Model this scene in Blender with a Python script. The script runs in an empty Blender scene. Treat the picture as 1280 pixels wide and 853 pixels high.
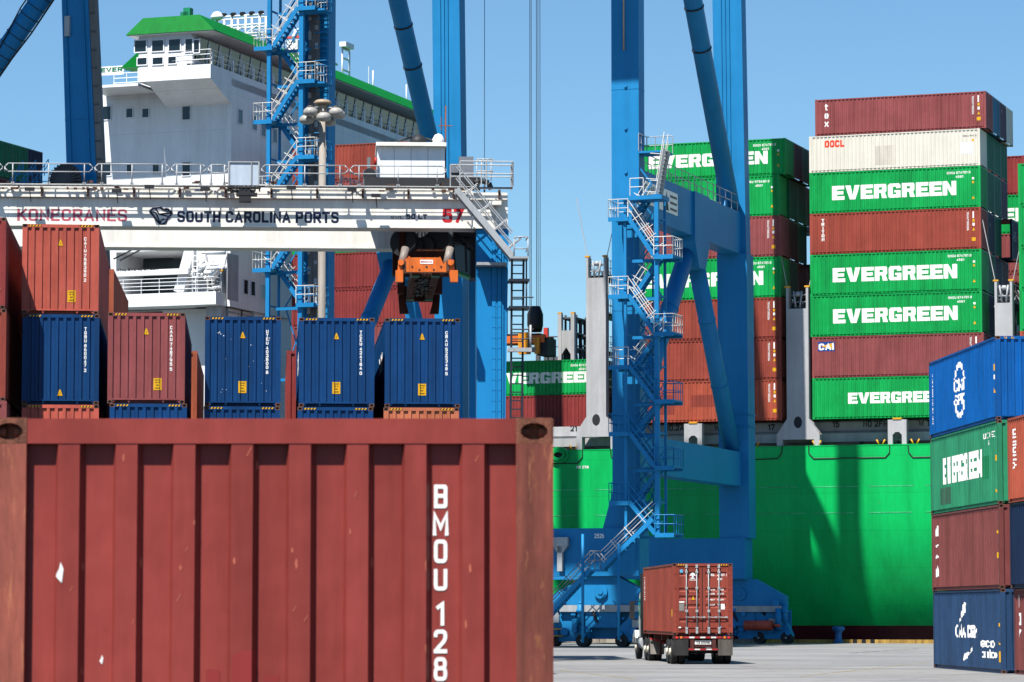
import bpy, bmesh, math, random
from mathutils import Vector, Matrix
random.seed(7)
C = bpy.context.scene.collection
SC = bpy.context.scene
R = math.radians
# ------------------------------------------------------------------ camera, sky, sun, exposure
F = 4100.0                      # focal length in photo pixels (1280 wide)
CH = 2.05                       # camera height
PITCH = math.atan((767 - 426.5) / F)
cam = bpy.data.cameras.new('camera')
cam.sensor_width = 36.0
cam.lens = F / 1280 * 36.0
cam.clip_start = 0.5
cam.clip_end = 6000
cam.dof.use_dof = True
cam.dof.focus_distance = 135
cam.dof.aperture_fstop = 11.0
camo = bpy.data.objects.new('camera', cam)
C.objects.link(camo)
camo.location = (0, 0, CH)
camo.rotation_euler = (R(90) + PITCH, 0, 0)
SC.camera = camo
SUN_EL, SUN_AZ = R(60), R(29)   # the sun stands behind the camera, to its left
W = bpy.data.worlds.new('World')
SC.world = W
W.use_nodes = True
wn = W.node_tree.nodes
wl = W.node_tree.links
bg = wn['Background']
sky = wn.new('ShaderNodeTexSky')
sky.sky_type = 'NISHITA'
sky.sun_disc = False
sky.sun_elevation = SUN_EL
sky.sun_rotation = math.pi + SUN_AZ
sky.altitude = 0
sky.air_density = 1.0
sky.dust_density = 0.1
sky.ozone_density = 4.0
SKY_TINT = (0.78, 1.015, 1.12, 1)
tint = wn.new('ShaderNodeMix')
tint.data_type = 'RGBA'
tint.blend_type = 'MULTIPLY'
tint.inputs[0].default_value = 1.0
tint.inputs[7].default_value = SKY_TINT
wl.new(sky.outputs[0], tint.inputs[6])
wl.new(tint.outputs[2], bg.inputs[0])
bg.inputs[1].default_value = 0.064
sl = bpy.data.lights.new('sun', 'SUN')
sl.energy = 5.0
sl.angle = R(0.53)
sl.color = (1.0, 0.955, 0.90)
slo = bpy.data.objects.new('sun', sl)
C.objects.link(slo)
SDIR = Vector((math.sin(SUN_AZ) * math.cos(SUN_EL), math.cos(SUN_AZ) * math.cos(SUN_EL), -math.sin(SUN_EL)))
slo.rotation_euler = SDIR.to_track_quat('-Z', 'Y').to_euler()
SC.view_settings.view_transform = 'Standard'
SC.view_settings.look = 'None'
SC.view_settings.exposure = 0.88
SC.view_settings.gamma = 1.0
SC.render.film_transparent = False
SC.cycles.max_bounces = 6
SC.cycles.diffuse_bounces = 1
SC.cycles.use_adaptive_sampling = True

# ------------------------------------------------------------------ helpers: projection, frames, meshes
def ray(x, y):
    u, v = (x - 640) / F, (426.5 - y) / F
    return Vector((u, math.cos(PITCH) - v * math.sin(PITCH), math.sin(PITCH) + v * math.cos(PITCH)))

def P(x, y, Y):
    d = ray(x, y)
    return Vector((0, 0, CH)) + d * (Y / d.y)

def zrow(y, Y):
    d = ray(640, y); return CH + Y * d.z / d.y

class Frame:
    """A ground frame: origin, axes a (right), b (away), z."""
    def __init__(s, o, rot):
        s.o = Vector((o[0], o[1], 0)); s.rot = rot
        s.a = Vector((math.cos(rot), math.sin(rot), 0)); s.b = Vector((-math.sin(rot), math.cos(rot), 0))
    def w(s, a, b, z=0):
        return s.o + s.a * a + s.b * b + Vector((0, 0, z))
    def pix(s, x, y, b):
        d = ray(x, y); o = Vector((0, 0, CH)) - s.o
        t = (b - o.dot(s.b)) / d.dot(s.b)
        p = o + d * t
        return p.dot(s.a), p.z
    def pa(s, x, y, a):
        d = ray(x, y); o = Vector((0, 0, CH)) - s.o
        t = (a - o.dot(s.a)) / d.dot(s.a)
        p = o + d * t
        return p.dot(s.b), p.z

def lin(c):
    return tuple((v / 12.92 if v <= 0.04045 else ((v + 0.055) / 1.055) ** 2.4) for v in [x / 255 for x in c])

MATS = {}
KD = .78
def paint(key, rgb, rough=0.5, fade=0.14, streak=0.14, rust=0.0, scale=1.0, metal=0.0, bump=0.0, rustcol=(0.14, 0.045, 0.018), spec=0.35, scratch=0.0, scratchcol=(0.5, 0.2, 0.11), dent=0.0, plates=None, vary=0.0):
    """Weathered paint or bare surface; rgb is the 0-255 base colour of the thing itself."""
    if key in MATS: return MATS[key]
    m = bpy.data.materials.new(key); m.use_nodes = True
    n, l = m.node_tree.nodes, m.node_tree.links
    b = n['Principled BSDF']
    b.inputs['Roughness'].default_value = rough
    b.inputs['Metallic'].default_value = metal
    b.inputs['Specular IOR Level'].default_value = spec
    base = lin(rgb)
    if sum(base) / 3 < .5: base = tuple(v * KD for v in base)
    tc = n.new('ShaderNodeTexCoord'); oi = n.new('ShaderNodeObjectInfo')
    mul = n.new('ShaderNodeMath'); mul.operation = 'MULTIPLY'; mul.inputs[1].default_value = 60
    l.new(oi.outputs['Random'], mul.inputs[0])
    add = n.new('ShaderNodeVectorMath'); add.operation = 'ADD'
    l.new(tc.outputs['Object'], add.inputs[0]); l.new(mul.outputs[0], add.inputs[1])
    def noise(sc, det, rgh, stretch=None):
        t = n.new('ShaderNodeTexNoise'); t.inputs['Scale'].default_value = sc; t.inputs['Detail'].default_value = det
        t.inputs['Roughness'].default_value = rgh
        if stretch:
            mp = n.new('ShaderNodeMapping'); mp.inputs['Scale'].default_value = stretch
            l.new(add.outputs[0], mp.inputs['Vector']); l.new(mp.outputs[0], t.inputs['Vector'])
        else: l.new(add.outputs[0], t.inputs['Vector'])
        return t
    def ramp(src, p0, p1, c0, c1):
        r = n.new('ShaderNodeValToRGB'); r.color_ramp.elements[0].position = p0; r.color_ramp.elements[1].position = p1
        r.color_ramp.elements[0].color = c0; r.color_ramp.elements[1].color = c1
        l.new(src, r.inputs[0]); return r
    lo = tuple(v * (1 - fade) for v in base) + (1,)
    g = sum(base) / 3
    hi = tuple(min(1, (v * .985 + g * .015) * (1 + fade)) for v in base) + (1,)
    c = ramp(noise(0.55 * scale, 5, 0.6).outputs['Fac'], 0.3, 0.7, lo, hi).outputs[0]
    def mix(fac, a, bcol, mode='MIX'):
        x = n.new('ShaderNodeMix'); x.data_type = 'RGBA'; x.blend_type = mode
        if isinstance(fac, float): x.inputs[0].default_value = fac
        else: l.new(fac, x.inputs[0])
        l.new(a, x.inputs[6])
        if isinstance(bcol, tuple): x.inputs[7].default_value = bcol
        else: l.new(bcol, x.inputs[7])
        return x.outputs[2]
    if streak:
        s = ramp(noise(2.2 * scale, 6, 0.62, (1, 1, 0.07)).outputs['Fac'], 0.42, 0.66, (1, 1, 1, 1), (1 - streak * 1.7, 1 - streak * 1.8, 1 - streak * 1.9, 1))
        c = mix(1.0, c, s.outputs[0], 'MULTIPLY')
        s2 = ramp(noise(14 * scale, 4, 0.6, (1, 1, 0.25)).outputs['Fac'], 0.35, 0.75, (1 - streak * .5,) * 3 + (1,), (1 + streak * .45,) * 3 + (1,))
        c = mix(1.0, c, s2.outputs[0], 'MULTIPLY')
    if vary:
        vr = ramp(oi.outputs['Random'], 0, 1, (1 - vary, 1 - vary * .8, 1 - vary * .9, 1), (1 + vary, 1 + vary * .9, 1 + vary * .8, 1)); c = mix(1.0, c, vr.outputs[0], 'MULTIPLY')
    if scratch:
        k = ramp(noise(5.5 * scale, 5, 0.75, (1.6, 1.6, 0.22)).outputs['Fac'], 0.63 - scratch * .08, 0.73, (0, 0, 0, 1), (1, 1, 1, 1))
        c = mix(k.outputs[0], c, tuple(scratchcol) + (1,))
    if rust:
        k = ramp(noise(3.2 * scale, 9, 0.72, (1, 1, 0.55)).outputs['Fac'], 0.70 - rust * 0.16, 0.76 - rust * 0.1, (0, 0, 0, 1), (1, 1, 1, 1))
        c = mix(k.outputs[0], c, tuple(rustcol) + (1,))
    nrm = None
    if plates:
        sep = n.new('ShaderNodeSeparateXYZ'); l.new(tc.outputs['Object'], sep.inputs[0]); sm = n.new('ShaderNodeMath'); l.new(sep.outputs[0], sm.inputs[0]); l.new(sep.outputs[1], sm.inputs[1])
        cmb = n.new('ShaderNodeCombineXYZ'); l.new(sm.outputs[0], cmb.inputs[0]); l.new(sep.outputs[2], cmb.inputs[1])
        bk = n.new('ShaderNodeTexBrick'); bk.inputs['Scale'].default_value = 1; bk.inputs['Brick Width'].default_value = plates[0]; bk.inputs['Row Height'].default_value = plates[1]
        bk.inputs['Mortar Size'].default_value = plates[2]; bk.inputs['Mortar Smooth'].default_value = .3; bk.inputs['Color1'].default_value = (1, 1, 1, 1); bk.inputs['Color2'].default_value = (.93, .94, .93, 1); bk.inputs['Mortar'].default_value = (.80, .82, .80, 1)
        l.new(cmb.outputs[0], bk.inputs['Vector']); c = mix(1.0, c, bk.outputs[0], 'MULTIPLY')
    l.new(c, b.inputs['Base Color'])
    if dent:
        bp = n.new('ShaderNodeBump'); bp.inputs['Strength'].default_value = dent; bp.inputs['Distance'].default_value = 0.06
        l.new(noise(1.7 * scale, 3, 0.5, (1, 1, .8)).outputs['Fac'], bp.inputs['Height']); l.new(bp.outputs[0], b.inputs['Normal'])
    if bump:
        bp = n.new('ShaderNodeBump'); bp.inputs['Strength'].default_value = bump; bp.inputs['Distance'].default_value = 0.01
        l.new(noise(9 * scale, 5, 0.6).outputs['Fac'], bp.inputs['Height']); l.new(bp.outputs[0], b.inputs['Normal'])
    MATS[key] = m
    return m

class MB:
    """Collects boxes, beams, tubes and polygons into ONE mesh."""
    def __init__(s): s.v = []; s.f = []; s.m = []; s.sm = []
    def face(s, pts, m=0, smooth=False):
        i = len(s.v); s.v += [tuple(p) for p in pts]; s.f.append(tuple(range(i, i + len(pts)))); s.m.append(m); s.sm.append(smooth)
    def hexa(s, p, m=0):
        i = len(s.v); s.v += [tuple(q) for q in p]
        for f in ((0, 3, 2, 1), (4, 5, 6, 7), (0, 1, 5, 4), (1, 2, 6, 5), (2, 3, 7, 6), (3, 0, 4, 7)):
            s.f.append(tuple(i + k for k in f)); s.m.append(m); s.sm.append(False)
    def box(s, x0, x1, y0, y1, z0, z1, m=0):
        x0, x1 = min(x0, x1), max(x0, x1); y0, y1 = min(y0, y1), max(y0, y1); z0, z1 = min(z0, z1), max(z0, z1)
        s.hexa([(x0, y0, z0), (x1, y0, z0), (x1, y1, z0), (x0, y1, z0), (x0, y0, z1), (x1, y0, z1), (x1, y1, z1), (x0, y1, z1)], m)
    def beam(s, p, q, w, h, m=0, up=(0, 0, 1)):
        p, q = Vector(p), Vector(q); d = (q - p).normalized(); u = Vector(up)
        if abs(d.dot(u)) > 0.98: u = Vector((0, 1, 0))
        r = d.cross(u).normalized(); u = r.cross(d).normalized()
        a, b = r * (w / 2), u * (h / 2)
        s.hexa([p - a - b, p + a - b, p + a + b, p - a + b, q - a - b, q + a - b, q + a + b, q - a + b], m)
    def tube(s, p, q, r, n=8, m=0, r2=None, caps=True):
        p, q = Vector(p), Vector(q); d = (q - p).normalized(); u = Vector((0, 0, 1)) if abs(d.z) < .9 else Vector((1, 0, 0))
        a = d.cross(u).normalized(); b = d.cross(a).normalized(); i = len(s.v); r2 = r if r2 is None else r2
        for c, rr in ((p, r), (q, r2)):
            for k in range(n):
                t = 2 * math.pi * k / n; s.v.append(tuple(c + a * (rr * math.cos(t)) + b * (rr * math.sin(t))))
        for k in range(n):
            j = (k + 1) % n; s.f.append((i + k, i + j, i + n + j, i + n + k)); s.m.append(m); s.sm.append(n > 5)
        if caps:
            s.f.append(tuple(i + k for k in range(n))[::-1]); s.m.append(m); s.sm.append(False)
            s.f.append(tuple(i + n + k for k in range(n))); s.m.append(m); s.sm.append(False)
    def path(s, pts, r, n=6, m=0):
        for a, b in zip(pts, pts[1:]): s.tube(a, b, r, n, m)
    def prism(s, poly, axis, t0, t1, m=0):
        """poly: 2-D points; axis 0,1,2 = the extruded axis (the other two in order)."""
        def mk(p, t):
            c = [p[0], p[1]]; c.insert(axis, t); return tuple(c)
        n = len(poly); i = len(s.v)
        s.v += [mk(p, t0) for p in poly] + [mk(p, t1) for p in poly]
        s.f.append(tuple(range(i, i + n))); s.f.append(tuple(range(i + n, i + 2 * n))[::-1]); s.m += [m, m]; s.sm += [False, False]
        for k in range(n):
            j = (k + 1) % n; s.f.append((i + k, i + n + k, i + n + j, i + j)); s.m.append(m); s.sm.append(False)
    def lathe(s, prof, c, n=16, m=0):
        i = len(s.v); c = Vector(c)
        for r, z in prof:
            for k in range(n):
                t = 2 * math.pi * k / n; s.v.append((c.x + r * math.cos(t), c.y + r * math.sin(t), c.z + z))
        for a in range(len(prof) - 1):
            for k in range(n):
                j = (k + 1) % n; s.f.append((i + a * n + k, i + a * n + j, i + (a + 1) * n + j, i + (a + 1) * n + k)); s.m.append(m); s.sm.append(True)
        s.f.append(tuple(i + k for k in range(n))[::-1]); s.m.append(m); s.sm.append(False)
        e = i + (len(prof) - 1) * n; s.f.append(tuple(e + k for k in range(n))); s.m.append(m); s.sm.append(False)
    def mesh(s, name, mats=(), fix=True):
        me = bpy.data.meshes.new(name); me.from_pydata(s.v, [], s.f)
        me.polygons.foreach_set('material_index', s.m); me.polygons.foreach_set('use_smooth', s.sm)
        for m in mats: me.materials.append(m)
        if fix:
            bm = bmesh.new(); bm.from_mesh(me); bmesh.ops.recalc_face_normals(bm, faces=bm.faces); bm.to_mesh(me); bm.free()
        me.update(); return me
    def build(s, name, mats, parent=None, fix=True, bevel=0):
        if not isinstance(mats, (list, tuple)): mats = [mats]
        return link(name, s.mesh(name, mats, fix), parent)

TINY = set('brackets hazard_stripe seams leg_seams weld_lines gutter_bars coaming_stays deck_lugs guard_rails lashing_gear lashing_rods platforms lashing_posts frame_lattice pipe_cluster rail_stays radar_units roof_aerials floodlights railing service_pipe cable_clamps tray_clamps cable_runs panel_seams ladder ladder_cage caged_ladder lattice brace_collar door_lettering container_number height_print paint_chips paint_patch sill_ribs stair_flight handrail landing_rail walkway_rail hoist_rope corner_castings board_lettering reflective_tape machinery plate_letters side_units lettering shipping_line_name owner_name girder_lettering crane_number hatch_number painted_letters name_letters boom_lettering emblem emblem_ring emblem_letters size_code logo logo_mark badge_letters length_mark white_sticker yellow_sticker stacking_pad stay_rods green_marks radar_mast sticker panel_support brace_cables cab_frame recess_panels stair_tower platform_rail cable_loop pivot_pin spreader_arm guide_flipper paint_scratch'.split())
def link(name, me, parent=None, mat=None):
    o = bpy.data.objects.new(name, me); C.objects.link(o)
    if parent and name in TINY: o['kind'] = 'stuff'
    if parent: o.parent = parent
    if mat:
        o.material_slots[0].link = 'OBJECT'; o.material_slots[0].material = mat
    return o

def thing(name, label, cat, loc=(0, 0, 0), rotz=0.0, group=None):
    o = bpy.data.objects.new(name, None); C.objects.link(o); o.empty_display_size = .3
    o.location = loc; o.rotation_euler = (0, 0, rotz); o['label'] = label; o['category'] = cat
    if group: o['group'] = group
    return o

def tag(o, label, cat, group=None):
    o['label'] = label; o['category'] = cat
    if group: o['group'] = group
    return o

# ------------------------------------------------------------------ lettering
_TXT = {}
from mathutils.geometry import delaunay_2d_cdt
def _inside(x, y, q):
    c = False; n = len(q)
    for i in range(n):
        (x0, y0), (x1, y1) = q[i - 1][:2], q[i][:2]
        if (y0 > y) != (y1 > y) and x < (x1 - x0) * (y - y0) / (y1 - y0) + x0: c = not c
    return c
def union2d(vs, fs):
    """Merge overlapping flat polygons into one triangulated sheet without overlaps."""
    ed = [(f[i - 1], f[i]) for f in fs for i in range(len(f))]
    r = delaunay_2d_cdt([Vector((v[0], v[1])) for v in vs], ed, [], 0, 1e-5)
    V = [(v.x, v.y) for v in r[0]]; Q = [[vs[i] for i in f] for f in fs]; out = []
    for t in r[2]:
        c = (sum(V[i][0] for i in t) / len(t), sum(V[i][1] for i in t) / len(t))
        if any(_inside(c[0], c[1], q) for q in Q): out.append(tuple(t))
    return V, out

def _glyphs():
    w = .44; h = w / 2; G = {}
    def S(pts): return ('s', pts)                       # rounded stroke
    bowl = lambda y0, y1, x0=0: S([(x0, y1), (w * .5, y1), (w * .78, y1), (w, y1), (w, (y0 + y1) / 2), (w, y0), (w * .78, y0), (w * .5, y0), (x0, y0)])
    ring = lambda x0, x1, y0, y1: S([((x0 + x1) / 2, y1), (x0 + (x1 - x0) * .12, y1), (x0, y1 - .14), (x0, (y0 + y1) / 2), (x0, y0 + .14), (x0 + (x1 - x0) * .12, y0), ((x0 + x1) / 2, y0), (x1 - (x1 - x0) * .12, y0), (x1, y0 + .14), (x1, (y0 + y1) / 2), (x1, y1 - .14), (x1 - (x1 - x0) * .12, y1), ((x0 + x1) / 2, y1)])
    G['A'] = (w * 1.1, [[(0, 0), (w * .55, 1), (w * 1.1, 0)], [(w * .2, .28), (w * .9, .28)]])
    G['B'] = (w, [[(0, 0), (0, 1)], bowl(.53, 1), bowl(0, .53)])
    G['C'] = (w, [S([(w, .70), (w, .88), (w * .85, 1), (h, 1), (w * .15, 1), (0, .88), (0, .5), (0, .12), (w * .15, 0), (h, 0), (w * .85, 0), (w, .12), (w, .30)])])
    G['D'] = (w, [[(0, 0), (0, 1)], S([(0, 1), (w * .6, 1), (w, .92), (w, .5), (w, .08), (w * .6, 0), (0, 0)])])
    G['E'] = (w * .9, [[(w * .9, 1), (0, 1), (0, 0), (w * .9, 0)], [(0, .52), (w * .78, .52)]])
    G['F'] = (w * .88, [[(w * .88, 1), (0, 1), (0, 0)], [(0, .5), (w * .76, .5)]])
    G['G'] = (w, [S([(w, .72), (w, .88), (w * .85, 1), (h, 1), (w * .15, 1), (0, .88), (0, .5), (0, .12), (w * .15, 0), (h, 0), (w * .85, 0), (w, .12), (w, .46)]), [(w, .46), (w * .55, .46)]])
    G['H'] = (w, [[(0, 0), (0, 1)], [(w, 0), (w, 1)], [(0, .52), (w, .52)]])
    G['I'] = (0.0, [[(0, 0), (0, 1)]])
    G['J'] = (w * .8, [S([(w * .8, 1), (w * .8, .3), (w * .8, 0), (w * .3, 0), (0, 0), (0, .25)])])
    G['K'] = (w, [[(0, 0), (0, 1)], [(w, 1), (0.02, .42)], [(w * .3, .60), (w * 1.02, 0)]])
    G['L'] = (w * .85, [[(0, 1), (0, 0), (w * .85, 0)]])
    G['M'] = (w * 1.25, [[(0, 0), (0, 1), (w * .625, .30), (w * 1.25, 1), (w * 1.25, 0)]])
    G['N'] = (w, [[(0, 0), (0, 1), (w, 0), (w, 1)]])
    G['O'] = (w, [ring(0, w, 0, 1)]); G['0'] = G['O']
    G['P'] = (w, [[(0, 0), (0, 1)], bowl(.45, 1)])
    G['Q'] = (w, [ring(0, w, 0, 1), [(w * .6, .25), (w * 1.05, -.06)]])
    G['R'] = (w, [[(0, 0), (0, 1)], bowl(.46, 1), [(w * .5, .46), (w * 1.02, 0)]])
    G['S'] = (w, [S([(w, .74), (w, .9), (w * .8, 1), (h, 1), (w * .1, 1), (0, .88), (0, .62), (w * .2, .54), (h, .51), (w * .85, .46), (w, .38), (w, .12), (w * .85, 0), (h, 0), (w * .15, 0), (0, .12), (0, .27)])])
    G['T'] = (w, [[(0, 1), (w, 1)], [(h, 1), (h, 0)]])
    G['U'] = (w, [S([(0, 1), (0, .4), (0, .06), (w * .2, 0), (h, 0), (w * .8, 0), (w, .06), (w, .4), (w, 1)])])
    G['V'] = (w * 1.1, [[(0, 1), (w * .55, 0), (w * 1.1, 1)]])
    G['W'] = (w * 1.6, [[(0, 1), (w * .4, 0), (w * .8, .95), (w * 1.2, 0), (w * 1.6, 1)]])
    G['X'] = (w, [[(0, 1), (w, 0)], [(0, 0), (w, 1)]])
    G['Y'] = (w, [[(0, 1), (h, .48), (w, 1)], [(h, .48), (h, 0)]])
    G['Z'] = (w, [[(0, 1), (w, 1), (0, 0), (w, 0)]])
    G['1'] = (w * .45, [[(0, .84), (w * .42, 1), (w * .42, 0)]])
    G['2'] = (w, [S([(0, .72), (0, .9), (w * .15, 1), (h, 1), (w * .85, 1), (w, .88), (w, .66), (w * .8, .46), (w * .3, .2), (0, 0)]), [(0, 0), (w, 0)]])
    G['3'] = (w, [S([(0, .78), (0, .9), (w * .2, 1), (h, 1), (w, 1), (w, .78), (w, .54), (w * .4, .53)]), S([(w * .4, .53), (w, .52), (w, .26), (w, 0), (h, 0), (w * .2, 0), (0, .1), (0, .24)])])
    G['4'] = (w * 1.05, [[(w * .72, 0), (w * .72, 1), (0, .28), (w * 1.05, .28)]])
    G['5'] = (w, [[(w * .92, 1), (w * .08, 1), (w * .02, .52)], S([(w * .02, .52), (w * .3, .63), (h, .63), (w, .63), (w, .32), (w, 0), (h, 0), (w * .15, 0), (0, .1), (0, .22)])])
    G['6'] = (w, [ring(0, w, 0, .58), S([(0, .3), (0, .6), (w * .1, .85), (w * .7, 1)])])
    G['7'] = (w, [[(0, 1), (w, 1), (w * .32, 0)]])
    G['8'] = (w, [ring(0, w, 0, .54), ring(w * .05, w * .95, .54, 1)])
    G['9'] = (w, [ring(0, w, .42, 1), S([(w, .7), (w, .4), (w * .9, .15), (w * .3, 0)])])
    G['/'] = (w * .7, [[(0, 0), (w * .7, 1)]]); G['.'] = (0.02, [[(0, 0), (.02, .08)]]); G["'"] = (0.02, [[(0, .75), (.02, 1)]]); G['|'] = G['I']
    x = .68; v = w * .9
    G['o'] = (v, [ring(0, v, 0, x)]); G['c'] = (v, [S([(v, x * .7), (v * .8, x), (h, x), (0, x), (0, x / 2), (0, 0), (h, 0), (v * .8, 0), (v, x * .3)])])
    G['e'] = (v, [[(0, x * .48), (v, x * .48)], S([(v, x * .48), (v, x), (v / 2, x), (0, x), (0, x / 2), (0, 0), (v / 2, 0), (v * .8, 0), (v, x * .2)])])
    G['a'] = (v, [ring(0, v, 0, x), [(v, x), (v, 0)]]); G['b'] = (v, [ring(0, v, 0, x), [(0, 1), (0, 0)]])
    G['m'] = (v * 1.5, [[(0, 0), (0, x), (v * 1.5, x), (v * 1.5, 0)], [(v * .75, x), (v * .75, 0)]]); G['n'] = (v, [[(0, 0), (0, x), (v, x), (v, 0)]])
    G['t'] = (v * .7, [S([(v * .25, 1), (v * .25, .2), (v * .25, 0), (v * .7, 0)]), [(0, x), (v * .7, x)]]); G['x'] = (v, [[(0, x), (v, 0)], [(0, 0), (v, x)]])
    return G
GLY = _glyphs()
def _stroke(pts, t, vs, fs, caps=True):
    pts = [Vector(p) for p in pts]; n = len(pts); L, Rr = [], []
    closed = (pts[0] - pts[-1]).length < 1e-6
    if not closed and caps:
        pts[0] = pts[0] + (pts[0] - pts[1]).normalized() * t / 2; pts[-1] = pts[-1] + (pts[-1] - pts[-2]).normalized() * t / 2
    for i in range(n):
        d0 = (pts[i] - pts[i - 1]).normalized() if i else ((pts[-1] - pts[-2]).normalized() if closed else None)
        d1 = (pts[i + 1] - pts[i]).normalized() if i < n - 1 else ((pts[1] - pts[0]).normalized() if closed else None)
        d0 = d0 or d1; d1 = d1 or d0
        n0, n1 = Vector((-d0.y, d0.x)), Vector((-d1.y, d1.x)); m = (n0 + n1)
        m = m.normalized() if m.length > 1e-4 else n0
        k = min(1 / max(.42, m.dot(n0)), 1.9) * t / 2
        L.append(pts[i] + m * k); Rr.append(pts[i] - m * k)
    for i in range(n - 1):
        b = len(vs); vs += [tuple(L[i]), tuple(Rr[i]), tuple(Rr[i + 1]), tuple(L[i + 1])]; fs.append((b, b + 1, b + 2, b + 3))
def font2d(s, bold=0.0):
    """Flat triangles of a line of plain sans lettering, cap height 1."""
    k = (s, bold)
    if k in _TXT: return _TXT[k]
    t = .15 + bold * 1.6; V, Fc, x = [], [], 0.0
    for ch in s:
        if ch == ' ': x += .36; continue
        w, st = GLY[ch]
        if ('g', ch, t) not in _TXT:
            vs, fs = [], []
            for q in st:
                if isinstance(q, tuple) and q and q[0] == 's':
                    pts = [Vector(p) for p in q[1]]
                    cl = (pts[0] - pts[-1]).length < 1e-6
                    for _ in range(2):
                        nw = [] if cl else [pts[0]]
                        for a, b in zip(pts, pts[1:]): nw += [a.lerp(b, .25), a.lerp(b, .75)]
                        if cl: nw.append(nw[0])
                        else: nw.append(pts[-1])
                        pts = nw
                else: pts = q
                _stroke([(t / 2 + p[0] * (1 + max(0, t - .16) * 2.2), t / 2 + p[1] * (1 - t)) for p in pts], t, vs, fs, not (isinstance(q, tuple) and q[0] == 's'))
            _TXT['g', ch, t] = union2d(vs, fs)
        gv, gf = _TXT['g', ch, t]; i = len(V)
        V += [(x + q[0], q[1]) for q in gv]; Fc += [tuple(i + k for k in f) for f in gf]
        x += w * (1 + max(0, t - .16) * 2.2) + t + .11
    _TXT[k] = (V, Fc, max(x - .11, .01))
    return _TXT[k]

GL = {}
def _r(x0, x1, y0, y1): return [(x0, y0), (x1, y0), (x1, y1), (x0, y1)]
GL['E'] = (.90, [_r(0, .36, 0, 1), _r(.36, .90, .74, 1), _r(.36, .84, .385, .615), _r(.36, .92, 0, .26)])
GL['V'] = (1.06, [[(0, 1), (.33, 0), (.54, .30), (.40, 1)], [(.33, 0), (.75, 0), (.54, .30)], [(.54, .30), (.75, 0), (1.06, 1), (.68, 1)]])
GL['R'] = (.95, [_r(0, .36, 0, 1), [(.36, .77), (.92, .77), (.92, .90), (.84, 1), (.36, 1)], _r(.60, .92, .60, .77), [(.36, .38), (.80, .38), (.92, .48), (.92, .60), (.36, .60)], [(.52, .38), (.80, .38), (.96, 0), (.58, 0)]])
GL['G'] = (.95, [[(0, .14), (.12, 0), (.12, 1), (0, .86)], _r(.12, .36, 0, 1), [(.36, .77), (.92, .77), (.92, .88), (.82, 1), (.36, 1)], _r(.60, .92, .66, .77), [(.36, 0), (.92, 0), (.92, .23), (.36, .23)], _r(.60, .92, .23, .52), _r(.48, .60, .36, .52)])
GL['N'] = (.97, [_r(0, .33, 0, 1), _r(.63, .97, 0, 1), [(.33, .52), (.63, 0), (.63, .48), (.33, 1)]])
def block2d(s, gap=.07):
    vs, fs, x = [], [], 0
    for ch in s:
        w, ps = GL[ch]
        for p in ps:
            i = len(vs); vs += [(x + q[0], q[1]) for q in p]; fs.append(tuple(range(i, i + len(p))))
        x += w + gap
    return vs, fs, x - gap

def drape(name, tri, brk, prof, face, mat, parent, eps=0.006):
    """Lay flat 2-D shapes (h, z) on a face of a container, bending them into the corrugation."""
    vs, fs = tri
    bm = bmesh.new()
    bv = [bm.verts.new((v[0], 0, v[1])) for v in vs]
    for f in fs:
        try: bm.faces.new([bv[i] for i in f])
        except ValueError: pass
    if brk and vs:
        a, b = min(v[0] for v in vs), max(v[0] for v in vs)
        for h in brk:
            if a < h < b:
                bmesh.ops.bisect_plane(bm, geom=bm.verts[:] + bm.edges[:] + bm.faces[:], plane_co=(h, 0, 0), plane_no=(1, 0, 0), dist=1e-5)
    for v in bm.verts:
        h, z = v.co.x, v.co.z
        v.co = face(h, z, (prof(h) if prof else 0) - eps)
    me = bpy.data.meshes.new(name); bm.to_mesh(me); bm.free(); me.materials.append(mat)
    return link(name, me, parent)
# ------------------------------------------------------------------ materials
WHITE = paint('white_lettering', (232, 232, 228), .55, .04, .05)
YEL = paint('sticker_yellow', (236, 178, 10), .5, .05, .05)
BLK = paint('black_print', (22, 22, 24), .6, .1, 0)
DARK = paint('dark_steel', (38, 40, 44), .6, .2, .1)
STEEL = paint('rusty_steel', (96, 66, 52), .7, .3, .2, .55, 2.0)
GALV = paint('galvanised_steel', (178, 182, 184), .45, .12, .12, .06)
CRANE = paint('crane_blue', (28, 134, 194), .5, .07, .06, .03, .6, spec=.2, dent=.12)
RTGB = paint('yard_crane_blue', (26, 140, 204), .5, .05, .04, .02, .8, spec=.2)
CREAM = paint('crane_white', (232, 229, 218), .5, .05, .10, .10, .8, rustcol=(.42, .27, .13))
SHIPW = paint('ship_white', (226, 228, 230), .5, .05, .06, .06, .5, rustcol=(.45, .30, .18), spec=.2, plates=(6.0, 2.75, .018), dent=.1)
SHIPG = paint('ship_grey', (186, 187, 188), .5, .07, .10, .08, .8)
SHIPD = paint('ship_dark_grey', (92, 98, 104), .6, .15, .12, .05)
GLASS = paint('dark_glass', (26, 38, 44), .12, .2, 0, spec=.5)
RUBBER = paint('rubber', (30, 30, 31), .8, .2, .1)
ORANGE = paint('spreader_orange', (240, 118, 38), .5, .12, .18, .12, 1.5)
HULLG = paint('hull_green', (0, 196, 98), .45, .08, .13, .06, .3, spec=.2, plates=(11.5, 2.6, .025), dent=.2)
BOOT = paint('boot_topping_red', (96, 28, 34), .6, .2, .2, .1, .6)
EGGREEN = (10, 166, 82)
def cp(key, rgb, rust=.18, **k): return paint('container_' + key, rgb, .5, .13, .15, rust, spec=.22, dent=.22, vary=.09, **k)
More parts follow.
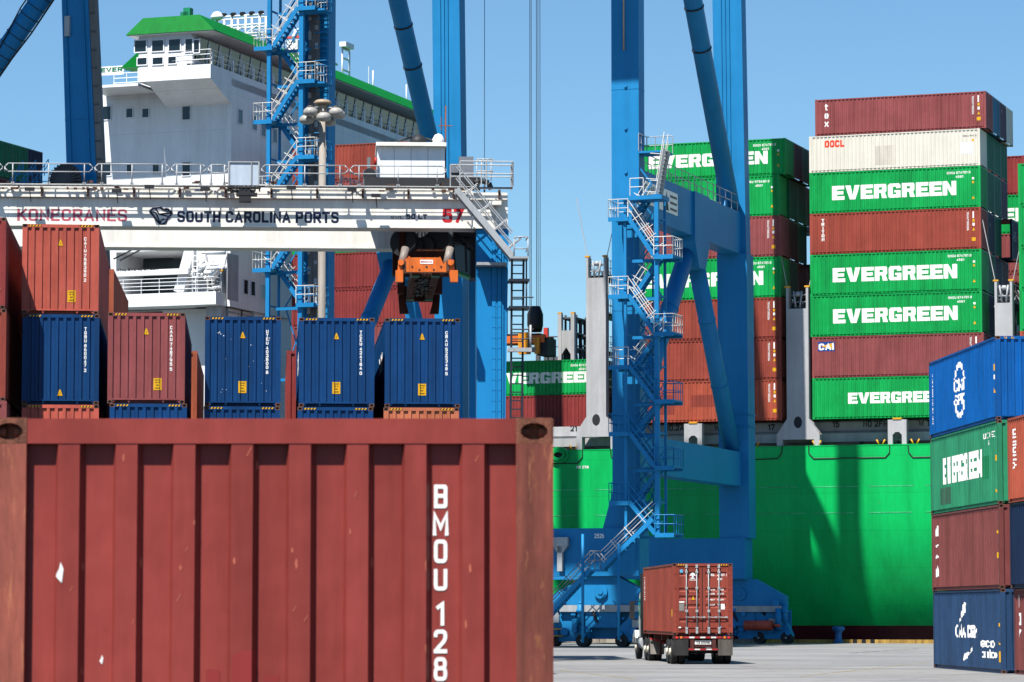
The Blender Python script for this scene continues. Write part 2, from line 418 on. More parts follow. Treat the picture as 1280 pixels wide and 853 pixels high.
MC = {
    'red': paint('container_red', (153, 64, 57), .5, .16, .17, .30, spec=.22, dent=.45, bump=0, rustcol=(.20, .06, .03)), 'orange_red': cp('orange_red', (200, 96, 80), .18), 'blue': cp('blue', (6, 64, 118), .06), 'maroon': cp('maroon', (152, 80, 80), .14),
    'green': cp('green', (8, 170, 82), .10), 'grey': paint('container_grey', (206, 202, 188), .48, .06, .05, .18, rustcol=(.30, .17, .09)), 'brown_red': cp('brown_red', (156, 72, 58), .14), 'dark_green': cp('dark_green', (16, 120, 88), .12),
    'teal': cp('teal', (44, 112, 150), .1), 'purple': cp('purple', (92, 66, 88), .1), 'navy': cp('navy', (24, 44, 76), .1), 'rust_brown': cp('rust_brown', (172, 92, 66), .25),
    'bright_blue': cp('bright_blue', (0, 96, 176), .05), 'old_green': cp('old_green', (52, 150, 108), .24), 'orange': cp('orange', (206, 118, 84), .2), 'dark_red': cp('dark_red', (150, 62, 60), .12),
    'orange_brown': cp('orange_brown', (180, 86, 64), .28), 'faded_navy': cp('faded_navy', (46, 76, 114), .22), 'maroon2': cp('maroon2', (136, 74, 72), .25), 'dark_maroon': cp('dark_maroon', (92, 46, 54), .12),
}
CNAME = {'orange_red': 'orange red', 'brown_red': 'brown red', 'dark_green': 'dark green', 'rust_brown': 'rust brown', 'bright_blue': 'bright blue', 'old_green': 'faded green', 'dark_red': 'dark red',
         'orange_brown': 'orange brown', 'faded_navy': 'faded navy', 'maroon2': 'weathered maroon', 'dark_maroon': 'dark maroon'}
HC, ST, CW = 2.896, 2.591, 2.438
L40, L45, L20 = 12.192, 13.716, 6.058

# ------------------------------------------------------------------ containers (x = length, y = width, origin in the middle of the base)
def faces_of(L):
    return {'S-': lambda h, z, d: (h, -CW / 2 + d, z), 'S+': lambda h, z, d: (-h, CW / 2 - d, z),
            'E-': lambda h, z, d: (-L / 2 + d, -h, z), 'E+': lambda h, z, d: (L / 2 - d, h, z)}

def side_profile(L):
    x0, x1 = -L / 2 + .17, L / 2 - .17; n = round((x1 - x0) / .279); p = (x1 - x0) / n; out = []
    for i in range(n):
        x = x0 + i * p
        out += [(x, .010), (x + .075 * p / .279, .010), (x + .13 * p / .279, .056), (x + .225 * p / .279, .056)]
    out.append((x1, .010)); return out

def end_profile():
    x0 = -CW / 2 + .16; x1 = -x0; p = (x1 - x0) / 8.46; out = []; x = x0
    out.append((x, .048))
    for i in range(8):
        x = x0 + i * p
        a = x + .125
        out += [(a - .006, .048), (a + .010, .004), (x + p - .022, .004), (x + p - .002, .048)]
    out.append((x1, .048)); return out

def prof_fn(bp):
    def f(h):
        if h <= bp[0][0]: return 0.0
        for (a, da), (b, db) in zip(bp, bp[1:]):
            if a <= h <= b: return da + (db - da) * (0 if b == a else (h - a) / (b - a))
        return 0.0
    return f

_CM = {}
def cmesh(kind, L, H):
    k = (kind, round(L, 2), round(H, 2))
    if k in _CM: return _CM[k]
    m = MB(); fc = faces_of(L); x, y = L / 2, CW / 2
    if kind in ('S-', 'S+', 'E-', 'E+'):
        bp = side_profile(L) if kind[0] == 'S' else end_profile()
        z0, z1 = (.14, H - .05) if kind[0] == 'S' else (.16, H - .06)
        i = len(m.v)
        for h, d in bp: m.v += [fc[kind](h, z0, d), fc[kind](h, z1, d)]
        for j in range(len(bp) - 1):
            m.f.append((i + 2 * j, i + 2 * j + 2, i + 2 * j + 3, i + 2 * j + 1)); m.m.append(0); m.sm.append(False)
        me = m.mesh('panel', (None,), fix=False)
    elif kind == 'frame':
        for sx in (-1, 1):
            for sy in (-1, 1):
                m.box(sx * x, sx * (x - .162), sy * y, sy * (y - .16), .11, H - .11)
                # gusset under the end sill
                m.prism([(sy * (y - .16), .115), (sy * (y - .16), .02), (sy * (y - .30), .115)], 0, sx * (x - .02), sx * (x - .06))
                m.prism([(sy * .60, .115), (sy * .54, .02), (sy * .48, .115)], 0, sx * (x - .02), sx * (x - .06))
            m.box(sx * (x - .001), sx * (x - .10), -y + .16, y - .16, .115, .165)
            m.box(sx * (x - .20), sx * (x - .30), -y + .16, y - .16, .01, .114)
            m.box(sx * (x - .001), sx * (x - .075), -y + .16, y - .16, H - .112, H - .004)
        for sy in (-1, 1):
            m.box(-x + .16, x - .16, sy * (y - .001), sy * (y - .075), H - .085, H - .012)
            m.box(-x + .16, x - .16, sy * (y - .075), sy * (y - .13), .012, .148)
            m.box(-x + .16, x - .16, sy * (y - .01), sy * (y - .0745), .012, .034)
        me = m.mesh('frame', (None,))
    elif kind == 'roof':
        m.box(-x + .08, x - .08, -y + .062, y - .062, H - .05, H - .02)
        n = int(L / .55)
        for j in range(1, n): m.box(-x + j * L / n - .12, -x + j * L / n + .12, -y + .2, y - .2, H - .02, H - .012)
        m.box(-x + .31, x - .31, -y + .14, y - .14, .10, .14)
        me = m.mesh('roof', (None,))
    elif kind == 'casting':
        # a corner casting with its oval eyes, x .178, y .162, z .118 centred on 0
        bm = bmesh.new(); bmesh.ops.create_cube(bm, size=1.0)
        bmesh.ops.scale(bm, vec=(.182, .168, .118), verts=bm.verts)
        for f in list(bm.faces):
            if abs(f.normal.z) > .5: continue
            nrm = f.normal.copy(); t = Vector((-nrm.y, nrm.x, 0)); c = f.calc_center_median(); vs = list(f.verts)
            bmesh.ops.delete(bm, geom=[f], context='FACES_ONLY')
            ring = [bm.verts.new(c + t * (.060 * math.cos(a)) + Vector((0, 0, .037 * math.sin(a)))) for a in [2 * math.pi * (k + .5) / 12 for k in range(12)]]
            inner = [bm.verts.new(v.co - nrm * .065) for v in ring]
            vs.sort(key=lambda v: math.atan2(v.co.z - c.z, (v.co - c).dot(t)) % (2 * math.pi))
            for q in range(4):
                a, b = vs[q], vs[(q + 1) % 4]
                for k in range(3): bm.faces.new([ring[q * 3 + k], a if k < 2 else b, ring[(q * 3 + k + 1) % 12]]) if k != 1 else bm.faces.new([ring[q * 3 + k], a, b, ring[q * 3 + k + 1]])
            for k in range(12): bm.faces.new([ring[k], ring[(k + 1) % 12], inner[(k + 1) % 12], inner[k]])
            bm.faces.new(inner)
        bmesh.ops.recalc_face_normals(bm, faces=bm.faces)
        ed = [e for e in bm.edges if len(e.link_faces) == 2 and e.calc_length() > .1 and e.calc_face_angle(0) > 1]
        bmesh.ops.bevel(bm, geom=ed, offset=.006, segments=2, affect='EDGES')
        me = bpy.data.meshes.new('corner_casting'); bm.to_mesh(me); bm.free(); me.materials.append(None)
    elif kind == 'castbox':
        for sx in (-1, 1):
            for sy in (-1, 1):
                for z0, z1 in ((.0, .112), (H - .112, H)):
                    m.box(sx * (x + .002), sx * (x - .17), sy * (y + .002), sy * (y - .155), z0, z1)
        me = m.mesh('corner_castings', (None,))
    elif kind == 'stripe':
        for sy in (-1, 1):
            c = sy * .82
            m.face([fc['E-'](h, z, -.001) for h, z in ((c - .20, H - .085), (c + .20, H - .085), (c + .20, H - .03), (c - .20, H - .03))], 0)
            for j in range(4):
                a = c - .19 + j * .10
                m.face([fc['E-'](h, z, -.004) for h, z in ((a, H - .085), (a + .05, H - .085), (a + .085, H - .03), (a + .035, H - .03))], 1)
        me = m.mesh('hazard_stripe', (BLK, YEL), fix=False)
    _CM[k] = me
    return me

CASTM = paint('casting_steel', (112, 78, 66), .7, .3, .25, .4, 4.0)
PANEL = {'S-': 'side_panel', 'S+': 'side_panel', 'E-': 'end_panel', 'E+': 'end_panel'}
def container(label, col, loc, rot, L=L40, H=HC, group=None, near=False, skip=(), castmat=None):
    t = thing('shipping_container', label, 'shipping container', loc, rot, group)
    m = MC[col] if isinstance(col, str) else col
    link('frame', cmesh('frame', L, H), t, m); link('roof', cmesh('roof', L, H), t, m)
    for k in ('S-', 'S+', 'E-', 'E+'):
        if k not in skip: link(PANEL[k], cmesh(k, L, H), t, m)
    if near:
        for sx in (-1, 1):
            for sy in (-1, 1):
                for z in (.059, H - .059):
                    c = link('corner_casting', cmesh('casting', 0, 0), t, castmat or CASTM)
                    c.location = (sx * (L / 2 - .089), sy * (CW / 2 - .081), z)
    else: link('corner_castings', cmesh('castbox', L, H), t, m)
    t['_L'] = L; t['_H'] = H
    return t

def write(t, face, s, h, z, cap, mat=None, width=None, bold=0.0, mode='flat', name='lettering', block=False, squash=1.0, centre=False, eps=0.006):
    """Lettering on a container face: h, z = left end and base line; mode flat, stack (letters one above another) or up/down (turned)."""
    mat = mat or WHITE
    L, H = t['_L'], t['_H']
    if mode == 'stack':
        vs, fs, zz = [], [], z
        for ch in s:
            if ch == ' ': zz -= cap * .32; continue
            v, f, w = font2d(ch, bold); i = len(vs)
            vs += [(h + (q[0] - w / 2) * cap * squash, zz + q[1] * cap) for q in v]; fs += [tuple(i + k for k in q) for q in f]; zz -= cap * 1.165
    else:
        v, f, w = block2d(s) if block else font2d(s, bold)
        sx = cap * squash if width is None else width / w
        if mode == 'flat':
            o = w * sx / 2 if centre else 0
            vs = [(h - o + q[0] * sx, z + q[1] * cap) for q in v]
        elif mode == 'down': vs = [(h + q[1] * cap, z - q[0] * sx) for q in v]
        else: vs = [(h - q[1] * cap, z + q[0] * sx) for q in v]
        fs = f
    bp = side_profile(L) if face[0] == 'S' else end_profile()
    return drape(name, (vs, fs), [b[0] for b in bp], prof_fn(bp), faces_of(L)[face], mat, t, eps)

def shape(t, face, polys, mat, name, eps=.007):
    vs, fs = [], []
    for p in polys:
        i = len(vs); vs += p; fs.append(tuple(range(i, i + len(p))))
    L = t['_L']; bp = side_profile(L) if face[0] == 'S' else end_profile()
    return drape(name, (vs, fs), [b[0] for b in bp], prof_fn(bp), faces_of(L)[face], mat, t, eps)

def rect(x0, x1, z0, z1): return [(x0, z0), (x1, z0), (x1, z1), (x0, z1)]

def end_marks(t, code, tri=True, hlabel=True, tri_z=None, lab=(.36, .62), face='E-', only=None):
    H = t['_H']
    s = MB(); ob = link('hazard_stripe', cmesh('stripe', t['_L'], H), t)
    if tri:
        z = tri_z or H - .70; c = -.01 if tri is True else tri
        shape(t, face, [[(c - .093, z), (c + .093, z), (c + .016, z + .215), (c - .016, z + .215)]], BLK, 'warning_triangle', .006)
        a = shape(t, face, [[(c - .085, z + .007), (c + .085, z + .007), (c + .012, z + .208), (c - .012, z + .208)]], YEL, 'warning_triangle', .010)
        shape(t, face, [[(c - .008, z + .05), (c + .008, z + .05), (c + .01, z + .11), (c - .01, z + .11)]], paint('print_brown', (110, 84, 20), .6), 'warning_symbol', .013)
    if hlabel:
        x, z = lab
        shape(t, face, [rect(x - .13, x + .13, z - .19, z + .19)], YEL, 'height_label', .008)
        shape(t, face, [rect(x - .09, x + .09, z + .12, z + .145), rect(x - .07, x - .01, z + .04, z + .075), rect(x + .02, x + .06, z + .04, z + .075),
                        rect(x - .05, x + .04, z - .05, z - .015), rect(x - .08, x + .08, z - .14, z - .11)], paint('print_brown', (110, 84, 20), .6), 'height_print', .012)
    if code: write(t, face, code, .78, H - .52, .108, bold=.03, mode='stack', name='container_number', squash=1.05)

def eg_marks(t, scale=1.0, x=1.63, z=.90, full=True):
    H = t['_H']; L = t['_L']
    write(t, 'S-', 'EVERGREEN', -L / 2 + x, z * H / HC, 1.0 * scale * (.93 if H < 2.7 else 1), width=8.85 * scale, block=True, name='shipping_line_name')
    if full: side_marks(t)

def side_marks(t, code='EMCU 874701 0', sub='45G1'):
    L, H = t['_L'], t['_H']
    write(t, 'S-', code, L / 2 - 2.35, H - .52, .17, width=1.65, bold=.02, name='container_number')
    write(t, 'S-', sub, L / 2 - 1.75, H - .80, .16, width=.55, bold=.02, name='size_code')
    c = L / 2 - .52
    shape(t, 'S-', [rect(c - .08, c + .08, H - .95, H - .80)], WHITE, 'white_sticker')
    shape(t, 'S-', [rect(c - .07, c + .07, H - 1.22, H - 1.07), [(c - .11, .58), (c + .11, .58), (c, .80)]], YEL, 'yellow_sticker')
def plain_marks(t, yellow=True):
    L, H = t['_L'], t['_H']
    write(t, 'S-', 'TEMU7135226', L / 2 - .98, H - .30, .12, width=1.3, bold=.02, mode='down', name='container_number')
    c = L / 2 - .52
    shape(t, 'S-', [rect(c - .07, c + .03, H - .75, H - .28), rect(c - .08, c + .08, H - 1.28, H - 1.08)], WHITE, 'white_sticker')
    shape(t, 'S-', [rect(c - .08, c + .08, H - 1.00, H - .82), [(c - .11, H - 1.62), (c + .11, H - 1.62), (c, H - 1.40)]] + ([rect(c - .14, c + .14, .55, .80)] if yellow else []), YEL, 'yellow_sticker')
# ------------------------------------------------------------------ the setting: ground, quay, water
SHIP = Frame((P(1229, 520, 226).x, 226), -R(19.35))      # a = along the ship (bow to the right), b = across it, away
QB = -2.3                                                  # quay edge in ship b
concrete = bpy.data.materials.new('concrete'); concrete.use_nodes = True
def _concrete():
    n, l = concrete.node_tree.nodes, concrete.node_tree.links; b = n['Principled BSDF']; b.inputs['Roughness'].default_value = .85
    tc = n.new('ShaderNodeTexCoord')
    def noise(sc, det, st=None):
        t = n.new('ShaderNodeTexNoise'); t.inputs['Scale'].default_value = sc; t.inputs['Detail'].default_value = det; t.inputs['Roughness'].default_value = .65
        mp = n.new('ShaderNodeMapping'); mp.inputs['Scale'].default_value = st or (1, 1, 1); mp.inputs['Rotation'].default_value = (0, 0, R(19))
        l.new(tc.outputs['Object'], mp.inputs['Vector']); l.new(mp.outputs[0], t.inputs['Vector']); return t.outputs['Fac']
    def ramp(src, p0, p1, c0, c1):
        r = n.new('ShaderNodeValToRGB'); r.color_ramp.elements[0].position = p0; r.color_ramp.elements[1].position = p1
        r.color_ramp.elements[0].color = c0; r.color_ramp.elements[1].color = c1; l.new(src, r.inputs[0]); return r.outputs[0]
    def mul(a, c):
        x = n.new('ShaderNodeMix'); x.data_type = 'RGBA'; x.blend_type = 'MULTIPLY'; x.inputs[0].default_value = 1; l.new(a, x.inputs[6]); l.new(c, x.inputs[7]); return x.outputs[2]
    c = ramp(noise(.12, 6), .3, .7, (.190, .191, .190, 1), (.262, .260, .252, 1))
    c = mul(c, ramp(noise(.9, 6, (.05, 1, 1)), .50, .72, (1, 1, 1, 1), (.62, .62, .63, 1)))      # tyre tracks along the quay
    c = mul(c, ramp(noise(1.5, 8), .35, .72, (1.06, 1.06, 1.06, 1), (.80, .80, .80, 1)))
    c = mul(c, ramp(noise(.5, 3, (1, .12, 1)), .66, .74, (1, 1, 1, 1), (.7, .68, .66, 1)))
    bk = n.new('ShaderNodeTexBrick'); bk.offset = 0; bk.inputs['Scale'].default_value = 1; bk.inputs['Brick Width'].default_value = 7.5; bk.inputs['Row Height'].default_value = 6.0; bk.inputs['Mortar Size'].default_value = .035
    bk.inputs['Color1'].default_value = (1, 1, 1, 1); bk.inputs['Color2'].default_value = (.86, .86, .87, 1); bk.inputs['Mortar'].default_value = (.55, .55, .55, 1)
    mp = n.new('ShaderNodeMapping'); mp.inputs['Rotation'].default_value = (0, 0, R(19.35)); l.new(tc.outputs['Object'], mp.inputs['Vector']); l.new(mp.outputs[0], bk.inputs['Vector']); c = mul(c, bk.outputs[0])
    c = mul(c, ramp(noise(.28, 4, (.10, 1, 1)), .56, .62, (1, 1, 1, 1), (.72, .71, .72, 1)))
    c = mul(c, ramp(noise(3.0, 2), .70, .75, (1, 1, 1, 1), (.6, .58, .57, 1)))
    l.new(c, b.inputs['Base Color'])
    bp = n.new('ShaderNodeBump'); bp.inputs['Strength'].default_value = .3; bp.inputs['Distance'].default_value = .02; l.new(noise(6, 6), bp.inputs['Height']); l.new(bp.outputs[0], b.inputs['Normal'])
_concrete()
g = MB()
q0, q1 = SHIP.w(-2600, QB), SHIP.w(2600, QB)
AE, AS = -135.0, -50.0                       # pale concrete: the apron along the quay and the truck lane; dark asphalt: the yard
def lane(b): return (1.0 - SHIP.o.x - SHIP.b.x * b) / SHIP.a.x
g.face([q0, q1, SHIP.w(2600, AS), SHIP.w(-2600, AS)])
g.face([SHIP.w(lane(AS), AS), SHIP.w(2600, AS), SHIP.w(2600, AE), SHIP.w(lane(AE), AE)])
g.face([SHIP.w(-2600, AS), SHIP.w(lane(AS), AS), SHIP.w(lane(AE), AE), SHIP.w(-2600, AE)], 1); g.face([SHIP.w(-2600, AE), SHIP.w(2600, AE), SHIP.w(2600, -2600), SHIP.w(-2600, -2600)], 1)
o = g.build('ground', [concrete, paint('asphalt', (66, 66, 68), .9, .2, .1)], fix=False); o['kind'] = 'structure'
wat = bpy.data.materials.new('water'); wat.use_nodes = True
b_ = wat.node_tree.nodes['Principled BSDF']; b_.inputs['Base Color'].default_value = (.02, .045, .05, 1); b_.inputs['Roughness'].default_value = .12
nz = wat.node_tree.nodes.new('ShaderNodeTexNoise'); nz.inputs['Scale'].default_value = .8; nz.inputs['Detail'].default_value = 5
bp_ = wat.node_tree.nodes.new('ShaderNodeBump'); bp_.inputs['Strength'].default_value = .4
wat.node_tree.links.new(nz.outputs['Fac'], bp_.inputs['Height']); wat.node_tree.links.new(bp_.outputs[0], b_.inputs['Normal'])
g = MB(); g.face([SHIP.w(-2600, QB + .05, -2.6), SHIP.w(2600, QB + .05, -2.6), SHIP.w(2600, 3000, -2.6), SHIP.w(-2600, 3000, -2.6)])
o = g.build('water', wat, fix=False); o['kind'] = 'structure'
g = MB(); g.box(-400, 400, -.02, .5, -6, .0); o = g.build('quay_wall', paint('quay_concrete', (150, 145, 135), .85, .2, .25)); o['kind'] = 'structure'
o.location = SHIP.w(0, QB - .48, -.004); o.rotation_euler = (0, 0, SHIP.rot)
# quay kerb, dirty yellow and black lengths
KY = paint('kerb_yellow', (188, 150, 70), .8, .25, .3, .3, 2); KG = paint('kerb_concrete', (168, 158, 142), .85, .2, .25, .1, 2)
for i in range(-12, 14):
    g = MB(); g.box(-2.98, 2.98, -.17, .17, 0, .26)
    if i == -1: 
        for k in range(3): g.box(-2.7 + k * .62, -2.4 + k * .62, -.174, .174, .004, .264, 1)
    o = g.build('quay_kerb', [KY if i in (-2, -1, 0, 3) else KG, BLK]); o['kind'] = 'structure'
    o.location = SHIP.w(i * 6, QB - .2); o.rotation_euler = (0, 0, SHIP.rot)
# worn paint lines on the apron
YL = paint('line_yellow', (176, 158, 104), .85, .3, .4, .1, 3, rustcol=(.24, .235, .22)); WL = paint('line_white', (190, 190, 186), .85, .25, .4)
def ground_line(name, x0, y0, x1, y1, w, m, z):
    def gp(x, y): d = ray(x, y); return Vector((0, 0, CH)) + d * (-CH / d.z)
    p, q = gp(x0, y0), gp(x1, y1); d = (q - p); n = d.length; r = Vector((-d.y, d.x, 0)).normalized() * w / 2; g = MB(); k = max(1, int(n / 3.2))
    for i in range(k):
        a, b = p + d * ((i + .04) / k), p + d * ((i + random.uniform(.72, .96)) / k)
        g.face([v + Vector((0, 0, z)) for v in (a - r, b - r, b + r, a + r)])
    o = g.build(name, m, fix=False); o['kind'] = 'structure'
ground_line('lane_marking', 1000, 846, 1162, 828, .12, YL, .004)
ground_line('lane_marking', 700, 838, 800, 850, .12, YL, .004)
ground_line('lane_marking', 690, 836, 780, 836, .15, WL, .004)
ground_line('lane_marking', 930, 838, 1160, 841, .12, YL, .004)
ground_line('crane_rail', 600, 812.5, 1160, 814.5, .12, paint('rail_steel', (110, 108, 104), .5, .2, .2), .006)
ground_line('oil_stain', 930, 834, 945, 833.5, .5, paint('stain', (128, 96, 96), .9, .2, 0), .004)
ground_line('green_hose', 1062, 817, 1150, 811, .10, paint('hose_green', (40, 88, 62), .7, .1, 0), .02)
# bollard
t = thing('mooring_bollard', 'blue mooring bollard on the quay edge before the green hull', 'bollard', SHIP.w(SHIP.pix(1048, 800, QB - .75)[0], QB - .75), SHIP.rot)
g = MB(); g.lathe([(.40, 0), (.40, .06), (.30, .10), (.24, .30), (.23, .62), (.27, .80), (.42, .90), (.46, 1.0), (.44, 1.10), (.30, 1.17)], (0, 0, 0), 18); g.build('post', paint('bollard_blue', (36, 112, 176), .5, .15, .2, .1, 2), t)
for a in range(6):
    g = MB(); g.tube((.35 * math.cos(a), .35 * math.sin(a), .05), (.35 * math.cos(a), .35 * math.sin(a), .10), .035, 6); g.build('anchor_bolt', STEEL, t)

# ------------------------------------------------------------------ the red container in front
FR = 0.0
fgx = P(-13, 600, 14.2).x
t = container('nearest container, big scratched red one with BMOU 128 in white on its end', 'red', (fgx + CW / 2, 14.2 + L40 / 2, 0), R(90) + FR, near=True,
              castmat=paint('near_casting', (138, 82, 60), .75, .35, .35, .75, 9, bump=.5))
POSTM = paint('near_post', (150, 78, 62), .65, .25, .3, .5, 3.0, scratch=.6, scratchcol=(.40, .15, .065), rustcol=(.22, .075, .03))
for sx in (-1,):
    for sy in (-1, 1):
        g = MB(); g.box(sx * (L40 / 2 + .0035), sx * (L40 / 2 - .05), sy * (CW / 2 + .002), sy * (CW / 2 - .158), .113, HC - .113); g.build('corner_post', POSTM, t)
write(t, 'E-', 'BMOU 128', .733, HC - .116 - .275, .102, bold=.012, mode='stack', name='container_number', squash=.92, eps=.003)
# scraps of torn paper and the repaint patches
for x, z, s in ((-.912, HC - .685, 1.0), (-.733, HC - 1.052, .45)):
    shape(t, 'E-', [[(x - .018 * s, z), (x + .01 * s, z - .03 * s), (x + .017 * s, z + .03 * s), (x + .004 * s, z + .06 * s), (x - .002 * s, z + .03 * s)]], WHITE, 'paper_scrap', .003)
rs = random.Random(12); SCR = paint('scratch_orange', (190, 100, 76), .7, .15, .1); sc = []
pitch = (CW - .32) / 8.46
for i in range(8):
    xr = -CW / 2 + .16 + i * pitch + .137
    for k in range(2):                                      # scraped spots on both edges of each rib, most of them at one height
        x = xr + rs.choice((.012, .03, .09, .105)); z = HC - .63 + rs.uniform(-.02, .02) if k < 1 else rs.uniform(HC - 1.1, HC - .15); w_ = rs.uniform(.003, .006); l_ = rs.uniform(.012, .045)
        sc.append([(x - w_, z), (x, z - l_), (x + w_ + .002, z - l_ * .6), (x + w_, z + l_ * .4), (x, z + l_ * .7)])
for k in range(10):
    xr = -CW / 2 + .16 + rs.randrange(8) * pitch + .14; x = xr + rs.uniform(.01, .09); z = rs.uniform(HC - 1.1, HC - .15); d = rs.uniform(.01, .022)
    sc.append([(x, z), (x + .004, z - .002), (x + d + .002, z + d * 1.6), (x + d - .001, z + d * 1.7)])
shape(t, 'E-', sc, SCR, 'paint_scratch', .0015)
NP = paint('fresh_red', (150, 48, 46), .5, .08, .05)
shape(t, 'E-', [[(-.165, 1.60), (-.062, 1.60), (-.062, 1.875), (-.075, 1.892), (-.12, 1.89), (-.165, 1.87)]], NP, 'paint_patch', .002)
shape(t, 'E-', [[(-.285, 1.60), (-.215, 1.60), (-.22, 1.805), (-.28, 1.81)], [(-.035, 1.60), (.04, 1.60), (.035, 1.785), (-.03, 1.78)]], NP, 'paint_patch', .002)

# ------------------------------------------------------------------ yard stacks behind it
GY = 'containers stacked end-on under the yard crane'
CODES = {'B': 'CAIU 758390 2', 'C': 'CAAU 748795 5', 'D': 'UYEU 402800 8', 'E': 'TCEU 424184 0', 'F': 'CRAU 525348 5', 'B4': 'TGBU 860047 2'}
def yard(label, col, xl, Y, tier, H=HC, rot=4.2, marks=None, dz=0.0, near=True, **kw):
    """near-end left edge at photo column xl, depth Y; tier counts from the ground"""
    z = tier * HC + dz; r = R(rot)
    p = P(xl, 767 - (z + 1.4 - CH) / Y * F, Y)
    a, b = Vector((math.cos(r), math.sin(r), 0)), Vector((-math.sin(r), math.cos(r), 0))
    c = p + a * (CW / 2) + b * (L40 / 2); c.z = z
    t = container(label, col, c, r + R(90), H=H, group=GY, near=near)
    if marks is not None: end_marks(t, marks, **kw)
    return t
HID = 'container low in the yard stack behind the big red one'
YS = {'A': (-91, 102.4, 5.5), 'B': (27.5, 104.3, 5.5), 'C': (134.6, 103.8, 4.6), 'D': (256, 105.2, 4.2), 'E': (373.6, 105.6, 4.2), 'F': (481, 105.8, 4.2)}
def ys(k): return dict(xl=YS[k][0], Y=YS[k][1], rot=YS[k][2])
yard('dark red container at the far left edge, top of its yard stack', 'dark_red', tier=4, **ys('A'), marks='', tri=.98, tri_z=.6, hlabel=False)
yard('brown red container at the far left edge, second from the top of its yard stack', 'brown_red', tier=3, **ys('A'), marks='', hlabel=False)
yard('orange red container on top of a navy one below the KONECRANES lettering', 'orange_red', tier=4, **ys('B'), marks=CODES['B'], lab=(.36, .58))
t = yard('blue container directly under the orange red one, second stack from the left', 'blue', tier=3, **ys('B'), marks=CODES['B4'], tri_z=.28, hlabel=False)
yard('orange red container top just showing below the leftmost blue container', 'orange_red', xl=26.5, Y=104.3, rot=5.5, tier=2, marks='')
t = yard('maroon container with yellow triangle between two blue yard containers', 'maroon', tier=3, **ys('C'), marks=CODES['C'], lab=(.36, .62))
yard('blue container top just showing below the maroon yard container', 'blue', xl=136.5, Y=103.8, rot=4.6, tier=2, marks='')
t = yard('blue container right of the maroon one, freckled with pale chips', 'blue', tier=3, **ys('D'), marks=CODES['D'], lab=(-.01, .62))
rs = random.Random(4)
shape(t, 'E-', [[(x - s, z), (x, z - s), (x + s, z), (x, z + s)] for x, z, s in [(rs.uniform(-1, 1), rs.uniform(.3, 2.6), rs.uniform(.008, .018)) for _ in range(16)] + [(-.72 + rs.uniform(-.1, .1), 2.35 + rs.uniform(-.12, .1), rs.uniform(.015, .028)) for _ in range(5)]], WHITE, 'paint_chips', .004)
yard('blue container top showing below the freckled blue container', 'blue', xl=254.5, Y=105.2, rot=4.2, tier=2, marks='')
t = yard('middle of the three blue containers left of the yard crane leg', 'blue', tier=3, **ys('E'), marks=CODES['E'], lab=(-.01, .62))
write(t, 'S+', 'CMA CGM', L40 / 2 - 6.0, 1.4, .6, bold=.03); write(t, 'S+', 'CMAU 7', L40 / 2 - .9, 2.5, .11, mode='down')
yard('blue container top with rusty corners showing below the middle blue container', 'blue', xl=371.6, Y=105.6, rot=4.2, tier=2, marks='')
t = yard('blue container nearest the yard crane leg, under the orange spreader', 'blue', tier=3, **ys('F'), marks=CODES['F'], lab=(-.01, .58))
write(t, 'S+', 'CMA CGM', L40 / 2 - 6.0, 1.4, .6, bold=.03); write(t, 'S+', 'CMAU 7', L40 / 2 - .9, 2.5, .11, mode='down')
yard('orange container top showing below the blue container nearest the crane leg', 'orange', xl=479.5, Y=105.8, rot=4.2, tier=2, marks='')
for k in YS:
    for tier in range(0, 3 if k == 'A' else 2):
        yard(HID, random.Random(hash(tier) + ord(k)).choice(['maroon', 'blue', 'brown_red', 'grey', 'dark_red']), tier=tier, **ys(k), near=False)
# the next bay behind
yard('rust brown container peeking out behind the orange red yard container', 'rust_brown', 57, 118, 4, near=False)
yard('rust brown container edge peeking out right of the maroon yard container', 'rust_brown', 162, 119, 3, near=False)
yard('dark red container in the gap between two blue yard containers', 'dark_red', 358, 119, 3, near=False)
for xl in (57, 162, 358):
    for tier in range(0, 4 if xl == 57 else 3):
        yard(HID, 'dark_red', xl, 118, tier, near=False)

# ------------------------------------------------------------------ the stack at the lower right
GR = 'container stacks at the right edge of the photograph'
def rstack(label, col, xl, Y, tier, rot, far=True, H=HC):
    """near-left corner of the container at photo column xl"""
    r = R(rot); p = P(xl, 700, Y); a, b = Vector((math.cos(r), math.sin(r), 0)), Vector((-math.sin(r), math.cos(r), 0))
    c = p + a * (CW / 2) + b * (L40 / 2); c.z = tier * HC
    return container(label, col, c, r + R(90), group=GR, near=True, H=H)
def sidex(t): return t['_L'] / 2
t = rstack('faded navy container standing on the ground at the lower right', 'faded_navy', 1250.5, 112.6, 0, 3.6)
write(t, 'S+', 'CMA CGM', -1.9, 1.18, .46, width=3.9, bold=.03, name='shipping_line_name')
shape(t, 'S+', [[(-1.0, 1.85), (-.55, 1.95), (-.1, 2.1), (.1, 2.4), (-.35, 2.48), (-.7, 2.2)], [(-1.3, 1.68), (-1.1, 1.72), (-.85, 1.9), (-1.05, 1.88)]], WHITE, 'logo_mark')
shape(t, 'S+', [[(-.5, .35), (.2, .45), (.5, .62), (.35, .68), (-.1, .62), (-.45, .6)], [(.6, .62), (.9, .66), (1.2, .88), (1.0, .86)]], WHITE, 'logo_mark')
write(t, 'S+', 'eco', 2.6, .86, .34, width=2.3, bold=.03); write(t, 'S+', 'bamboo', 2.7, .50, .30, width=2.5, bold=.03)
shape(t, 'S+', [rect(5.55, 5.8, .38, .75), rect(5.55, 5.75, 1.6, 1.72), [(5.5, .98), (5.8, .98), (5.65, 1.1)]], YEL, 'yellow_sticker')
shape(t, 'E-', [rect(-.80, -.42, HC - .1, HC - .04)], YEL, 'hazard_stripe', .012)
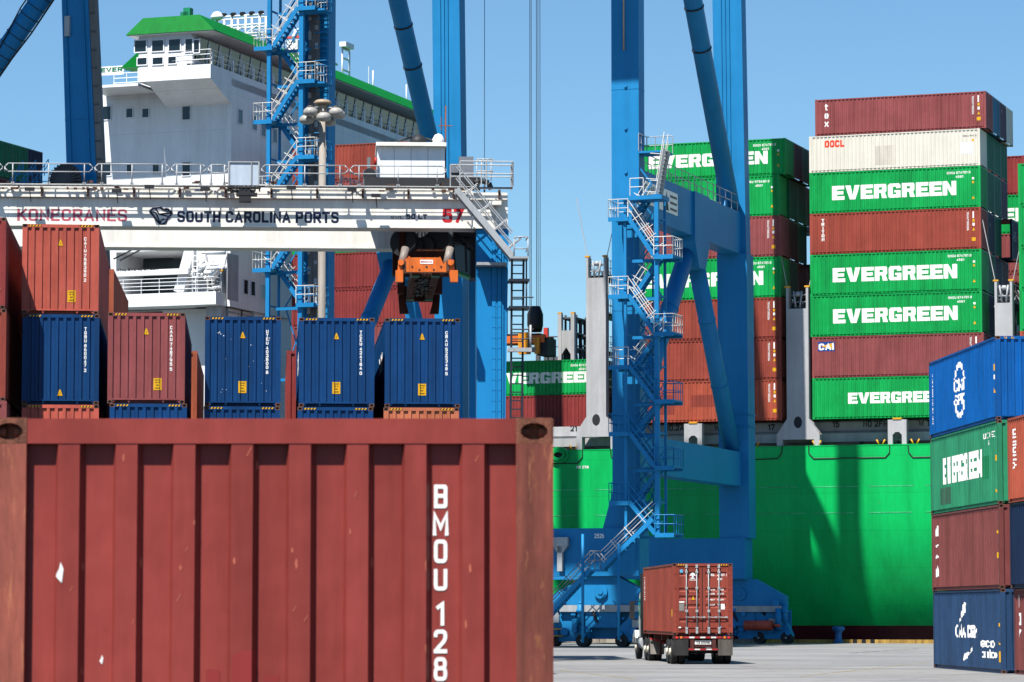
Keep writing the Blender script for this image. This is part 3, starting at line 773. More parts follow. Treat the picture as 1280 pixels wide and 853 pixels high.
t = rstack('weathered maroon container, second from the ground at the lower right', 'maroon2', 1249.5, 112.6, 1, 3.6)
shape(t, 'S+', [[(-5.5, 2.05), (-4.95, 2.05), (-4.95, 2.45), (-5.2, 2.42)], [(-5.4, 1.2), (-4.9, 1.25), (-5.2, 1.5), (-4.9, 1.75), (-5.35, 1.7), (-5.1, 1.5)], [(-5.4, .5), (-4.9, .55), (-5.0, .95), (-5.35, .8)]], WHITE, 'owner_name')
shape(t, 'S+', [rect(5.62, 5.78, 1.05, 1.25), rect(5.62, 5.78, 1.9, 2.0)], YEL, 'yellow_sticker')
t = rstack('faded green EVERGREEN container with dark patches, between blue and maroon ones', 'old_green', 1248.8, 112.6, 2, 3.6)
write(t, 'S+', 'EVERGREEN', -3.75, 1.04, .98, width=7.0, block=True, name='shipping_line_name')
shape(t, 'S+', [rect(-4.2, -2.2, .30, .92)], paint('patch_green', (66, 112, 88), .6, .2, .2, .3), 'paint_patch', .004)
shape(t, 'S+', [rect(3.4, 4.6, .95, 1.75)], paint('patch_green2', (16, 130, 78), .6, .1, .1, .1), 'paint_patch', .004)
write(t, 'S+', 'UMXU 90', 3.7, HC - .55, .2, width=1.9); write(t, 'S+', '45', 4.4, HC - .8, .16)
shape(t, 'S+', [rect(5.62, 5.78, 1.5, 1.7), [(5.55, .42), (5.85, .42), (5.7, .55)]], YEL, 'yellow_sticker')
t = rstack('bright blue container with a round white emblem, topmost at the right edge', 'bright_blue', 1248, 112.6, 3, 3.6)
# a broken white ring with letters in it
ring = []
for a0, a1 in ((55, 88), (95, 125), (130, 160), (20, 45), (200, 235), (240, 268), (275, 305), (310, 340)):
    pts = [(math.cos(R(q)) * 1.0, math.sin(R(q)) * 1.05) for q in range(a0, a1 + 1, 8)]; ins = [(x * .80, z * .80) for x, z in reversed(pts)]
    ring.append([(-.35 + x * 1.1, 1.46 + z * .98) for x, z in pts + ins])
shape(t, 'S+', ring, WHITE, 'emblem_ring')
write(t, 'S+', 'CMI', -1.35, 1.42, .46, width=1.9, bold=.01, name='emblem_letters'); write(t, 'S+', 'SPK', -1.2, .92, .40, width=1.7, bold=.01, name='emblem_letters')
write(t, 'S+', 'IT TSPU 8888 1757 EMP NETU', -5.55, HC - .5, .16, width=1.9, mode='down', bold=.03, name='container_number')
shape(t, 'S+', [rect(5.55, 5.75, 1.72, 1.95), [(5.5, .95), (5.8, .95), (5.68, 1.15)]], YEL, 'yellow_sticker')
shape(t, 'S+', [rect(5.55, 5.75, 1.42, 1.58)], WHITE, 'white_sticker')
shape(t, 'E-', [[(-.98 + j * .09, HC - .095), (-.93 + j * .09, HC - .095), (-.89 + j * .09, HC - .03), (-.94 + j * .09, HC - .03)] for j in range(5)], YEL, 'hazard_stripe', .012)
YN = 112.0 - L40 * math.cos(R(4.2))
def xnear(xf): return 640 + (P(xf, 700, 112.0).x + math.sin(R(4.2)) * L40) / YN * F
t = rstack('orange brown container with turned white letters, third tier at the right edge', 'orange_brown', xnear(1262.5), 112.0 - L40 * math.cos(R(4.2)), 2, 4.2)
write(t, 'S+', "UNIUNA", -L40 / 2 + .75, HC - .40, .42, width=1.35, mode='down', bold=.04, name='shipping_line_name')
t = rstack('dark blue container under the orange brown one at the right edge', 'navy', xnear(1264), 112.0 - L40 * math.cos(R(4.2)), 1, 4.2)
t = rstack('weathered maroon container on the ground at the right edge', 'maroon2', xnear(1268), 112.0 - L40 * math.cos(R(4.2)), 0, 4.2)
for c, z in (('1', 2.25), ('0', 1.65), ('/', 1.1)): write(t, 'S+', c, -L40 / 2 + .6, z, .42, bold=.06)
# ------------------------------------------------------------------ the container ship
ship = thing('container_ship', 'green hulled container ship with a white bridge, moored along the quay', 'ship', SHIP.o, SHIP.rot)
def spix(x, y, b): return SHIP.pix(x, y, b)
ZB = spix(1018, 524.5, 0)[1]               # underside of the lowest deck containers
ZH = spix(1080, 557, -.4)[1]               # top of the green hull
def inset(s, z):
    k = 3.1 * min(1, max(0, (s + 48) / 45)) + .35
    t = max(0.0, (9.2 - z) / 9.2)
    return k * (t ** 1.9) + max(0, s - 8) ** 2 * .0008
zs = [ZH] + [9.2 + (ZH - 9.2) * .5, 9.2, 8.2, 7.2, 6.2, 5.2, 4.2, 3.2, 2.2, 1.2]
def hull_strip(zl, name, m):
    g = MB(); ss = [-150 + 3 * i for i in range(76)]
    idx = {}
    for i, s in enumerate(ss):
        for j, z in enumerate(zl): idx[i, j] = len(g.v); g.v.append((s, -.4 + inset(s, z), z))
    for i in range(len(ss) - 1):
        for j in range(len(zl) - 1):
            g.f.append((idx[i, j], idx[i, j + 1], idx[i + 1, j + 1], idx[i + 1, j])); g.m.append(0); g.sm.append(True)
    return g.build(name, m, ship, fix=False)
hull_strip(zs, 'hull', HULLG); hull_strip([1.2, .4, -.8, -3.2], 'boot_topping', BOOT)
g = MB(); g.face([(-150, 46, ZH), (75, 46, ZH), (75, 46, -3.2), (-150, 46, -3.2)]); g.face([(75, -.3, ZH), (75, 46, ZH), (75, 46, -3.2), (75, 4, -3.2)]); g.face([(-150, -.3, ZH), (-150, 46, ZH), (-150, 46, -3.2), (-150, 4, -3.2)]); g.build('far_hull', HULLG, ship)
g = MB(); g.box(-149.9, 74.9, .1, 45.9, ZH - 1.3, ZH - 1.2); g.build('deck', paint('deck_green', (54, 72, 64), .7, .2, .2), ship)
g = MB(); g.box(-150, 75, -.42, .10, ZH - .02, ZH + .05); g.build('gunwale', HULLG, ship)
# hull marks: weld lines, black gutter outlines, painted letters
g = MB()
for y in (608, 641): 
    z = spix(1080, y, -.4)[1]
    for i in range(30): g.box(-60 + i * 4, -60 + i * 4 + random.uniform(2.6, 3.7), -.412 + inset(-60 + i * 4 + 2, z), -.39 + inset(-60 + i * 4 + 2, z), z - .025, z + .025)
g.build('weld_lines', paint('weld_line', (86, 206, 146), .6, .2, .3), ship)
g = MB()
def gutter(xs, y):
    pts = [spix(a, b_, -.43) for a, b_ in zip(xs, y)]; g.path([(p[0], -.43, p[1]) for p in pts], .04, 5)
gutter((1011, 1011, 1017, 1107, 1112, 1112), (557, 567, 573.5, 572, 566, 556.5)); gutter((1135, 1136, 1141, 1166), (557, 566, 572, 571.5))
gutter((944, 972, 977, 978), (574.5, 573.5, 567, 557)); gutter((690, 722, 728, 728), (579.6, 579.2, 572, 561)); gutter((763, 764, 770, 800), (561, 571, 577.5, 577))
g.build('gutter_bars', DARK, ship)
s0, z0 = spix(699, 569, -.4)
g = MB()
for r, yy in ((.60, -.52), (.38, -.62)):
    n = 20
    for k in range(n):
        a, b_ = 2 * math.pi * k / n, 2 * math.pi * (k + 1) / n
        g.beam((s0 + r * 1.15 * math.cos(a), yy, z0 + r * .8 * math.sin(a)), (s0 + r * 1.15 * math.cos(b_), yy, z0 + r * .8 * math.sin(b_)), .22, .2, 0, (0, 1, 0))
g.build('fairlead', HULLG, ship)
g = MB(); g.box(s0 - .42, s0 + .42, -.47, -.41, z0 - .26, z0 + .26); g.build('fairlead_opening', DARK, ship)
def ship_text(s, x, y, b, cap, m, name='painted_letters', bold=.03, width=None):
    a, z = spix(x, y, b); v, f, w = font2d(s, bold); k = cap if width is None else width / w
    g = MB()
    g.v = [(a + q[0] * k, b, z + q[1] * cap) for q in v]; g.f = list(f); g.m = [0] * len(f); g.sm = [False] * len(f)
    return g.build(name, m, ship, fix=False)
ship_text('FR 278', 720.5, 586, -.415, .19, WHITE, width=.92)
# hatch coamings
g = MB()
g.box(-150, 74, 1.9, 2.2, ZH - 1.2, ZB - .05)
for z0_, z1_, bb in ((ZB - .75, ZB - .12, 1.75), (ZB - 1.55, ZB - .95, 1.1)): g.box(-150, 74, bb, 2.2, z0_, z1_)
g.build('hatch_coaming', SHIPG, ship)
g = MB()
for i in range(75): g.box(-150 + i * 3 - .06, -150 + i * 3 + .06, 1.2, 1.88, ZH - 1.2, ZB - 1.58)
g.build('coaming_stays', SHIPD, ship)
for s_, x, y in (('21', 713, 539.5), ('15', 1040.5, 534.5), ('NO 2FM S', 1079, 534), ('W T', 1148, 533), ('NO.2AM.', 831, 539), ('W.T', 893, 539), ('17', 960, 538)):
    ship_text(s_, x, y, 1.74, .42, BLK, 'hatch_number')
# lifting lugs on the gunwale
g = MB()
for x in (717, 1021, 1101, 1144, 944):
    a = spix(x, 556, -.2)[0]
    g.tube((a - .3, -.2, ZH + .4), (a - .12, -.2, ZH + .05), .06, 6); g.tube((a + .3, -.2, ZH + .4), (a + .12, -.2, ZH + .05), .06, 6)
g.build('deck_lugs', paint('safety_yellow', (236, 170, 30), .5, .1, .1), ship)
# white stanchions under the outermost containers
for x in (867, 1122):
    a = spix(x, 540, -.1)[0]; g = MB()
    for s_ in (-1, 1): g.box(a + s_ * .33, a + s_ * .66, -.25, .35, ZH - .02, ZB - 1.0)
    g.box(a - .66, a + .66, -.25, .35, ZB - 1.0, ZB - .14)
    for s_ in (-1, 1): g.prism([(a + s_ * .33, ZB - 1.0), (a + s_ * .33, ZB - 1.2), (a + s_ * .13, ZB - 1.0)], 1, -.25, .35)
    p = g.build('stanchion', SHIPG, ship)
    g = MB(); g.box(a - .3, a + .3, -.3, .3, ZB - .13, ZB - .01); g.build('stacking_pad', paint('safety_yellow', (236, 170, 30)), p)
    g = MB(); g.box(a - .22, a - .18, .36, .4, ZH, ZB - 1.2); g.box(a + .1, a + .14, .36, .4, ZH, ZB - 1.2)
    for k in range(5): g.box(a - .2, a + .12, .37, .39, ZH + .1 + k * .3, ZH + .14 + k * .3)
    g.build('ladder', GALV, p)

# lashing bridges: a big near post, platforms across the ship, posts and rails behind
SY = paint('safety_yellow', (236, 170, 30))
def lashing_bridge(x0, x1, ytop, yflare, mouth=True, b=-.25):
    a0, zt = spix(x0, ytop, b); a1 = spix(x1, ytop, b)[0]; zf = spix(x0, yflare, b)[1]; zk = zf - 1.1; mid = (a0 + a1) / 2; hw = (a1 - a0) / 2
    g = MB()
    d = .75
    g.box(a0, a1, b, b + d, zf, zt - 1.5)
    for s_ in (-1, 1): g.box(mid + s_ * hw, mid + s_ * (hw - .16), b, b + d, zt - 1.5, zt)
    g.prism([(mid - hw, zf), (mid + hw, zf), (mid + hw + .75, zk), (mid - hw - .75, zk)], 1, b, b + d)
    W2 = hw + .75
    for s_ in (-1, 1): g.box(mid + s_ * W2, mid + s_ * (W2 - .42), b + .004, b + d - .004, ZH - .05, zk - .36)
    g.box(mid - W2, mid + W2, b + .002, b + d - .002, zk - .36, zk)
    lb = g.build('lashing_bridge', SHIPG, ship)
    g = MB(); n = 14
    g.face([(mid + .30 * math.cos(2 * math.pi * k / n), b - .004, zf - .25 + .42 * math.sin(2 * math.pi * k / n)) for k in range(n)]); g.build('oval_opening', DARK, lb, fix=False)
    g = MB()
    for s_ in (-1, 1): g.box(mid + s_ * (hw + .1), mid + s_ * (hw - .26), b - .02, b + .3, zt + .003, zt + .12)
    for s_ in (-1, 1): g.box(mid + s_ * (W2 - .05), mid + s_ * (W2 - .6), b + .1, b + .5, zk + .004, zk + .14)
    g.build('stacking_pad', SY, lb)
    g = MB()
    levels = [zt - .1 - 2.75 * k for k in range(int((zt - ZB) / 2.75))]
    for k, z in enumerate(levels):
        g.box(a0 + .12, a1 - .05, b + d + .02, 45, z - 1.3, z - 1.15)
    for i in range(13):
        bb = 3.4 + i * 3.2
        for s_ in (-1, 1): g.box(mid + s_ * hw, mid + s_ * (hw - .2), bb, bb + .25, ZH - 1, zt - (0 if i % 2 else .6))
    g.build('platforms', SHIPD, lb)
    g = MB()
    for k, z in enumerate(levels):
        for s_ in (-1, 1):
            for hh in (.5, 1.05): g.tube((mid + s_ * (hw + .05), b + d, z - 1.15 + hh), (mid + s_ * (hw + .05), 44, z - 1.15 + hh), .025, 4)
            for i in range(22): g.tube((mid + s_ * (hw + .05), b + d + .3 + i * 2, z - 1.15), (mid + s_ * (hw + .05), b + d + .3 + i * 2, z - .1), .022, 4)
    g.build('guard_rails', paint('rail_grey', (140, 146, 150)), lb)
    g = MB()      # turnbuckles and lashing gear at the head
    for i in range(14):
        bb = b + 1.0 + i * .55; z = zt - .2 - random.random() * .6; s_ = random.choice((-1, 1)); g.tube((mid + s_ * hw * .5, bb, z), (mid + s_ * (hw + .25), bb + .2, z - random.uniform(.6, 1.4)), .05, 5, random.choice((0, 0, 1)))
    for s_ in (-1, 1): g.tube((mid + s_ * .15, b + .2, zt - 1.4), (mid + s_ * .3, b + .2, zt - .25), .07, 6)
    g.tube((mid - hw * .8, b + .35, zt - .55), (mid + hw * .8, b + .35, zt - .5), .06, 6); g.tube((mid - hw * .8, b + .35, zt - 1.0), (mid + hw * .8, b + .35, zt - 1.0), .05, 6)
    lo = Vector((mid, b + .3, zt - .45)); g.lathe([(.16, -.16), (.24, 0), (.14, .18)], lo, 8)
    g.build('lashing_gear', [GALV, STEEL], lb)
    g = MB()      # long lashing rods up to the containers
    for s_ in (-1, 1): g.tube((mid + s_ * hw * .9, b + .3, zt - .3), (mid + s_ * (hw + .9), b + .6, zt + 4.4), .03, 5)
    g.build('lashing_rods', SHIPG, lb)
    return lb
lashing_bridge(732.5, 757, 322, 521)
lashing_bridge(982.5, 1010, 360, 524)
lashing_bridge(1243, 1265, 352, 521)
lashing_bridge(258, 277, 340, 532)
# the low lashing frames on the far side of the third bay
for x0, x1, yt, bb in ((697, 717, 393, 20),):
    a0, zt = spix(x0, yt, bb); a1 = spix(x1, yt, bb)[0]; g = MB()
    for a in (a0, a1 - .25): g.box(a, a + .3, bb, bb + .5, ZB, zt)
    g.box(a0 + .31, a1 - .26, bb + .05, bb + .45, zt - 2.6, zt - 1.3)
    for s_ in (0, 1): g.prism([(a0 + .3, zt - 2.6), (a0 + .3, zt - 3.2), (a0 + .7, zt - 2.6)] if s_ == 0 else [(a1 - .25, zt - 2.6), (a1 - .25, zt - 3.2), (a1 - .65, zt - 2.6)], 1, bb + .05, bb + .45)
    lb = g.build('lashing_frame', SHIPG, ship)
    g = MB()
    for i in range(7):
        for s_ in (0, .9): g.box(a1 - .2 - s_, a1 - .05 - s_, bb + 1 + i * 1.2, bb + 1.15 + i * 1.2, ZB, zt - (.3 if i % 2 else 0))
    for z in (zt - .2, zt - 1.4, zt - 2.6, zt - 3.8): g.box(a0, a1, bb + .6, bb + 9, z - .12, z)
    for i in range(5): g.tube((a1, bb + 1 + i * 1.6, zt - 3.8), (a1 - .8, bb + 2.2 + i * 1.6, zt - .3), .07, 5)
    g.build('frame_lattice', SHIPD, lb)
    g = MB(); [g.box(a, a + .3, bb, bb + .4, zt + .004, zt + .14) for a in (a0, a1 - .25)]; g.build('stacking_pad', SY, lb)
    # row of shorter posts with yellow and red tips
    g = MB()
    for k, (x, y, r) in enumerate(((672, 420, 0), (682, 424, 1), (689, 432, 0), (702, 428, 0), (710, 436, 0))):
        a, z = spix(x, y, bb + 2); g.box(a - .16, a + .16, bb + 2, bb + 2.3, ZB, z); g.box(a - .17, a + .17, bb + 1.98, bb + 2.32, z + .002, z + (.9 if r else .22), 2 if r else 1)
        g.box(a + .5, a + 1.1, bb + 2.2, bb + 2.6, ZB, z - 1.4)
    for z in (1.0, 2.0): a, zz = spix(690, 447, bb + 2); g.box(a - 3, a + 3, bb + 2.1, bb + 2.2, zz + z * .8, zz + z * .8 + .1)
    g.build('lashing_posts', [SHIPD, SY, paint('tip_red', (220, 70, 60))], lb)

# ------------------------------------------------------------------ the accommodation block and bridge
SF = -57.1
def zy(y, b=.5, s=SF):      # height of photo row y on the ship at (s, b)
    return zrow(y, SHIP.w(s, b).y)
b0 = .5
zt = zy(98); zl = zy(310)
# side wall with the opening of the lifeboat deck
g = MB()
g.box(-68.4, SF, b0, 45, zl, zt)
g.box(SF - 3.0, SF - .003, b0 + .003, 12, zy(383), zl - .003)
g.box(-68.4, SF - .2, b0 + 5, 45, ZH - 1.2, zl - .004)
g.box(-68.4, -66.6, b0, b0 + 5, ZH - 1.2, zl - .004)
acc = g.build('accommodation_block', SHIPW, ship)
g = MB(); g.box(-66.6, SF - .4, b0 + .6, b0 + 4.9, zy(530), zy(384)); g.build('lower_wall', SHIPW, acc)
g = MB(); g.box(-66.6, SF - .3, -1.4, b0 + 4.9, zy(383), zy(367)); g.build('balcony', SHIPW, acc)
a0 = spix(152, 389, b0 + .59)[0]; a1 = spix(203, 389, b0 + .59)[0]
g = MB(); g.box(a0, a1, b0 + .55, b0 + .62, zy(393), zy(386)); g.build('dark_slot', DARK, acc)
# inside of the opening: dark bulkhead panels, beams
g = MB()
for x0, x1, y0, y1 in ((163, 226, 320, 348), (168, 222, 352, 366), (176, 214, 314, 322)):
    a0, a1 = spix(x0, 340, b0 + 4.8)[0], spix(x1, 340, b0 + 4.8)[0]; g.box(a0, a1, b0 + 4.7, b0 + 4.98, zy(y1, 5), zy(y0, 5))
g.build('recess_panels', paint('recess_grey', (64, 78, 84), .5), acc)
g = MB()
a0, a1 = spix(140, 337, -1.2)[0], spix(236, 336, -1.2)[0]
g.box(a0, a1, -1.3, -.9, zy(341, -1.2), zy(334, -1.2)); bm_ = g.build('crane_boom', SHIPW, acc)
v, f, w_ = font2d('NTAL SWL 40 ST 36M', .03); ga = MB(); ax, az = spix(146, 339.5, -1.31); k = 3.4 / w_
ga.v = [(ax + q[0] * k, -1.31, az + q[1] * .2) for q in v]; ga.f = list(f); ga.m = [0] * len(f); ga.sm = [False] * len(f); ga.build('boom_lettering', BLK, bm_, fix=False)
g = MB()
for x0, y0, x1, y1 in ((142, 324, 172, 309), (150, 326, 182, 309)): 
    p, q = spix(x0, y0, -1), spix(x1, y1, -1); g.tube((p[0], -1, p[1]), (q[0], -1, q[1]), .06, 6)
g.build('stay_rods', DARK, acc)
# inclined white brace at the right end of the opening
p, q = spix(226, 366, -.4), spix(240, 312, -.4); g = MB(); g.beam((p[0], -.4, p[1]), (q[0], -.4, q[1]), .9, .8); g.build('brace', SHIPW, acc)
# balcony railing
def rail(name, pts, h, m, parent, n=6, r=.03, mids=(.5,), post=None):
    g = MB()
    for k in (1.0,) + tuple(mids): g.path([Vector(p) + Vector((0, 0, h * k)) for p in pts], r, 5)
    for p, q in zip(pts, pts[1:]):
        p, q = Vector(p), Vector(q); d = (q - p).length; c = max(1, round(d / (post or 1.6)))
        for i in range(c + 1): s_ = p.lerp(q, i / c); g.tube(s_, s_ + Vector((0, 0, h)), r, 5)
    return g.build(name, m, parent)
zz = zy(367); rail('railing', [(-66.6, -1.3, zz), (SF - .5, -1.3, zz), (SF - .5, b0, zz)], 1.1, SHIPW, acc, mids=(.25, .5, .75))
# vent and pipe cluster beside the brace
g = MB(); rr = random.Random(3)
for i in range(16):
    x, y = rr.uniform(240, 262), rr.uniform(314, 364); a, z = spix(x, y, -1.0 + rr.random())
    l_ = rr.uniform(.5, 1.6); d = rr.choice((Vector((0, 0, 1)), Vector((1, 0, 0)), Vector((.6, .2, .7)))) ; g.tube((a, -1 + rr.random(), z), Vector((a, -1 + rr.random(), z)) + d * l_, rr.uniform(.05, .22), 7)
for x in (241, 247): a, z = spix(x, 312, -1.2); g.tube((a, -1.2, z), (a, -1.2, z - 3.4), .06, 6)
for k in range(8): a, z = spix(241, 314 + k * 6.5, -1.2); g.tube((a, -1.2, z), (a + .38, -1.2, z), .04, 5)
g.build('pipe_cluster', SHIPW, acc)
# windows of the side wall and of the front
def window_side(x, y, w, h, m=GLASS):
    a, z = spix(x, y, b0); g = MB(); g.box(a - w / 2, a + w / 2, b0 - .02, b0 + .05, z - h / 2, z + h / 2)
    f_ = g.build('window', m, acc); g = MB()
    for s_ in (-1, 1): g.box(a + s_ * (w / 2 + .001), a + s_ * (w / 2 + .07), b0 - .05, b0 + .03, z - h / 2, z + h / 2); g.box(a - w / 2 - .07, a + w / 2 + .07, b0 - .05, b0 + .03, z + s_ * (h / 2 + .001), z + s_ * (h / 2 + .07))
    g.build('window_frame', SHIPW, f_)
for x in (134, 233): window_side(x, 141.5, .62, 1.0); window_side(x, 211.5, .62, 1.0)
for x in (162, 182): window_side(x, 141.5, .5, .66)
for x in (162.5, 195): window_side(x, 211.5, .5, .66)
def window_front(x, y, w, h, s=SF):
    b, z = SHIP.pa(x, y, s); g = MB(); g.box(s - .05, s + .02, b - w / 2, b + w / 2, z - h / 2, z + h / 2); f_ = g.build('window', GLASS, acc); g = MB()
    for s_ in (-1, 1): g.box(s - .02, s + .05, b + s_ * (w / 2 + .001), b + s_ * (w / 2 + .07), z - h / 2, z + h / 2); g.box(s - .02, s + .05, b - w / 2 - .07, b + w / 2 + .07, z + s_ * (h / 2 + .001), z + s_ * (h / 2 + .07))
    g.build('window_frame', SHIPW, f_)
for x, y in ((300, 146), (318, 154), (329, 162), (307, 359), (316, 361), (329, 365), (293, 225), (308, 228), (343, 170)): window_front(x, y, .75, 1.05)
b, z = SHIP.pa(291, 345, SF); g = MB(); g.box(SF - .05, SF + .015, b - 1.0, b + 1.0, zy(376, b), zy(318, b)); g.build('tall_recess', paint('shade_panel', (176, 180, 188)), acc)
# bridge wing deck, with an aft platform made wide to shade the wall
WB = -3.3; zw0 = zy(97.5, WB); zw1 = zy(80, WB); FB = 48.5
g = MB(); g.box(-63.1, SF, WB, FB, zw0, zw1); g.box(-67.6, -63.11, -3.2, b0 + .2, zw0 - .25, zw0 - .05)
sec = [(WB, zw0 - .004), (b0 + .3, zw0 - .004), (b0 + .3, zy(131)), (b0 - .5, zy(130) + .12), (-1.7, zw0 - .62), (WB + .35, zw0 - .14)]
g.prism(sec, 0, -62.4, SF - .004)
g.prism([(FB - 3.3 + x, z) for x, z in [(3.3, zw0 - .004), (-.3, zw0 - .004), (-.3, zy(131)), (2.0, zw0 - .62)]], 0, -62.4, SF - .004)
wing = g.build('bridge_wing', SHIPW, ship)
# wheelhouse
zr0 = zy(39, WB); zr1 = zy(17, WB); CF = SF - 1.5
g = MB(); g.box(-63.05, CF - .5, WB + .05, FB - .05, zw1 + .003, zw1 + .15); g.box(-63.05, CF - .1, WB + .05, FB - .05, zr0 - .30, zr0 - .003)
for s_ in (WB + .05, FB - .35): g.box(-63.05, CF - .02, s_, s_ + .3, zw1 + .151, zr0 - .301)
g.box(-63.0, -62.6, WB + .36, FB - .36, zw1 + .151, zr0 - .301)
g.prism([(CF - .25, zw1 + .151), (CF, zw1 + .50), (CF - .3, zw1 + .50), (CF - .6, zw1 + .151)], 1, WB + .36, FB - .36)
wh = g.build('wheelhouse', SHIPW, ship)
for (x, y, w, h) in ((176, 58, .92, .85), (197.5, 57.5, .92, .82), (218.5, 56.5, .92, .86), (236.5, 57, .55, .95), (246, 58, .42, .95), (178, 77, .75, .5), (197.5, 76.5, .82, .5), (215.5, 75.5, .62, .5)):
    a, z = spix(x, y, WB + .05); g = MB(); g.box(a - w / 2, a + w / 2, WB + .02, WB + .1, z - h / 2, z + h / 2); f_ = g.build('window', GLASS, wh); g = MB()
    for s_ in (-1, 1): g.box(a + s_ * (w / 2 + .001), a + s_ * (w / 2 + .08), WB - .02, WB + .06, z - h / 2, z + h / 2); g.box(a - w / 2 - .08, a + w / 2 + .08, WB - .02, WB + .06, z + s_ * (h / 2 + .001), z + s_ * (h / 2 + .08))
    g.build('window_frame', SHIPW, f_)
nb = 26; bw = (FB - WB - 1.0) / nb
za, zb = zw1 + .50, zr0 - .30
for i in range(nb):
    c = WB + .5 + (i + .5) * bw; g = MB(); h2 = bw / 2 - .14
    g.hexa([(CF - .02, c - h2, za), (CF - .02, c + h2, za), (CF - .10, c + h2, za), (CF - .10, c - h2, za), (CF + .26, c - h2, zb), (CF + .26, c + h2, zb), (CF + .18, c + h2, zb), (CF + .18, c - h2, zb)])
    g.build('bridge_window', GLASS, wh)
    g = MB(); c2 = c + bw / 2
    g.hexa([(CF + .04, c2 - .13, za), (CF + .04, c2 + .13, za), (CF - .2, c2 + .13, za), (CF - .2, c2 - .13, za), (CF + .32, c2 - .13, zb), (CF + .32, c2 + .13, zb), (CF + .1, c2 + .13, zb), (CF + .1, c2 - .13, zb)])
    g.build('window_post', SHIPW, wh)
rail('railing', [(-60.3, WB + .05, zw1), (SF - .05, WB + .05, zw1), (SF - .05, FB - .1, zw1)], 1.12, SHIPW, wing, mids=(.35, .68), post=1.9, r=.035)
g = MB()
for i in range(26): bb = WB + .4 + i * 1.9; g.prism([(SF - .12, zw1), (SF - .02, zw1), (SF - .02, zw1 + .95), (SF - .07, zw1 + 1.0)], 1, bb - .10, bb + .10)
g.build('rail_stays', SHIPW, wing)
# green roof with sloping fascia
ri = 1.15
x0, x1, y0, y1 = -63.9, SF + .5, WB - .5, FB + .5
lo = [(x0, y0, zr0), (x1, y0, zr0), (x1, y1, zr0), (x0, y1, zr0)]; hi = [(x0 + ri, y0 + .6, zr1), (x1 - 1.5, y0 + .6, zr1), (x1 - 1.5, y1 - .6, zr1), (x0 + ri, y1 - .6, zr1)]
g = MB(); g.hexa(lo + hi); rf = g.build('bridge_roof', paint('roof_green', (0, 122, 44), .6, .08, .1, spec=.1), wh)
g = MB(); g.box(x0 + .12, x1 - .12, y0 + .12, y1 - .12, zr0 - .07, zr0 - .004); g.build('soffit', SHIPW, wh)
# things on the roof
def roof_obj(name, x, y, m, fn): 
    a, z = spix(x, y, 0); g = MB(); fn(g, a, z); return g.build(name, m, rf)
roof_obj('dome_antenna', 244, 14, SHIPW, lambda g, a, z: (g.tube((a, 4, zr1), (a, 4, zr1 + .9), .12, 8), g.lathe([(.15, .9), (.5, 1.05), (.5, 1.2), (.3, 1.5), (.05, 1.6)], (a, 4, zr1), 14)))
roof_obj('searchlight', 225, 8, paint('cover_green', (0, 140, 96), .6), lambda g, a, z: (g.tube((a, 1, zr1), (a, 1, zr1 + .5), .1, 6), g.box(a - .35, a + .3, .8, 1.4, zr1 + .45, zr1 + 1.1), g.box(a - .1, a + .45, .8, 1.4, zr1 + .8, zr1 + 1.4)))
roof_obj('roof_locker', 194, 14, paint('cover_green', (0, 140, 96), .6), lambda g, a, z: (g.box(a - .7, a + .5, 1, 1.6, zr1, zr1 + .4), g.lathe([(.35, 0), (.35, .35), (.1, .5)], (a - 1.1, 1.2, zr1), 10)))
# radar mast: white lattice with scanners
ms = CF - 1.6; mb_ = 10.0; g = MB(); zq = zr1 + 2.35
for s_ in (-62.6, -61.4, -60.2, -59.0):
    for bb in (mb_, mb_ + 1.2): g.tube((s_, bb, zr1), (s_, bb, zq), .09, 6)
for z in (zr1 + .9, zr1 + 1.6, zq):
    for bb in (mb_, mb_ + 1.2): g.tube((-63.0, bb, z), (-58.6, bb, z), .07, 6)
for i in range(3): g.tube((-62.6 + 1.2 * i, mb_, zr1 + .9), (-61.4 + 1.2 * i, mb_, zr1 + 1.6), .05, 5)
mast = g.build('radar_mast', SHIPW, rf)
g = MB()
for i in range(6): s_ = -62.9 + i * .8; g.tube((s_, mb_ - .2, zq + .1), (s_, mb_ + .3, zq + .2), .16, 8)
g.tube((-63.0, mb_, zq - .1), (-63.8, mb_, zq - 1.3), .08, 6)
g.build('floodlights', DARK, mast)
g = MB()
for (bb, z, w) in ((14, zr1 + .5, .7), (18.5, zr1 + 1.0, .8), (20.5, zr1 + 1.6, .6), (24, zr1 + .4, 1.1)): g.box(ms - .1, ms + .8, bb, bb + w * 1.5, z, z + w); g.tube((ms + .3, bb + w * .7, zr1), (ms + .3, bb + w * .7, z), .2, 8)
g.tube((ms, 20.8, zr1), (ms, 20.8, zr1 + 2.6), .16, 8); g.lathe([(.3, 0), (.5, .1), (.5, .5), (.3, .6)], (ms, 20.8, zr1 + 2.5), 10)
for i in range(14): bb = 16 + i * .75; z = zr1 + rr.uniform(.3, 2.4); g.tube((ms + .5, bb, z), (ms + .5 + rr.uniform(-.4, .4), bb + rr.uniform(.4, 1.2), z + rr.uniform(-.5, .5)), rr.uniform(.05, .16), 6)
g.build('radar_units', SHIPW, mast)
g = MB(); g.box(ms - 1.6, ms + 1.9, 19.4, 19.6, zr1 + 2.1, zr1 + 2.28); g.build('radar_scanner', paint('scanner_red', (225, 90, 80)), mast)
g = MB()
for bb in (37, 45): g.box(ms, ms + .4, bb, bb + 1.2, zr1 + .2, zr1 + .35); g.tube((ms, bb, zr1), (ms, bb, zr1 + 2.2), .06, 6)
for z in (1.2, 2.2, 3.0): g.tube((ms, 30, zr1 + z), (ms, 31.6, zr1 + z), .08, 6)
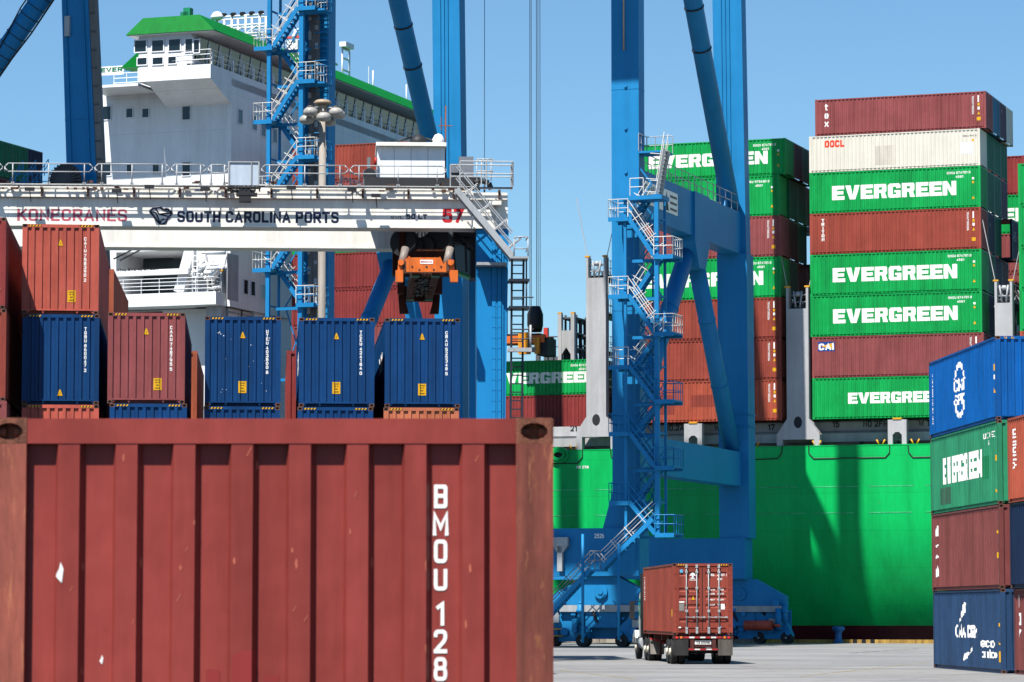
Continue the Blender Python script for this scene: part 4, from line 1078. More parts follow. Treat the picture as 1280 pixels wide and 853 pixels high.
for bb in (30, 31.6): g.tube((ms, bb, zr1), (ms, bb, zr1 + 3.2), .08, 6)
g.box(ms - .1, ms + .5, 29.6, 31.4, zr1 + 3.1, zr1 + 3.5); g.tube((ms, 36, zr1), (ms, 36, zr1 + 2.4), .04, 5); g.tube((ms, 40, zr1), (ms, 40, zr1 + .6), .3, 8)
g.build('roof_aerials', SHIPW, rf)
# deck aft of the wing, seen left of the wheelhouse: name board, railing, green hood
g = MB(); g.box(-66.2, -62.9, 1.0, 3.2, zw0 - .2, zw0); a, z = spix(131, 88, 2); g.box(a - 1.4, a + 1.6, 2, 2.1, z - .40, z + .28); nbd = g.build('name_board', SHIPW, wing)
v, f, w_ = font2d('EVER F', .04); ga = MB(); ax, az = spix(126, 90, 1.98); k = 2.5 / w_
ga.v = [(ax + q[0] * k, 1.98, az - .05 + q[1] * .34) for q in v]; ga.f = list(f); ga.m = [0] * len(f); ga.sm = [False] * len(f); ga.build('name_letters', paint('name_green', (0, 120, 70)), nbd, fix=False)
g = MB(); a, z = spix(160, 60, 0); g.prism([(a - 1.1, zw1 + .9), (a + .4, zw1 + .9), (a + .4, zw1 + 2.1)], 1, 1, 3); g.build('green_hood', paint('roof_green', (0, 122, 50)), wing)
rail('railing', [(-66.0, -1.4, zw0), (-62.8, -1.4, zw0)], 1.1, SHIPW, wing, mids=(.33, .66), post=1.0)
# ------------------------------------------------------------------ containers on the ship
GS = 'containers stacked on the ship deck'
ORD = {1: 'bottom', 2: 'second', 3: 'third', 4: 'fourth', 5: 'fifth', 6: 'sixth', 7: 'seventh', 8: 'topmost', 9: 'ninth'}
ROWN = {0: 'outermost row', 1: 'second row', 2: 'third row', 3: 'fourth row', 4: 'fifth row'}
def shipbox(label, col, s_right, row, z, H=HC, L=L40, bstep=2.52, skip=()):
    c = SHIP.w(s_right - L / 2, CW / 2 + row * bstep, z)
    return container(label, col, c, SHIP.rot, L=L, H=H, group=GS, skip=skip)
GAPZ = .012
def cap(s): return CNAME.get(s, s)
def stack(bay, s_right, row, cols, z0=None, labels=None, ds=None, Ls=None, skip=()):
    """cols bottom to top: (colour, height)"""
    z = ZB if z0 is None else z0; out = []
    for i, (c, h) in enumerate(cols):
        n = len(cols); where = 'topmost' if i == n - 1 else 'bottom' if i == 0 else (ORD[i + 1] if i + 1 < 8 else 'seventh') + ' tier'
        lab = labels.get(i) if labels and i in labels else '%s container, %s, %s, %s' % (cap(c), where, ROWN[row] if not isinstance(row, float) else 'inner row', bay)
        d = (ds or {}).get(i, 0); L = (Ls or {}).get(i, L40)
        out.append(shipbox(lab, c, s_right + d, row, z, h, L, skip=skip)); z += h + GAPZ
    return out
# bay 1: the tall stack at the right
B1 = 'tall right ship stack'
t1 = stack(B1, 0, 0, [('green', HC), ('maroon', HC), ('green', HC), ('green', HC), ('brown_red', HC), ('green', HC), ('grey', ST), ('maroon', ST)],
           labels={0: 'green EVERGREEN container with small lettering, bottom of the tall right ship stack', 1: 'maroon container with a blue and yellow CAI badge', 2: 'green EVERGREEN container right above the CAI container',
                   3: 'green EVERGREEN container right below the TRITON container', 4: 'brown red TRITON container in the tall right ship stack', 5: 'green EVERGREEN container right below the grey OOCL one',
                   6: 'pale grey container with a red OOCL logo', 7: 'maroon container lettered tex, topmost of the tall right ship stack'}, ds={7: .45, 0: .1, 1: .1})
eg_marks(t1[0], .77, x=2.55, z=1.05)
for k in (2, 3, 5): eg_marks(t1[k])
def logo_cai(t):
    L, H = t['_L'], t['_H']; x = -L / 2 + .42
    shape(t, 'S-', [rect(x, x + 1.22, H - 1.02, H - .36)], paint('badge_blue', (16, 66, 150), .5, .05, 0), 'badge', .008)
    shape(t, 'S-', [[(x + .2, H - .68), (x + 1.14, H - .42), (x + 1.18, H - .9), (x + .7, H - .78)]], YEL, 'badge_arrow', .012)
    write(t, 'S-', 'CAI', x + .06, H - .94, .46, width=1.08, bold=.05, name='badge_letters', eps=.017)
logo_cai(t1[1]); plain_marks(t1[1])
write(t1[4], 'S-', 'TRITON', -L40 / 2 + .95, HC - .62, .23, bold=.05, mode='stack', name='owner_name', squash=1.25); plain_marks(t1[4])
write(t1[7], 'S-', 'tex', -L40 / 2 + .82, ST - .80, .50, bold=.015, mode='stack', name='owner_name', squash=1.0); plain_marks(t1[7])
OR = paint('logo_red', (240, 66, 30), .5, .03, .03)
write(t1[6], 'S-', 'OOCL', -L40 / 2 + 1.12, 1.75, .50, mat=OR, width=1.42, bold=.07, name='logo')
shape(t1[6], 'S-', [rect(L40 / 2 - 1.42, L40 / 2 - .48, .85, 1.65)], paint('pale_patch', (214, 214, 222), .5, .03, .05), 'pale_patch', .004)
write(t1[6], 'S-', 'OOLU 914 2', L40 / 2 - 1.2, 2.05, .12, mat=BLK, width=.95); shape(t1[6], 'S-', [rect(L40 / 2 - .58, L40 / 2 - .42, 1.72, 1.88)], YEL, 'yellow_sticker')
shape(t1[6], 'S-', [rect(-1.35, .15, .35, 1.7)], paint('stain_grey', (196, 190, 176), .6, .08, .12, .35, rustcol=(.30, .17, .09)), 'stain', .003)
rows1 = [[('green', HC), ('dark_maroon', HC), ('navy', HC), ('dark_green', HC), ('navy', HC), ('dark_green', HC), ('dark_green', ST), ('teal', ST)],
         [('dark_maroon', HC), ('navy', HC), ('dark_green', HC), ('navy', HC), ('dark_green', HC), ('dark_green', HC), ('dark_green', ST), ('purple', ST)],
         [('navy', HC), ('dark_maroon', HC), ('navy', HC), ('dark_maroon', HC), ('navy', HC), ('purple', HC), ('dark_green', ST), ('grey', ST)]]
for r, cols in enumerate(rows1, 1):
    tt = stack(B1, 0, r, cols, ds={7: .45, 4: .75 if r == 3 else 0}, skip=('S-', 'S+', 'E-'))
    if r == 3: write(tt[4], 'E+', '45', -.75, 1.35, .75, bold=.03, mat=paint('dull_white', (150, 156, 160)), name='length_mark')
    if r in (1, 2): write(tt[7 if r == 2 else 4], 'E+', 'K', -.55, 1.8, .4, bold=.04, mat=paint('dull_white', (150, 156, 160)), name='letter_mark')
# a lower block further across the deck, showing past the corner of the tall stack
t5 = stack(B1, 0, 6.6, [('brown_red', HC), ('green', HC), ('green', HC), ('maroon', HC), ('maroon', HC), ('green', HC), ('dark_red', HC)],
           labels={k: l for k, l in enumerate(['brown red container deep on the deck behind the tall right stack', 'green container deep on the deck behind the tall right stack', 'green EVERGREEN container deep on the deck, low behind the right edge stack',
                                              'maroon container deep on the deck behind the tall right stack', 'maroon container below the green one far behind the tall right stack', 'green EVERGREEN container far behind, showing only EN past the tall stack', 'dark red container far behind, topmost past the corner of the tall stack'])})
for k in (2, 5): eg_marks(t5[k], x=3.6, full=False)
# bay 0: the stack cut by the right edge
t0 = stack('stack cut by the right edge', L40 + 2.62, 0, [('orange_brown', HC), ('orange_brown', HC), ('green', HC), ('green', HC), ('green', HC), ('green', HC)], skip=('S+', 'E+'))
# bay 2: the stack behind the right crane
B2 = 'ship stack behind the right crane legs'
S2 = -14.31
t2 = stack(B2, S2, 0, [('orange_brown', HC), ('brown_red', HC), ('brown_red', HC), ('green', HC), ('maroon', HC), ('green', HC), ('green', ST)],
           labels={0: 'orange brown container with dark repainted patches, bottom of the ship stack behind the crane', 1: 'brown red container right above the patched orange brown one', 2: 'brown red container right below the lower EVERGREEN container behind the crane',
                   3: 'lower green EVERGREEN container seen behind the crane braces', 4: 'dark maroon container half hidden by the crane portal beam', 5: 'plain green container right below the topmost EVERGREEN behind the crane', 6: 'topmost green EVERGREEN container behind the right crane'},
           ds={6: .38, 5: -.1})
eg_marks(t2[3], x=2.05); eg_marks(t2[6], x=2.05); side_marks(t2[5], 'EISU 975480 0')
for k in (0, 1, 2, 4): plain_marks(t2[k])
PD = paint('patch_red', (146, 62, 48), .55, .1, .12)
shape(t2[0], 'S-', [rect(-3.9, -1.8, .55, 1.95), rect(-.6, 4.0, 1.05, 1.9)], PD, 'paint_patch', .004)
rows2 = [[('dark_maroon', HC), ('dark_maroon', HC), ('dark_green', HC), ('dark_green', HC), ('dark_maroon', HC), ('dark_green', HC), ('dark_maroon', ST)],
         [('navy', HC), ('dark_maroon', HC), ('navy', HC), ('dark_maroon', HC), ('dark_green', HC), ('dark_green', HC), ('dark_green', ST)],
         [('dark_maroon', HC), ('navy', HC), ('dark_maroon', HC), ('navy', HC), ('navy', HC), ('purple', HC)],
         [('navy', HC), ('dark_green', HC), ('navy', HC), ('dark_green', HC), ('navy', HC), ('dark_green', HC)]]
for r, cols in enumerate(rows2, 1):
    tt = stack(B2, S2, r, cols, ds={6: .38, 4: .75 if r == 3 else 0}, skip=('S-', 'S+', 'E-'))
    if r == 3: write(tt[4], 'E+', '45', -.75, 1.35, .75, bold=.03, mat=paint('dull_white', (150, 156, 160)), name='length_mark')
# bay 3: two low tiers
B3 = 'low ship stack between the cranes'
z3 = ZB - .1
t3 = stack(B3, -29.3, 2, [('dark_red', ST), ('green', ST)], z0=z3, labels={0: 'dark red container under the low green EVERGREEN one left of the grey lashing post', 1: 'green EVERGREEN container low on the deck, left of the grey lashing post'})
eg_marks(t3[1], .88, x=3.95, z=.98, full=False); side_marks(t3[1])
stack(B3, -29.3, 3, [('dark_maroon', ST), ('green', ST)], z0=z3)
# bay 4: before the bridge
B4 = 'ship stack before the white bridge'
S4 = -42.9
ztop = zy(179, 7.6, S4 - 6); h4 = (ztop - ZB) / 8 - GAPZ
t6 = stack(B4, S4, 3, [('dark_red', h4), ('dark_red', h4), ('maroon', h4), ('dark_red', h4), ('dark_red', h4), ('green', h4), ('maroon', h4), ('brown_red', h4)], z0=ZB,
           labels={7: 'brown red container behind the white cabin, topmost before the bridge'})
# aft of the bridge: the corner of another block
z = ZB; SA = -76.6
ztopA = zy(179, 2, SA); nA = 8; hA = (ztopA - ZB) / nA - GAPZ
for r, c in ((0, 'dark_green'), (1, 'dark_green'), (2, 'navy')):
    stack('block at the left edge, aft of the bridge', SA, r, [('dark_maroon', hA), ('navy', hA), ('dark_green', hA), ('dark_maroon', hA), ('navy', hA), ('dark_green', hA), ('dark_maroon', hA), (c, hA)], skip=('S+', 'E-'))
# ------------------------------------------------------------------ the big ship-to-shore crane on the right
r1 = P(783, 700, 198.7)
DA = 20.5                                       # leg spacing along the rail
STSF = Frame(Vector((r1.x, r1.y, 0)) - SHIP.a * (DA / 2), -R(19.35))
sts = thing('ship_to_shore_crane', 'big blue quay crane with two stair towers, number 2526 on its sill beam', 'crane', STSF.o, STSF.rot)
GB = 24.15                                      # rail gauge
AR, AL = DA / 2, -DA / 2
LW, LD = 1.75, 1.15
def cpx(x, y, b): return STSF.pix(x, y, b)
def cz(y, a, b): return zrow(y, STSF.w(a, b).y)
def legbox(g, x0a, x1a, b0_, b1_, z0, z1, lean=0.0):
    g.hexa([(x0a, b0_, z0), (x1a, b0_, z0), (x1a, b1_, z0), (x0a, b1_, z0), (x0a - lean, b0_, z1), (x1a - lean, b0_, z1), (x1a - lean, b1_, z1), (x0a - lean, b1_, z1)])
zs1 = cz(660, AR, -.6); zs0 = cz(720, AR, -.6)
zp1, zp0 = 29.2, 26.35
ZTOP = 58.0
RIDGE = paint('crane_blue', (44, 132, 196))
for A in (AL, AR):
    g = MB()
    legbox(g, A - LW / 2, A + LW / 2, 0, LD, zs1 + 2.2, ZTOP)
    g.hexa([(A - LW / 2 - .55, -.2, zs1), (A + LW / 2 + .1, -.2, zs1), (A + LW / 2 + .1, LD + .2, zs1), (A - LW / 2 - .55, LD + .2, zs1), (A - LW / 2, 0, zs1 + 2.2), (A + LW / 2, 0, zs1 + 2.2), (A + LW / 2, LD, zs1 + 2.2), (A - LW / 2, LD, zs1 + 2.2)])
    lg = g.build('leg', CRANE, sts)
    g = MB()                                    # seams, lugs and the drain pipe on the leg
    for z in (13.5, 20.4, 27.1, 34.0, 41.5): g.box(A - LW / 2 - .015, A + LW / 2 + .015, -.015, LD + .015, z, z + .05)
    for z in (28.9, 31.6, 34.2): g.tube((A + .05, -.10, z), (A + .05, 0, z), .10, 8)
    g.build('leg_seams', CRANE, lg)
    g = MB(); g.tube((A - .05, -.09, 36.4), (A - .05, -.09, 50), .05, 6); g.build('pipe', paint('pale_pipe', (190, 172, 150), .6), lg)
    g = MB()                                    # waterside leg: wider below the portal, leaning a little
    ll = .36
    legbox(g, A - 1.02, A + 1.02, GB, GB + LD, zp0 + .01, ZTOP, .45)
    legbox(g, A - .86, A + 1.22, GB - .35, GB + 1.35, zs1 - .1, zp0, .08)
    wl_ = g.build('leg', CRANE, sts)
    g = MB()
    for z in (14.6, 15.4): g.box(A - .90, A + 1.26, GB - .39, GB + 1.39, z, z + .08)
    for k in range(3): g.tube((A - .55 + k * .28, GB - .06, zp1), (A - .75 + k * .28, GB - .06, ZTOP), .045, 5)
    g.build('leg_seams', CRANE, wl_)
    # portal beam with its deeper node and the inclined braces
    g = MB(); g.box(A - .62, A + .62, LD + .002, GB + .01, zp0, zp1)
    pb = g.build('portal_beam', CRANE, sts)
    bn = 14.2
    g = MB(); g.box(A - .80, A + .80, bn - 1.7, bn + 1.7, zp0 - .35, zp1 + .02); g.prism([(bn - 1.7, zp0 - .351), (bn + 1.7, zp0 - .351), (bn + .75, zp0 - 2.0), (bn - .75, zp0 - 2.0)], 0, A - .8, A + .8)
    g.build('brace_node', CRANE, pb)
    g = MB(); bA = MB()
    zl1, zl0 = 12.9, 10.6
    g.box(A - .66, A + .66, LD + .003, GB - .34, zl0, zl1); lb_ = g.build('lower_side_beam', CRANE, sts)
    for (p, q) in (((A, bn - .8, zp0 - .9), (A, 1.0, zl1 + .1)), ((A, bn + .8, zp0 - .9), (A, GB - .2, zl1 + .1))):
        g = MB(); g.tube(p, q, .56, 18); br = g.build('brace', CRANE, sts)
        g = MB(); p, q = Vector(p), Vector(q); d = (q - p).normalized()
        for f_ in (.33, .66): c = p.lerp(q, f_); g.tube(c - d * .05, c + d * .05, .60, 18)
        g.build('brace_collar', CRANE, br)
    p, q = Vector((A, GB - .2, zp1 + .4)), Vector((A, 1.2, 61.5)); g = MB(); g.tube(p, q, .62, 20); br = g.build('diagonal_brace', CRANE, sts)
    g = MB(); d = (q - p).normalized()
    for k in range(5): c = p.lerp(q, k * .078 + .304); g.tube(c - d * .05, c + d * .05, .67, 20)
    g.build('brace_collar', DARK, br)
    g = MB(); g.prism([(GB - 2.0, zp1 - .1), (GB + .1, zp1 - .1), (GB + .1, zp1 + 2.6), (GB - 1.0, zp1 + 1.4)], 0, A - .06, A + .06); g.build('gusset', CRANE, br)
    # walkway rail on top of the portal beam
    for s_ in (-.58, .58): rail('walkway_rail', [(A + s_, LD + .3, zp1), (A + s_, GB - .6, zp1)], 1.1, GALV, pb, post=1.5)
# danger board on the right portal beam, facing out
g = MB(); b0_, z_ = STSF.pa(831, 250, AR + .63); b1_, z2_ = STSF.pa(858, 250, AR + .63)
bb0, bb1 = 1.6, 9.0
g = MB(); g.box(AR + .63, AR + .67, bb0, bb1, 27.2, 28.6); sg = g.build('notice_board', WHITE, pb)
def side_text(s, b, z, w, cap, m, parent):
    v, f, w_ = font2d(s, .03); k = w / w_; ga = MB(); ga.v = [(AR + .675, b + q[0] * k, z + q[1] * cap) for q in v]; ga.f = list(f); ga.m = [0] * len(f); ga.sm = [False] * len(f)
    return ga.build('board_lettering', m, parent, fix=False)
GRY = paint('print_grey', (92, 96, 104), .6)
side_text('CLEARANCE', bb0 + .3, 28.0, 3.6, .4, GRY, sg); side_text('17 FEET', bb0 + .5, 27.4, 2.6, .4, GRY, sg)
g = MB(); g.face([(AR + .676, bb0 + 4.4, 27.3), (AR + .676, bb0 + 5.4, 27.3), (AR + .676, bb0 + 4.9, 28.5)]); g.build('board_triangle', DARK, sg, fix=False)
for k in range(3): g = MB(); g.box(AR + .671, AR + .676, bb0 + 5.7, bb0 + 7.2, 27.4 + k * .4, 27.55 + k * .4); g.build('board_print', GRY, sg)
# sill beams along the rail, landside and waterside
OV = .95
zw_1, zw_0 = zs1 + .0, zs0 + .05
for bb, z0, z1, name in ((-.35, zs0, zs1, 'sill_beam'), (GB - .5, zw_0, zw_1 - .1, 'sill_beam')):
    g = MB(); g.box(AL - OV - .35, AR + OV, bb, bb + 1.9, z0, z1 - .003); sb_ = g.build(name, CRANE, sts)
    g = MB(); 
    for a in (AL - OV - .05, AR + OV - .25): g.box(a, a + .05, bb - .02, bb + 1.92, z0 - .02, z1)
    for a in range(-9, 10, 3): g.box(a - .01, a + .01, bb - .012, bb, z0 + .02, z1 - .02)
    g.build('sill_ribs', CRANE, sb_)
a, z = cpx(743, 673, -.36); v, f, w_ = font2d('2526', .03); ga = MB(); k = .62 / w_
ga.v = [(a + q[0] * k, -.365, z + q[1] * .27) for q in v]; ga.f = list(f); ga.m = [0] * len(f); ga.sm = [False] * len(f); ga.build('crane_number', WHITE, sts, fix=False)
# bogies: a big equaliser, two trucks, wheels, motor
def bogie(A0, bb, zt, sgn=1):
    g = MB(); bc = bb + .6
    g.prism([(A0 - 3.1, 2.45), (A0 + 3.1, 2.45), (A0 + 3.1, 3.2), (A0 + 1.0, zt), (A0 - 1.0, zt), (A0 - 3.1, 3.2)], 1, bc - .45, bc + .45)
    eq = g.build('equaliser_beam', CRANE, sts)
    g = MB(); n = 16
    g.tube((A0, bc - .62, 3.35), (A0, bc - .45, 3.35), .42, n); g.tube((A0, bc - .68, 3.35), (A0, bc - .62, 3.35), .16, n)
    for s_ in (-1, 1): g.tube((A0 + s_ * 2.5, bc - .6, 2.75), (A0 + s_ * 2.5, bc - .45, 2.75), .26, n)
    g.build('pivot_pin', CRANE, eq)
    g = MB(); g.box(A0 - 2.6, A0 + 2.9, bc - .66, bc - .56, 2.15, 2.55); g.build('cable_tray', GALV, eq)
    for s_ in (-1, 1):
        c = A0 + s_ * 2.2
        g = MB(); g.prism([(c - 1.35, .55), (c - 1.1, .35), (c + 1.1, .35), (c + 1.35, .55), (c + 1.0, 1.35), (c + .55, 1.75), (c + .3, 2.44), (c - .3, 2.44), (c - .55, 1.75), (c - 1.0, 1.35)], 1, bc - .34, bc + .34)
        tr = g.build('bogie_truck', CRANE, sts)
        for w in (-1, 1):
            g = MB(); g.tube((c + w * .95, bc - .42, .42), (c + w * .95, bc + .42, .42), .40, 20); g.tube((c + w * .95, bc - .5, .42), (c + w * .95, bc - .42, .42), .16, 12, 0)
            g.build('wheel', DARK, tr)
            g = MB(); g.tube((c + w * .95, bc - .56, .42), (c + w * .95, bc - .5, .42), .07, 8); g.build('wheel_cap', GALV, tr)
        g = MB(); g.tube((c - .1, bc - .7, .95), (c - .1, bc - .34, .95), .24, 12); g.tube((c + .55, bc - .75, 1.05), (c + .55, bc - .34, 1.05), .17, 10); g.box(c + .4, c + .7, bc - .7, bc - .36, 1.2, 1.7); g.build('drive_motor', CRANE, tr)
        g = MB(); g.tube((c + .9, bc - .55, 1.5), (c + .9, bc - .55, 2.6), .20, 12); g.tube((c + .9, bc - .55, 2.1), (c + .9, bc - .55, 2.3), .27, 12); g.tube((c + .9, bc - .55, 2.6), (c + .9, bc - .55, 2.75), .12, 8); g.tube((c + 1.1, bc - .6, .75), (c + 1.1, bc - .4, .75), .17, 10, 0); g.build('gear_motor', CRANE, tr)
        g = MB(); g.box(c - 1.5, c - .2, bc - .62, bc - .45, 1.05, 1.15) if s_ < 0 else g.box(c - .2, c + .3, bc - .62, bc - .5, 1.2, 1.7); g.box(c - 1.5, c - .2, bc - .62, bc - .45, .65, .75) if s_ < 0 else None
        g.build('guard_bar' if s_ < 0 else 'junction_box', paint('guard_yellow', (188, 150, 70), .6, .2, .2, .2) if s_ < 0 else GALV, tr)
    g = MB(); g.prism([(A0 - 3.6, 1.5), (A0 - 2.6, 1.5), (A0 - 2.6, 1.9), (A0 - 3.0, 2.6), (A0 - 3.6, 2.6)], 1, bc - .75, bc - .62); g.build('control_cover', GALV, eq)
    rr = random.Random(int(A0 * 10) + int(bb)); g = MB()
    for k in range(26):
        x = A0 + rr.uniform(-3.3, 3.3); z = rr.uniform(.45, 2.3); y = bc - rr.uniform(.46, .72)
        if k % 3 == 0: g.tube((x, y, z), (x, y + .2, z), rr.uniform(.06, .17), 9)
        elif k % 3 == 1: g.box(x - rr.uniform(.05, .22), x + rr.uniform(.05, .22), y, y + .25, z, z + rr.uniform(.1, .45))
        else: g.tube((x, y, z), (x + rr.uniform(-.5, .5), y + .1, z + rr.uniform(-.3, .3)), .045, 5)
    g.box(A0 - 3.3, A0 + 3.3, bc + .36, bc + .5, .5, 2.3); g.box(A0 - 1.0, A0 + 1.0, bc - .5, bc - .36, 1.2, 2.4); g.build('machinery', CRANE, eq)
    g = MB(); pts = [(A0 - .5 + .9 * math.sin(t * .5) * .4, bc - .7, 2.1 - .6 * math.sin(t * .55)) for t in range(7)]; g.path(pts, .05, 5); g.build('hose', DARK, eq)
    return eq
ab = cpx(752, 790, 0)[0]
for A0 in (ab, ab - DA + 1.0): bogie(A0, -.2, zs0 - .003)
aw = cpx(925, 790, GB)[0]
for A0 in (aw, aw - DA): bogie(A0, GB, zw_0 - .003)
# buffer: red rubber-covered cylinder at the outer end of the waterside bogie
a, z = cpx(948, 782, GB - .5); g = MB(); g.tube((a - .95, GB - .5, z), (a + .95, GB - .5, z), .33, 16); g.tube((a + .95, GB - .5, z), (a + 1.5, GB - .5, z - .02), .10, 8); g.build('buffer', paint('buffer_red', (200, 84, 58), .6, .15, .15, .15), sts)
g = MB(); g.prism([(a - 1.6, .35), (a + 1.9, .35), (a + 1.9, 1.0), (a + .9, 1.3), (a - .6, 2.6), (a - 1.6, 2.7)], 1, GB + .2, GB + .9); g.tube((a + 1.3, GB - .2, 1.0), (a + 1.3, GB - .2, 2.4), .2, 10); g.build('end_truck', CRANE, sts)
# anchor frame and grey cable box at the left of the sill, pillar
a0_, z0_ = cpx(691, 672, -.5); a1_ = cpx(711, 672, -.5)[0]
g = MB(); g.box(a0_ - 1, a1_, -.75, -.4, z0_ - .55, z0_); g.box(a0_ + .35, a1_ - .35, -.74, -.42, 4.6, z0_ - .56); g.prism([(a0_ + .1, z0_ - .56), (a1_ - .05, z0_ - .56), (a1_ - .35, z0_ - .95), (a0_ + .35, z0_ - .95)], 1, -.74, -.42); g.build('cable_guide', GALV, sts)
# ---- stair towers -------------------------------------------------------------
WHR = paint('rail_white', (206, 204, 198), .5, .08, .1)
def flight(p, q, wid, m, rm, parent):
    p, q = Vector(p), Vector(q); g = MB(); L = (q - p).length; n = max(4, int(abs(q.z - p.z) / .24))
    for s_ in (-wid / 2, wid / 2): o_ = Vector((0, s_, 0)); g.beam(p + o_, q + o_, .06, .26)
    for i in range(n): c = p.lerp(q, (i + .5) / n); g.box(c.x - .13, c.x + .13, c.y - wid / 2 + .03, c.y + wid / 2 - .03, c.z - .02, c.z + .02)
    fl = g.build('stair_flight', m, parent)
    g = MB()
    for s_ in (-wid / 2, wid / 2):
        o_ = Vector((0, s_, 0))
        for h in (.55, 1.05): g.tube(p + o_ + Vector((0, 0, h)), q + o_ + Vector((0, 0, h)), .028, 5)
        for i in range(4): c = p.lerp(q, (i + .4) / 3.8) + o_; d = (q - p).normalized(); nrm = Vector((-d.z, 0, d.x)); nrm = nrm if nrm.z > 0 else -nrm; g.tube(c, c + nrm * .86, .028, 5)
    g.build('handrail', rm, fl)
def landing(x0, x1, b0_, b1_, z, m, rm, parent, open_side):
    g = MB(); g.box(x0, x1, b0_, b1_, z - .10, z); g.box(x0, x1, b0_, b0_ + .06, z - .26, z - .101); g.box(x0, x1, b1_ - .06, b1_, z - .26, z - .101); ld = g.build('landing', m, parent)
    pts = [(x1, b0_ + .03, z), (x0, b0_ + .03, z), (x0, b1_ - .03, z), (x1, b1_ - .03, z)] if open_side > 0 else [(x0, b0_ + .03, z), (x1, b0_ + .03, z), (x1, b1_ - .03, z), (x0, b1_ - .03, z)]
    rail('landing_rail', pts, 1.08, rm, ld, post=.55, r=.026)
def stair_tower(xl, xr, yl, yr, bc, front_lr, posts, top, lit_above):
    """yl / yr: photo rows of the landings on the left and right, top to bottom."""
    al, ar = cpx(xl, 400, bc)[0], cpx(xr, 400, bc)[0]
    Ls = [cz(y, al, bc) for y in yl]; Rs = [cz(y, ar, bc) for y in yr]
    tower = MB()
    for x, w in posts:
        a = cpx(x, 400, bc)[0]
        tower.box(a - w, a + w, bc - .9, bc - .9 + 2 * w, min(Ls + Rs) - .3, top)
    for z in Ls + Rs: 
        tower.box(al, ar, bc - .12, bc + .02, z - .32, z - .14)
    lv = sorted(Ls + Rs)
    for x, w in posts:
        a = cpx(x, 400, bc)[0]; tower.box(a - w * .6, a + w * .6, bc + .85, bc + .85 + w, min(lv) - .3, top)
        for z in lv: tower.box(a - .05, a + .05, bc - .8, bc + .9, z - .12, z - .02)
    for z0, z1 in zip(lv, lv[1:]):
        tower.beam((al + .2, bc + .98, z0), (ar - .2, bc + .98, z1), .07, .07); tower.beam((ar - .2, bc + .98, z0), (al + .2, bc + .98, z1), .07, .07); tower.box(al, ar, bc + .94, bc + 1.02, z1 - .1, z1)
    tw = tower.build('stair_tower', CRANE, sts)
    for z in Ls: landing(al - 1.15, al + .1, bc - 1.1, bc + .9, z, CRANE, WHR if z > lit_above else CRANE, tw, 1)  # white rails above, blue below: lit and shaded rails by colour
    for z in Rs: landing(ar - .1, ar + 1.1, bc - 1.1, bc + .9, z, CRANE, WHR if z > lit_above else CRANE, tw, -1)
    allz = sorted([(z, 'L') for z in Ls] + [(z, 'R') for z in Rs], reverse=True)
    for (z0, s0_), (z1, s1_) in zip(allz, allz[1:]):
        if s0_ == s1_: continue
        front = (s0_ == 'L') == front_lr
        bb = bc - .62 if front else bc + .42
        p = (al + .1 if s0_ == 'L' else ar - .1, bb, z0 - .05); q = (al + .1 if s1_ == 'L' else ar - .1, bb, z1 - .05)
        flight(p, q, .78, CRANE, WHR if z1 > lit_above else CRANE, tw)
    return tw, al, ar, Ls, Rs
BC = -1.45
twR, al, ar, Ls, Rs = stair_tower(790, 826, (273.6, 370, 458, 541, 627), (321, 417, 501, 583.5, 667), BC, True, ((826, .13), (787, .08)), cz(247, AR, BC), 16.5)
# top landing, ship's-ladder stair up to the portal walkway
a0_, z0_ = cpx(806, 247, BC); a1_ = cpx(828, 247, BC)[0]
g = MB(); g.box(al - .3, a1_ + .25, BC - 1.0, BC + .6, z0_ - .25, z0_); tl = g.build('landing', CRANE, twR)
rail('landing_rail', [(al + .2, BC - .98, z0_), (a1_ - .9, BC - .98, z0_)], 1.05, WHR, tl, post=.7)
flight((al + .1, BC + .42, cz(273.6, al, BC)), (a0_ + .1, BC + .42, z0_ - .05), .78, CRANE, WHR, twR)
flight((cpx(823, 246, -.9)[0], -.9, z0_), (cpx(833, 200, -.3)[0], -.3, zp1 + .9), .85, GALV, WHR, twR)
rail('walkway_rail', [(AR + .95, -.3, zp1 + .9), (AR + .95, 1.4, zp1 + .9), (AR + 2.6, 1.4, zp1 + .9)], 1.1, GALV, twR, post=.6)
g = MB(); g.box(AR + .9, AR + 2.6, -.3, 1.4, zp1 + .78, zp1 + .9); g.build('landing', CRANE, twR)
# lower flights to the ground
p = (cpx(822, 650, BC)[0], BC - .62, cz(650, AR, BC)); q = (cpx(757, 712, BC)[0], BC - .62, cz(712, AR, BC)); flight(p, q, .8, CRANE, WHR, twR)
g = MB(); am = cpx(744, 712, BC)[0]; g.box(am, q[0] + .1, BC - 1.1, BC + .2, q[2] - .12, q[2]); lo_ = g.build('landing', CRANE, twR); rail('landing_rail', [(am, BC - 1.08, q[2]), (q[0], BC - 1.08, q[2])], 1.08, paint('rail_shaded', (120, 128, 136)), lo_, post=.3)  # grey rails: shade put into the colour of the lower rails
q2 = (cpx(692, 768, BC)[0], BC - .62, cz(768, AR, BC)); flight((am, BC - .62, q[2]), q2, .8, CRANE, paint('rail_shaded', (120, 128, 136)), twR)
flight(q2, (q2[0] - 1.6, BC - .62, .05), .8, CRANE, CRANE, twR)
g = MB(); g.tube((cpx(735.5, 700, BC)[0], BC - 1.1, .3), (cpx(735.5, 660, BC)[0], BC - 1.1, cz(668, AR, BC)), .09, 6); g.tube((cpx(780, 700, BC)[0], BC - 1.1, .5), (cpx(780, 700, BC)[0], BC - 1.1, 6.2), .09, 6); g.build('stair_support', CRANE, twR)
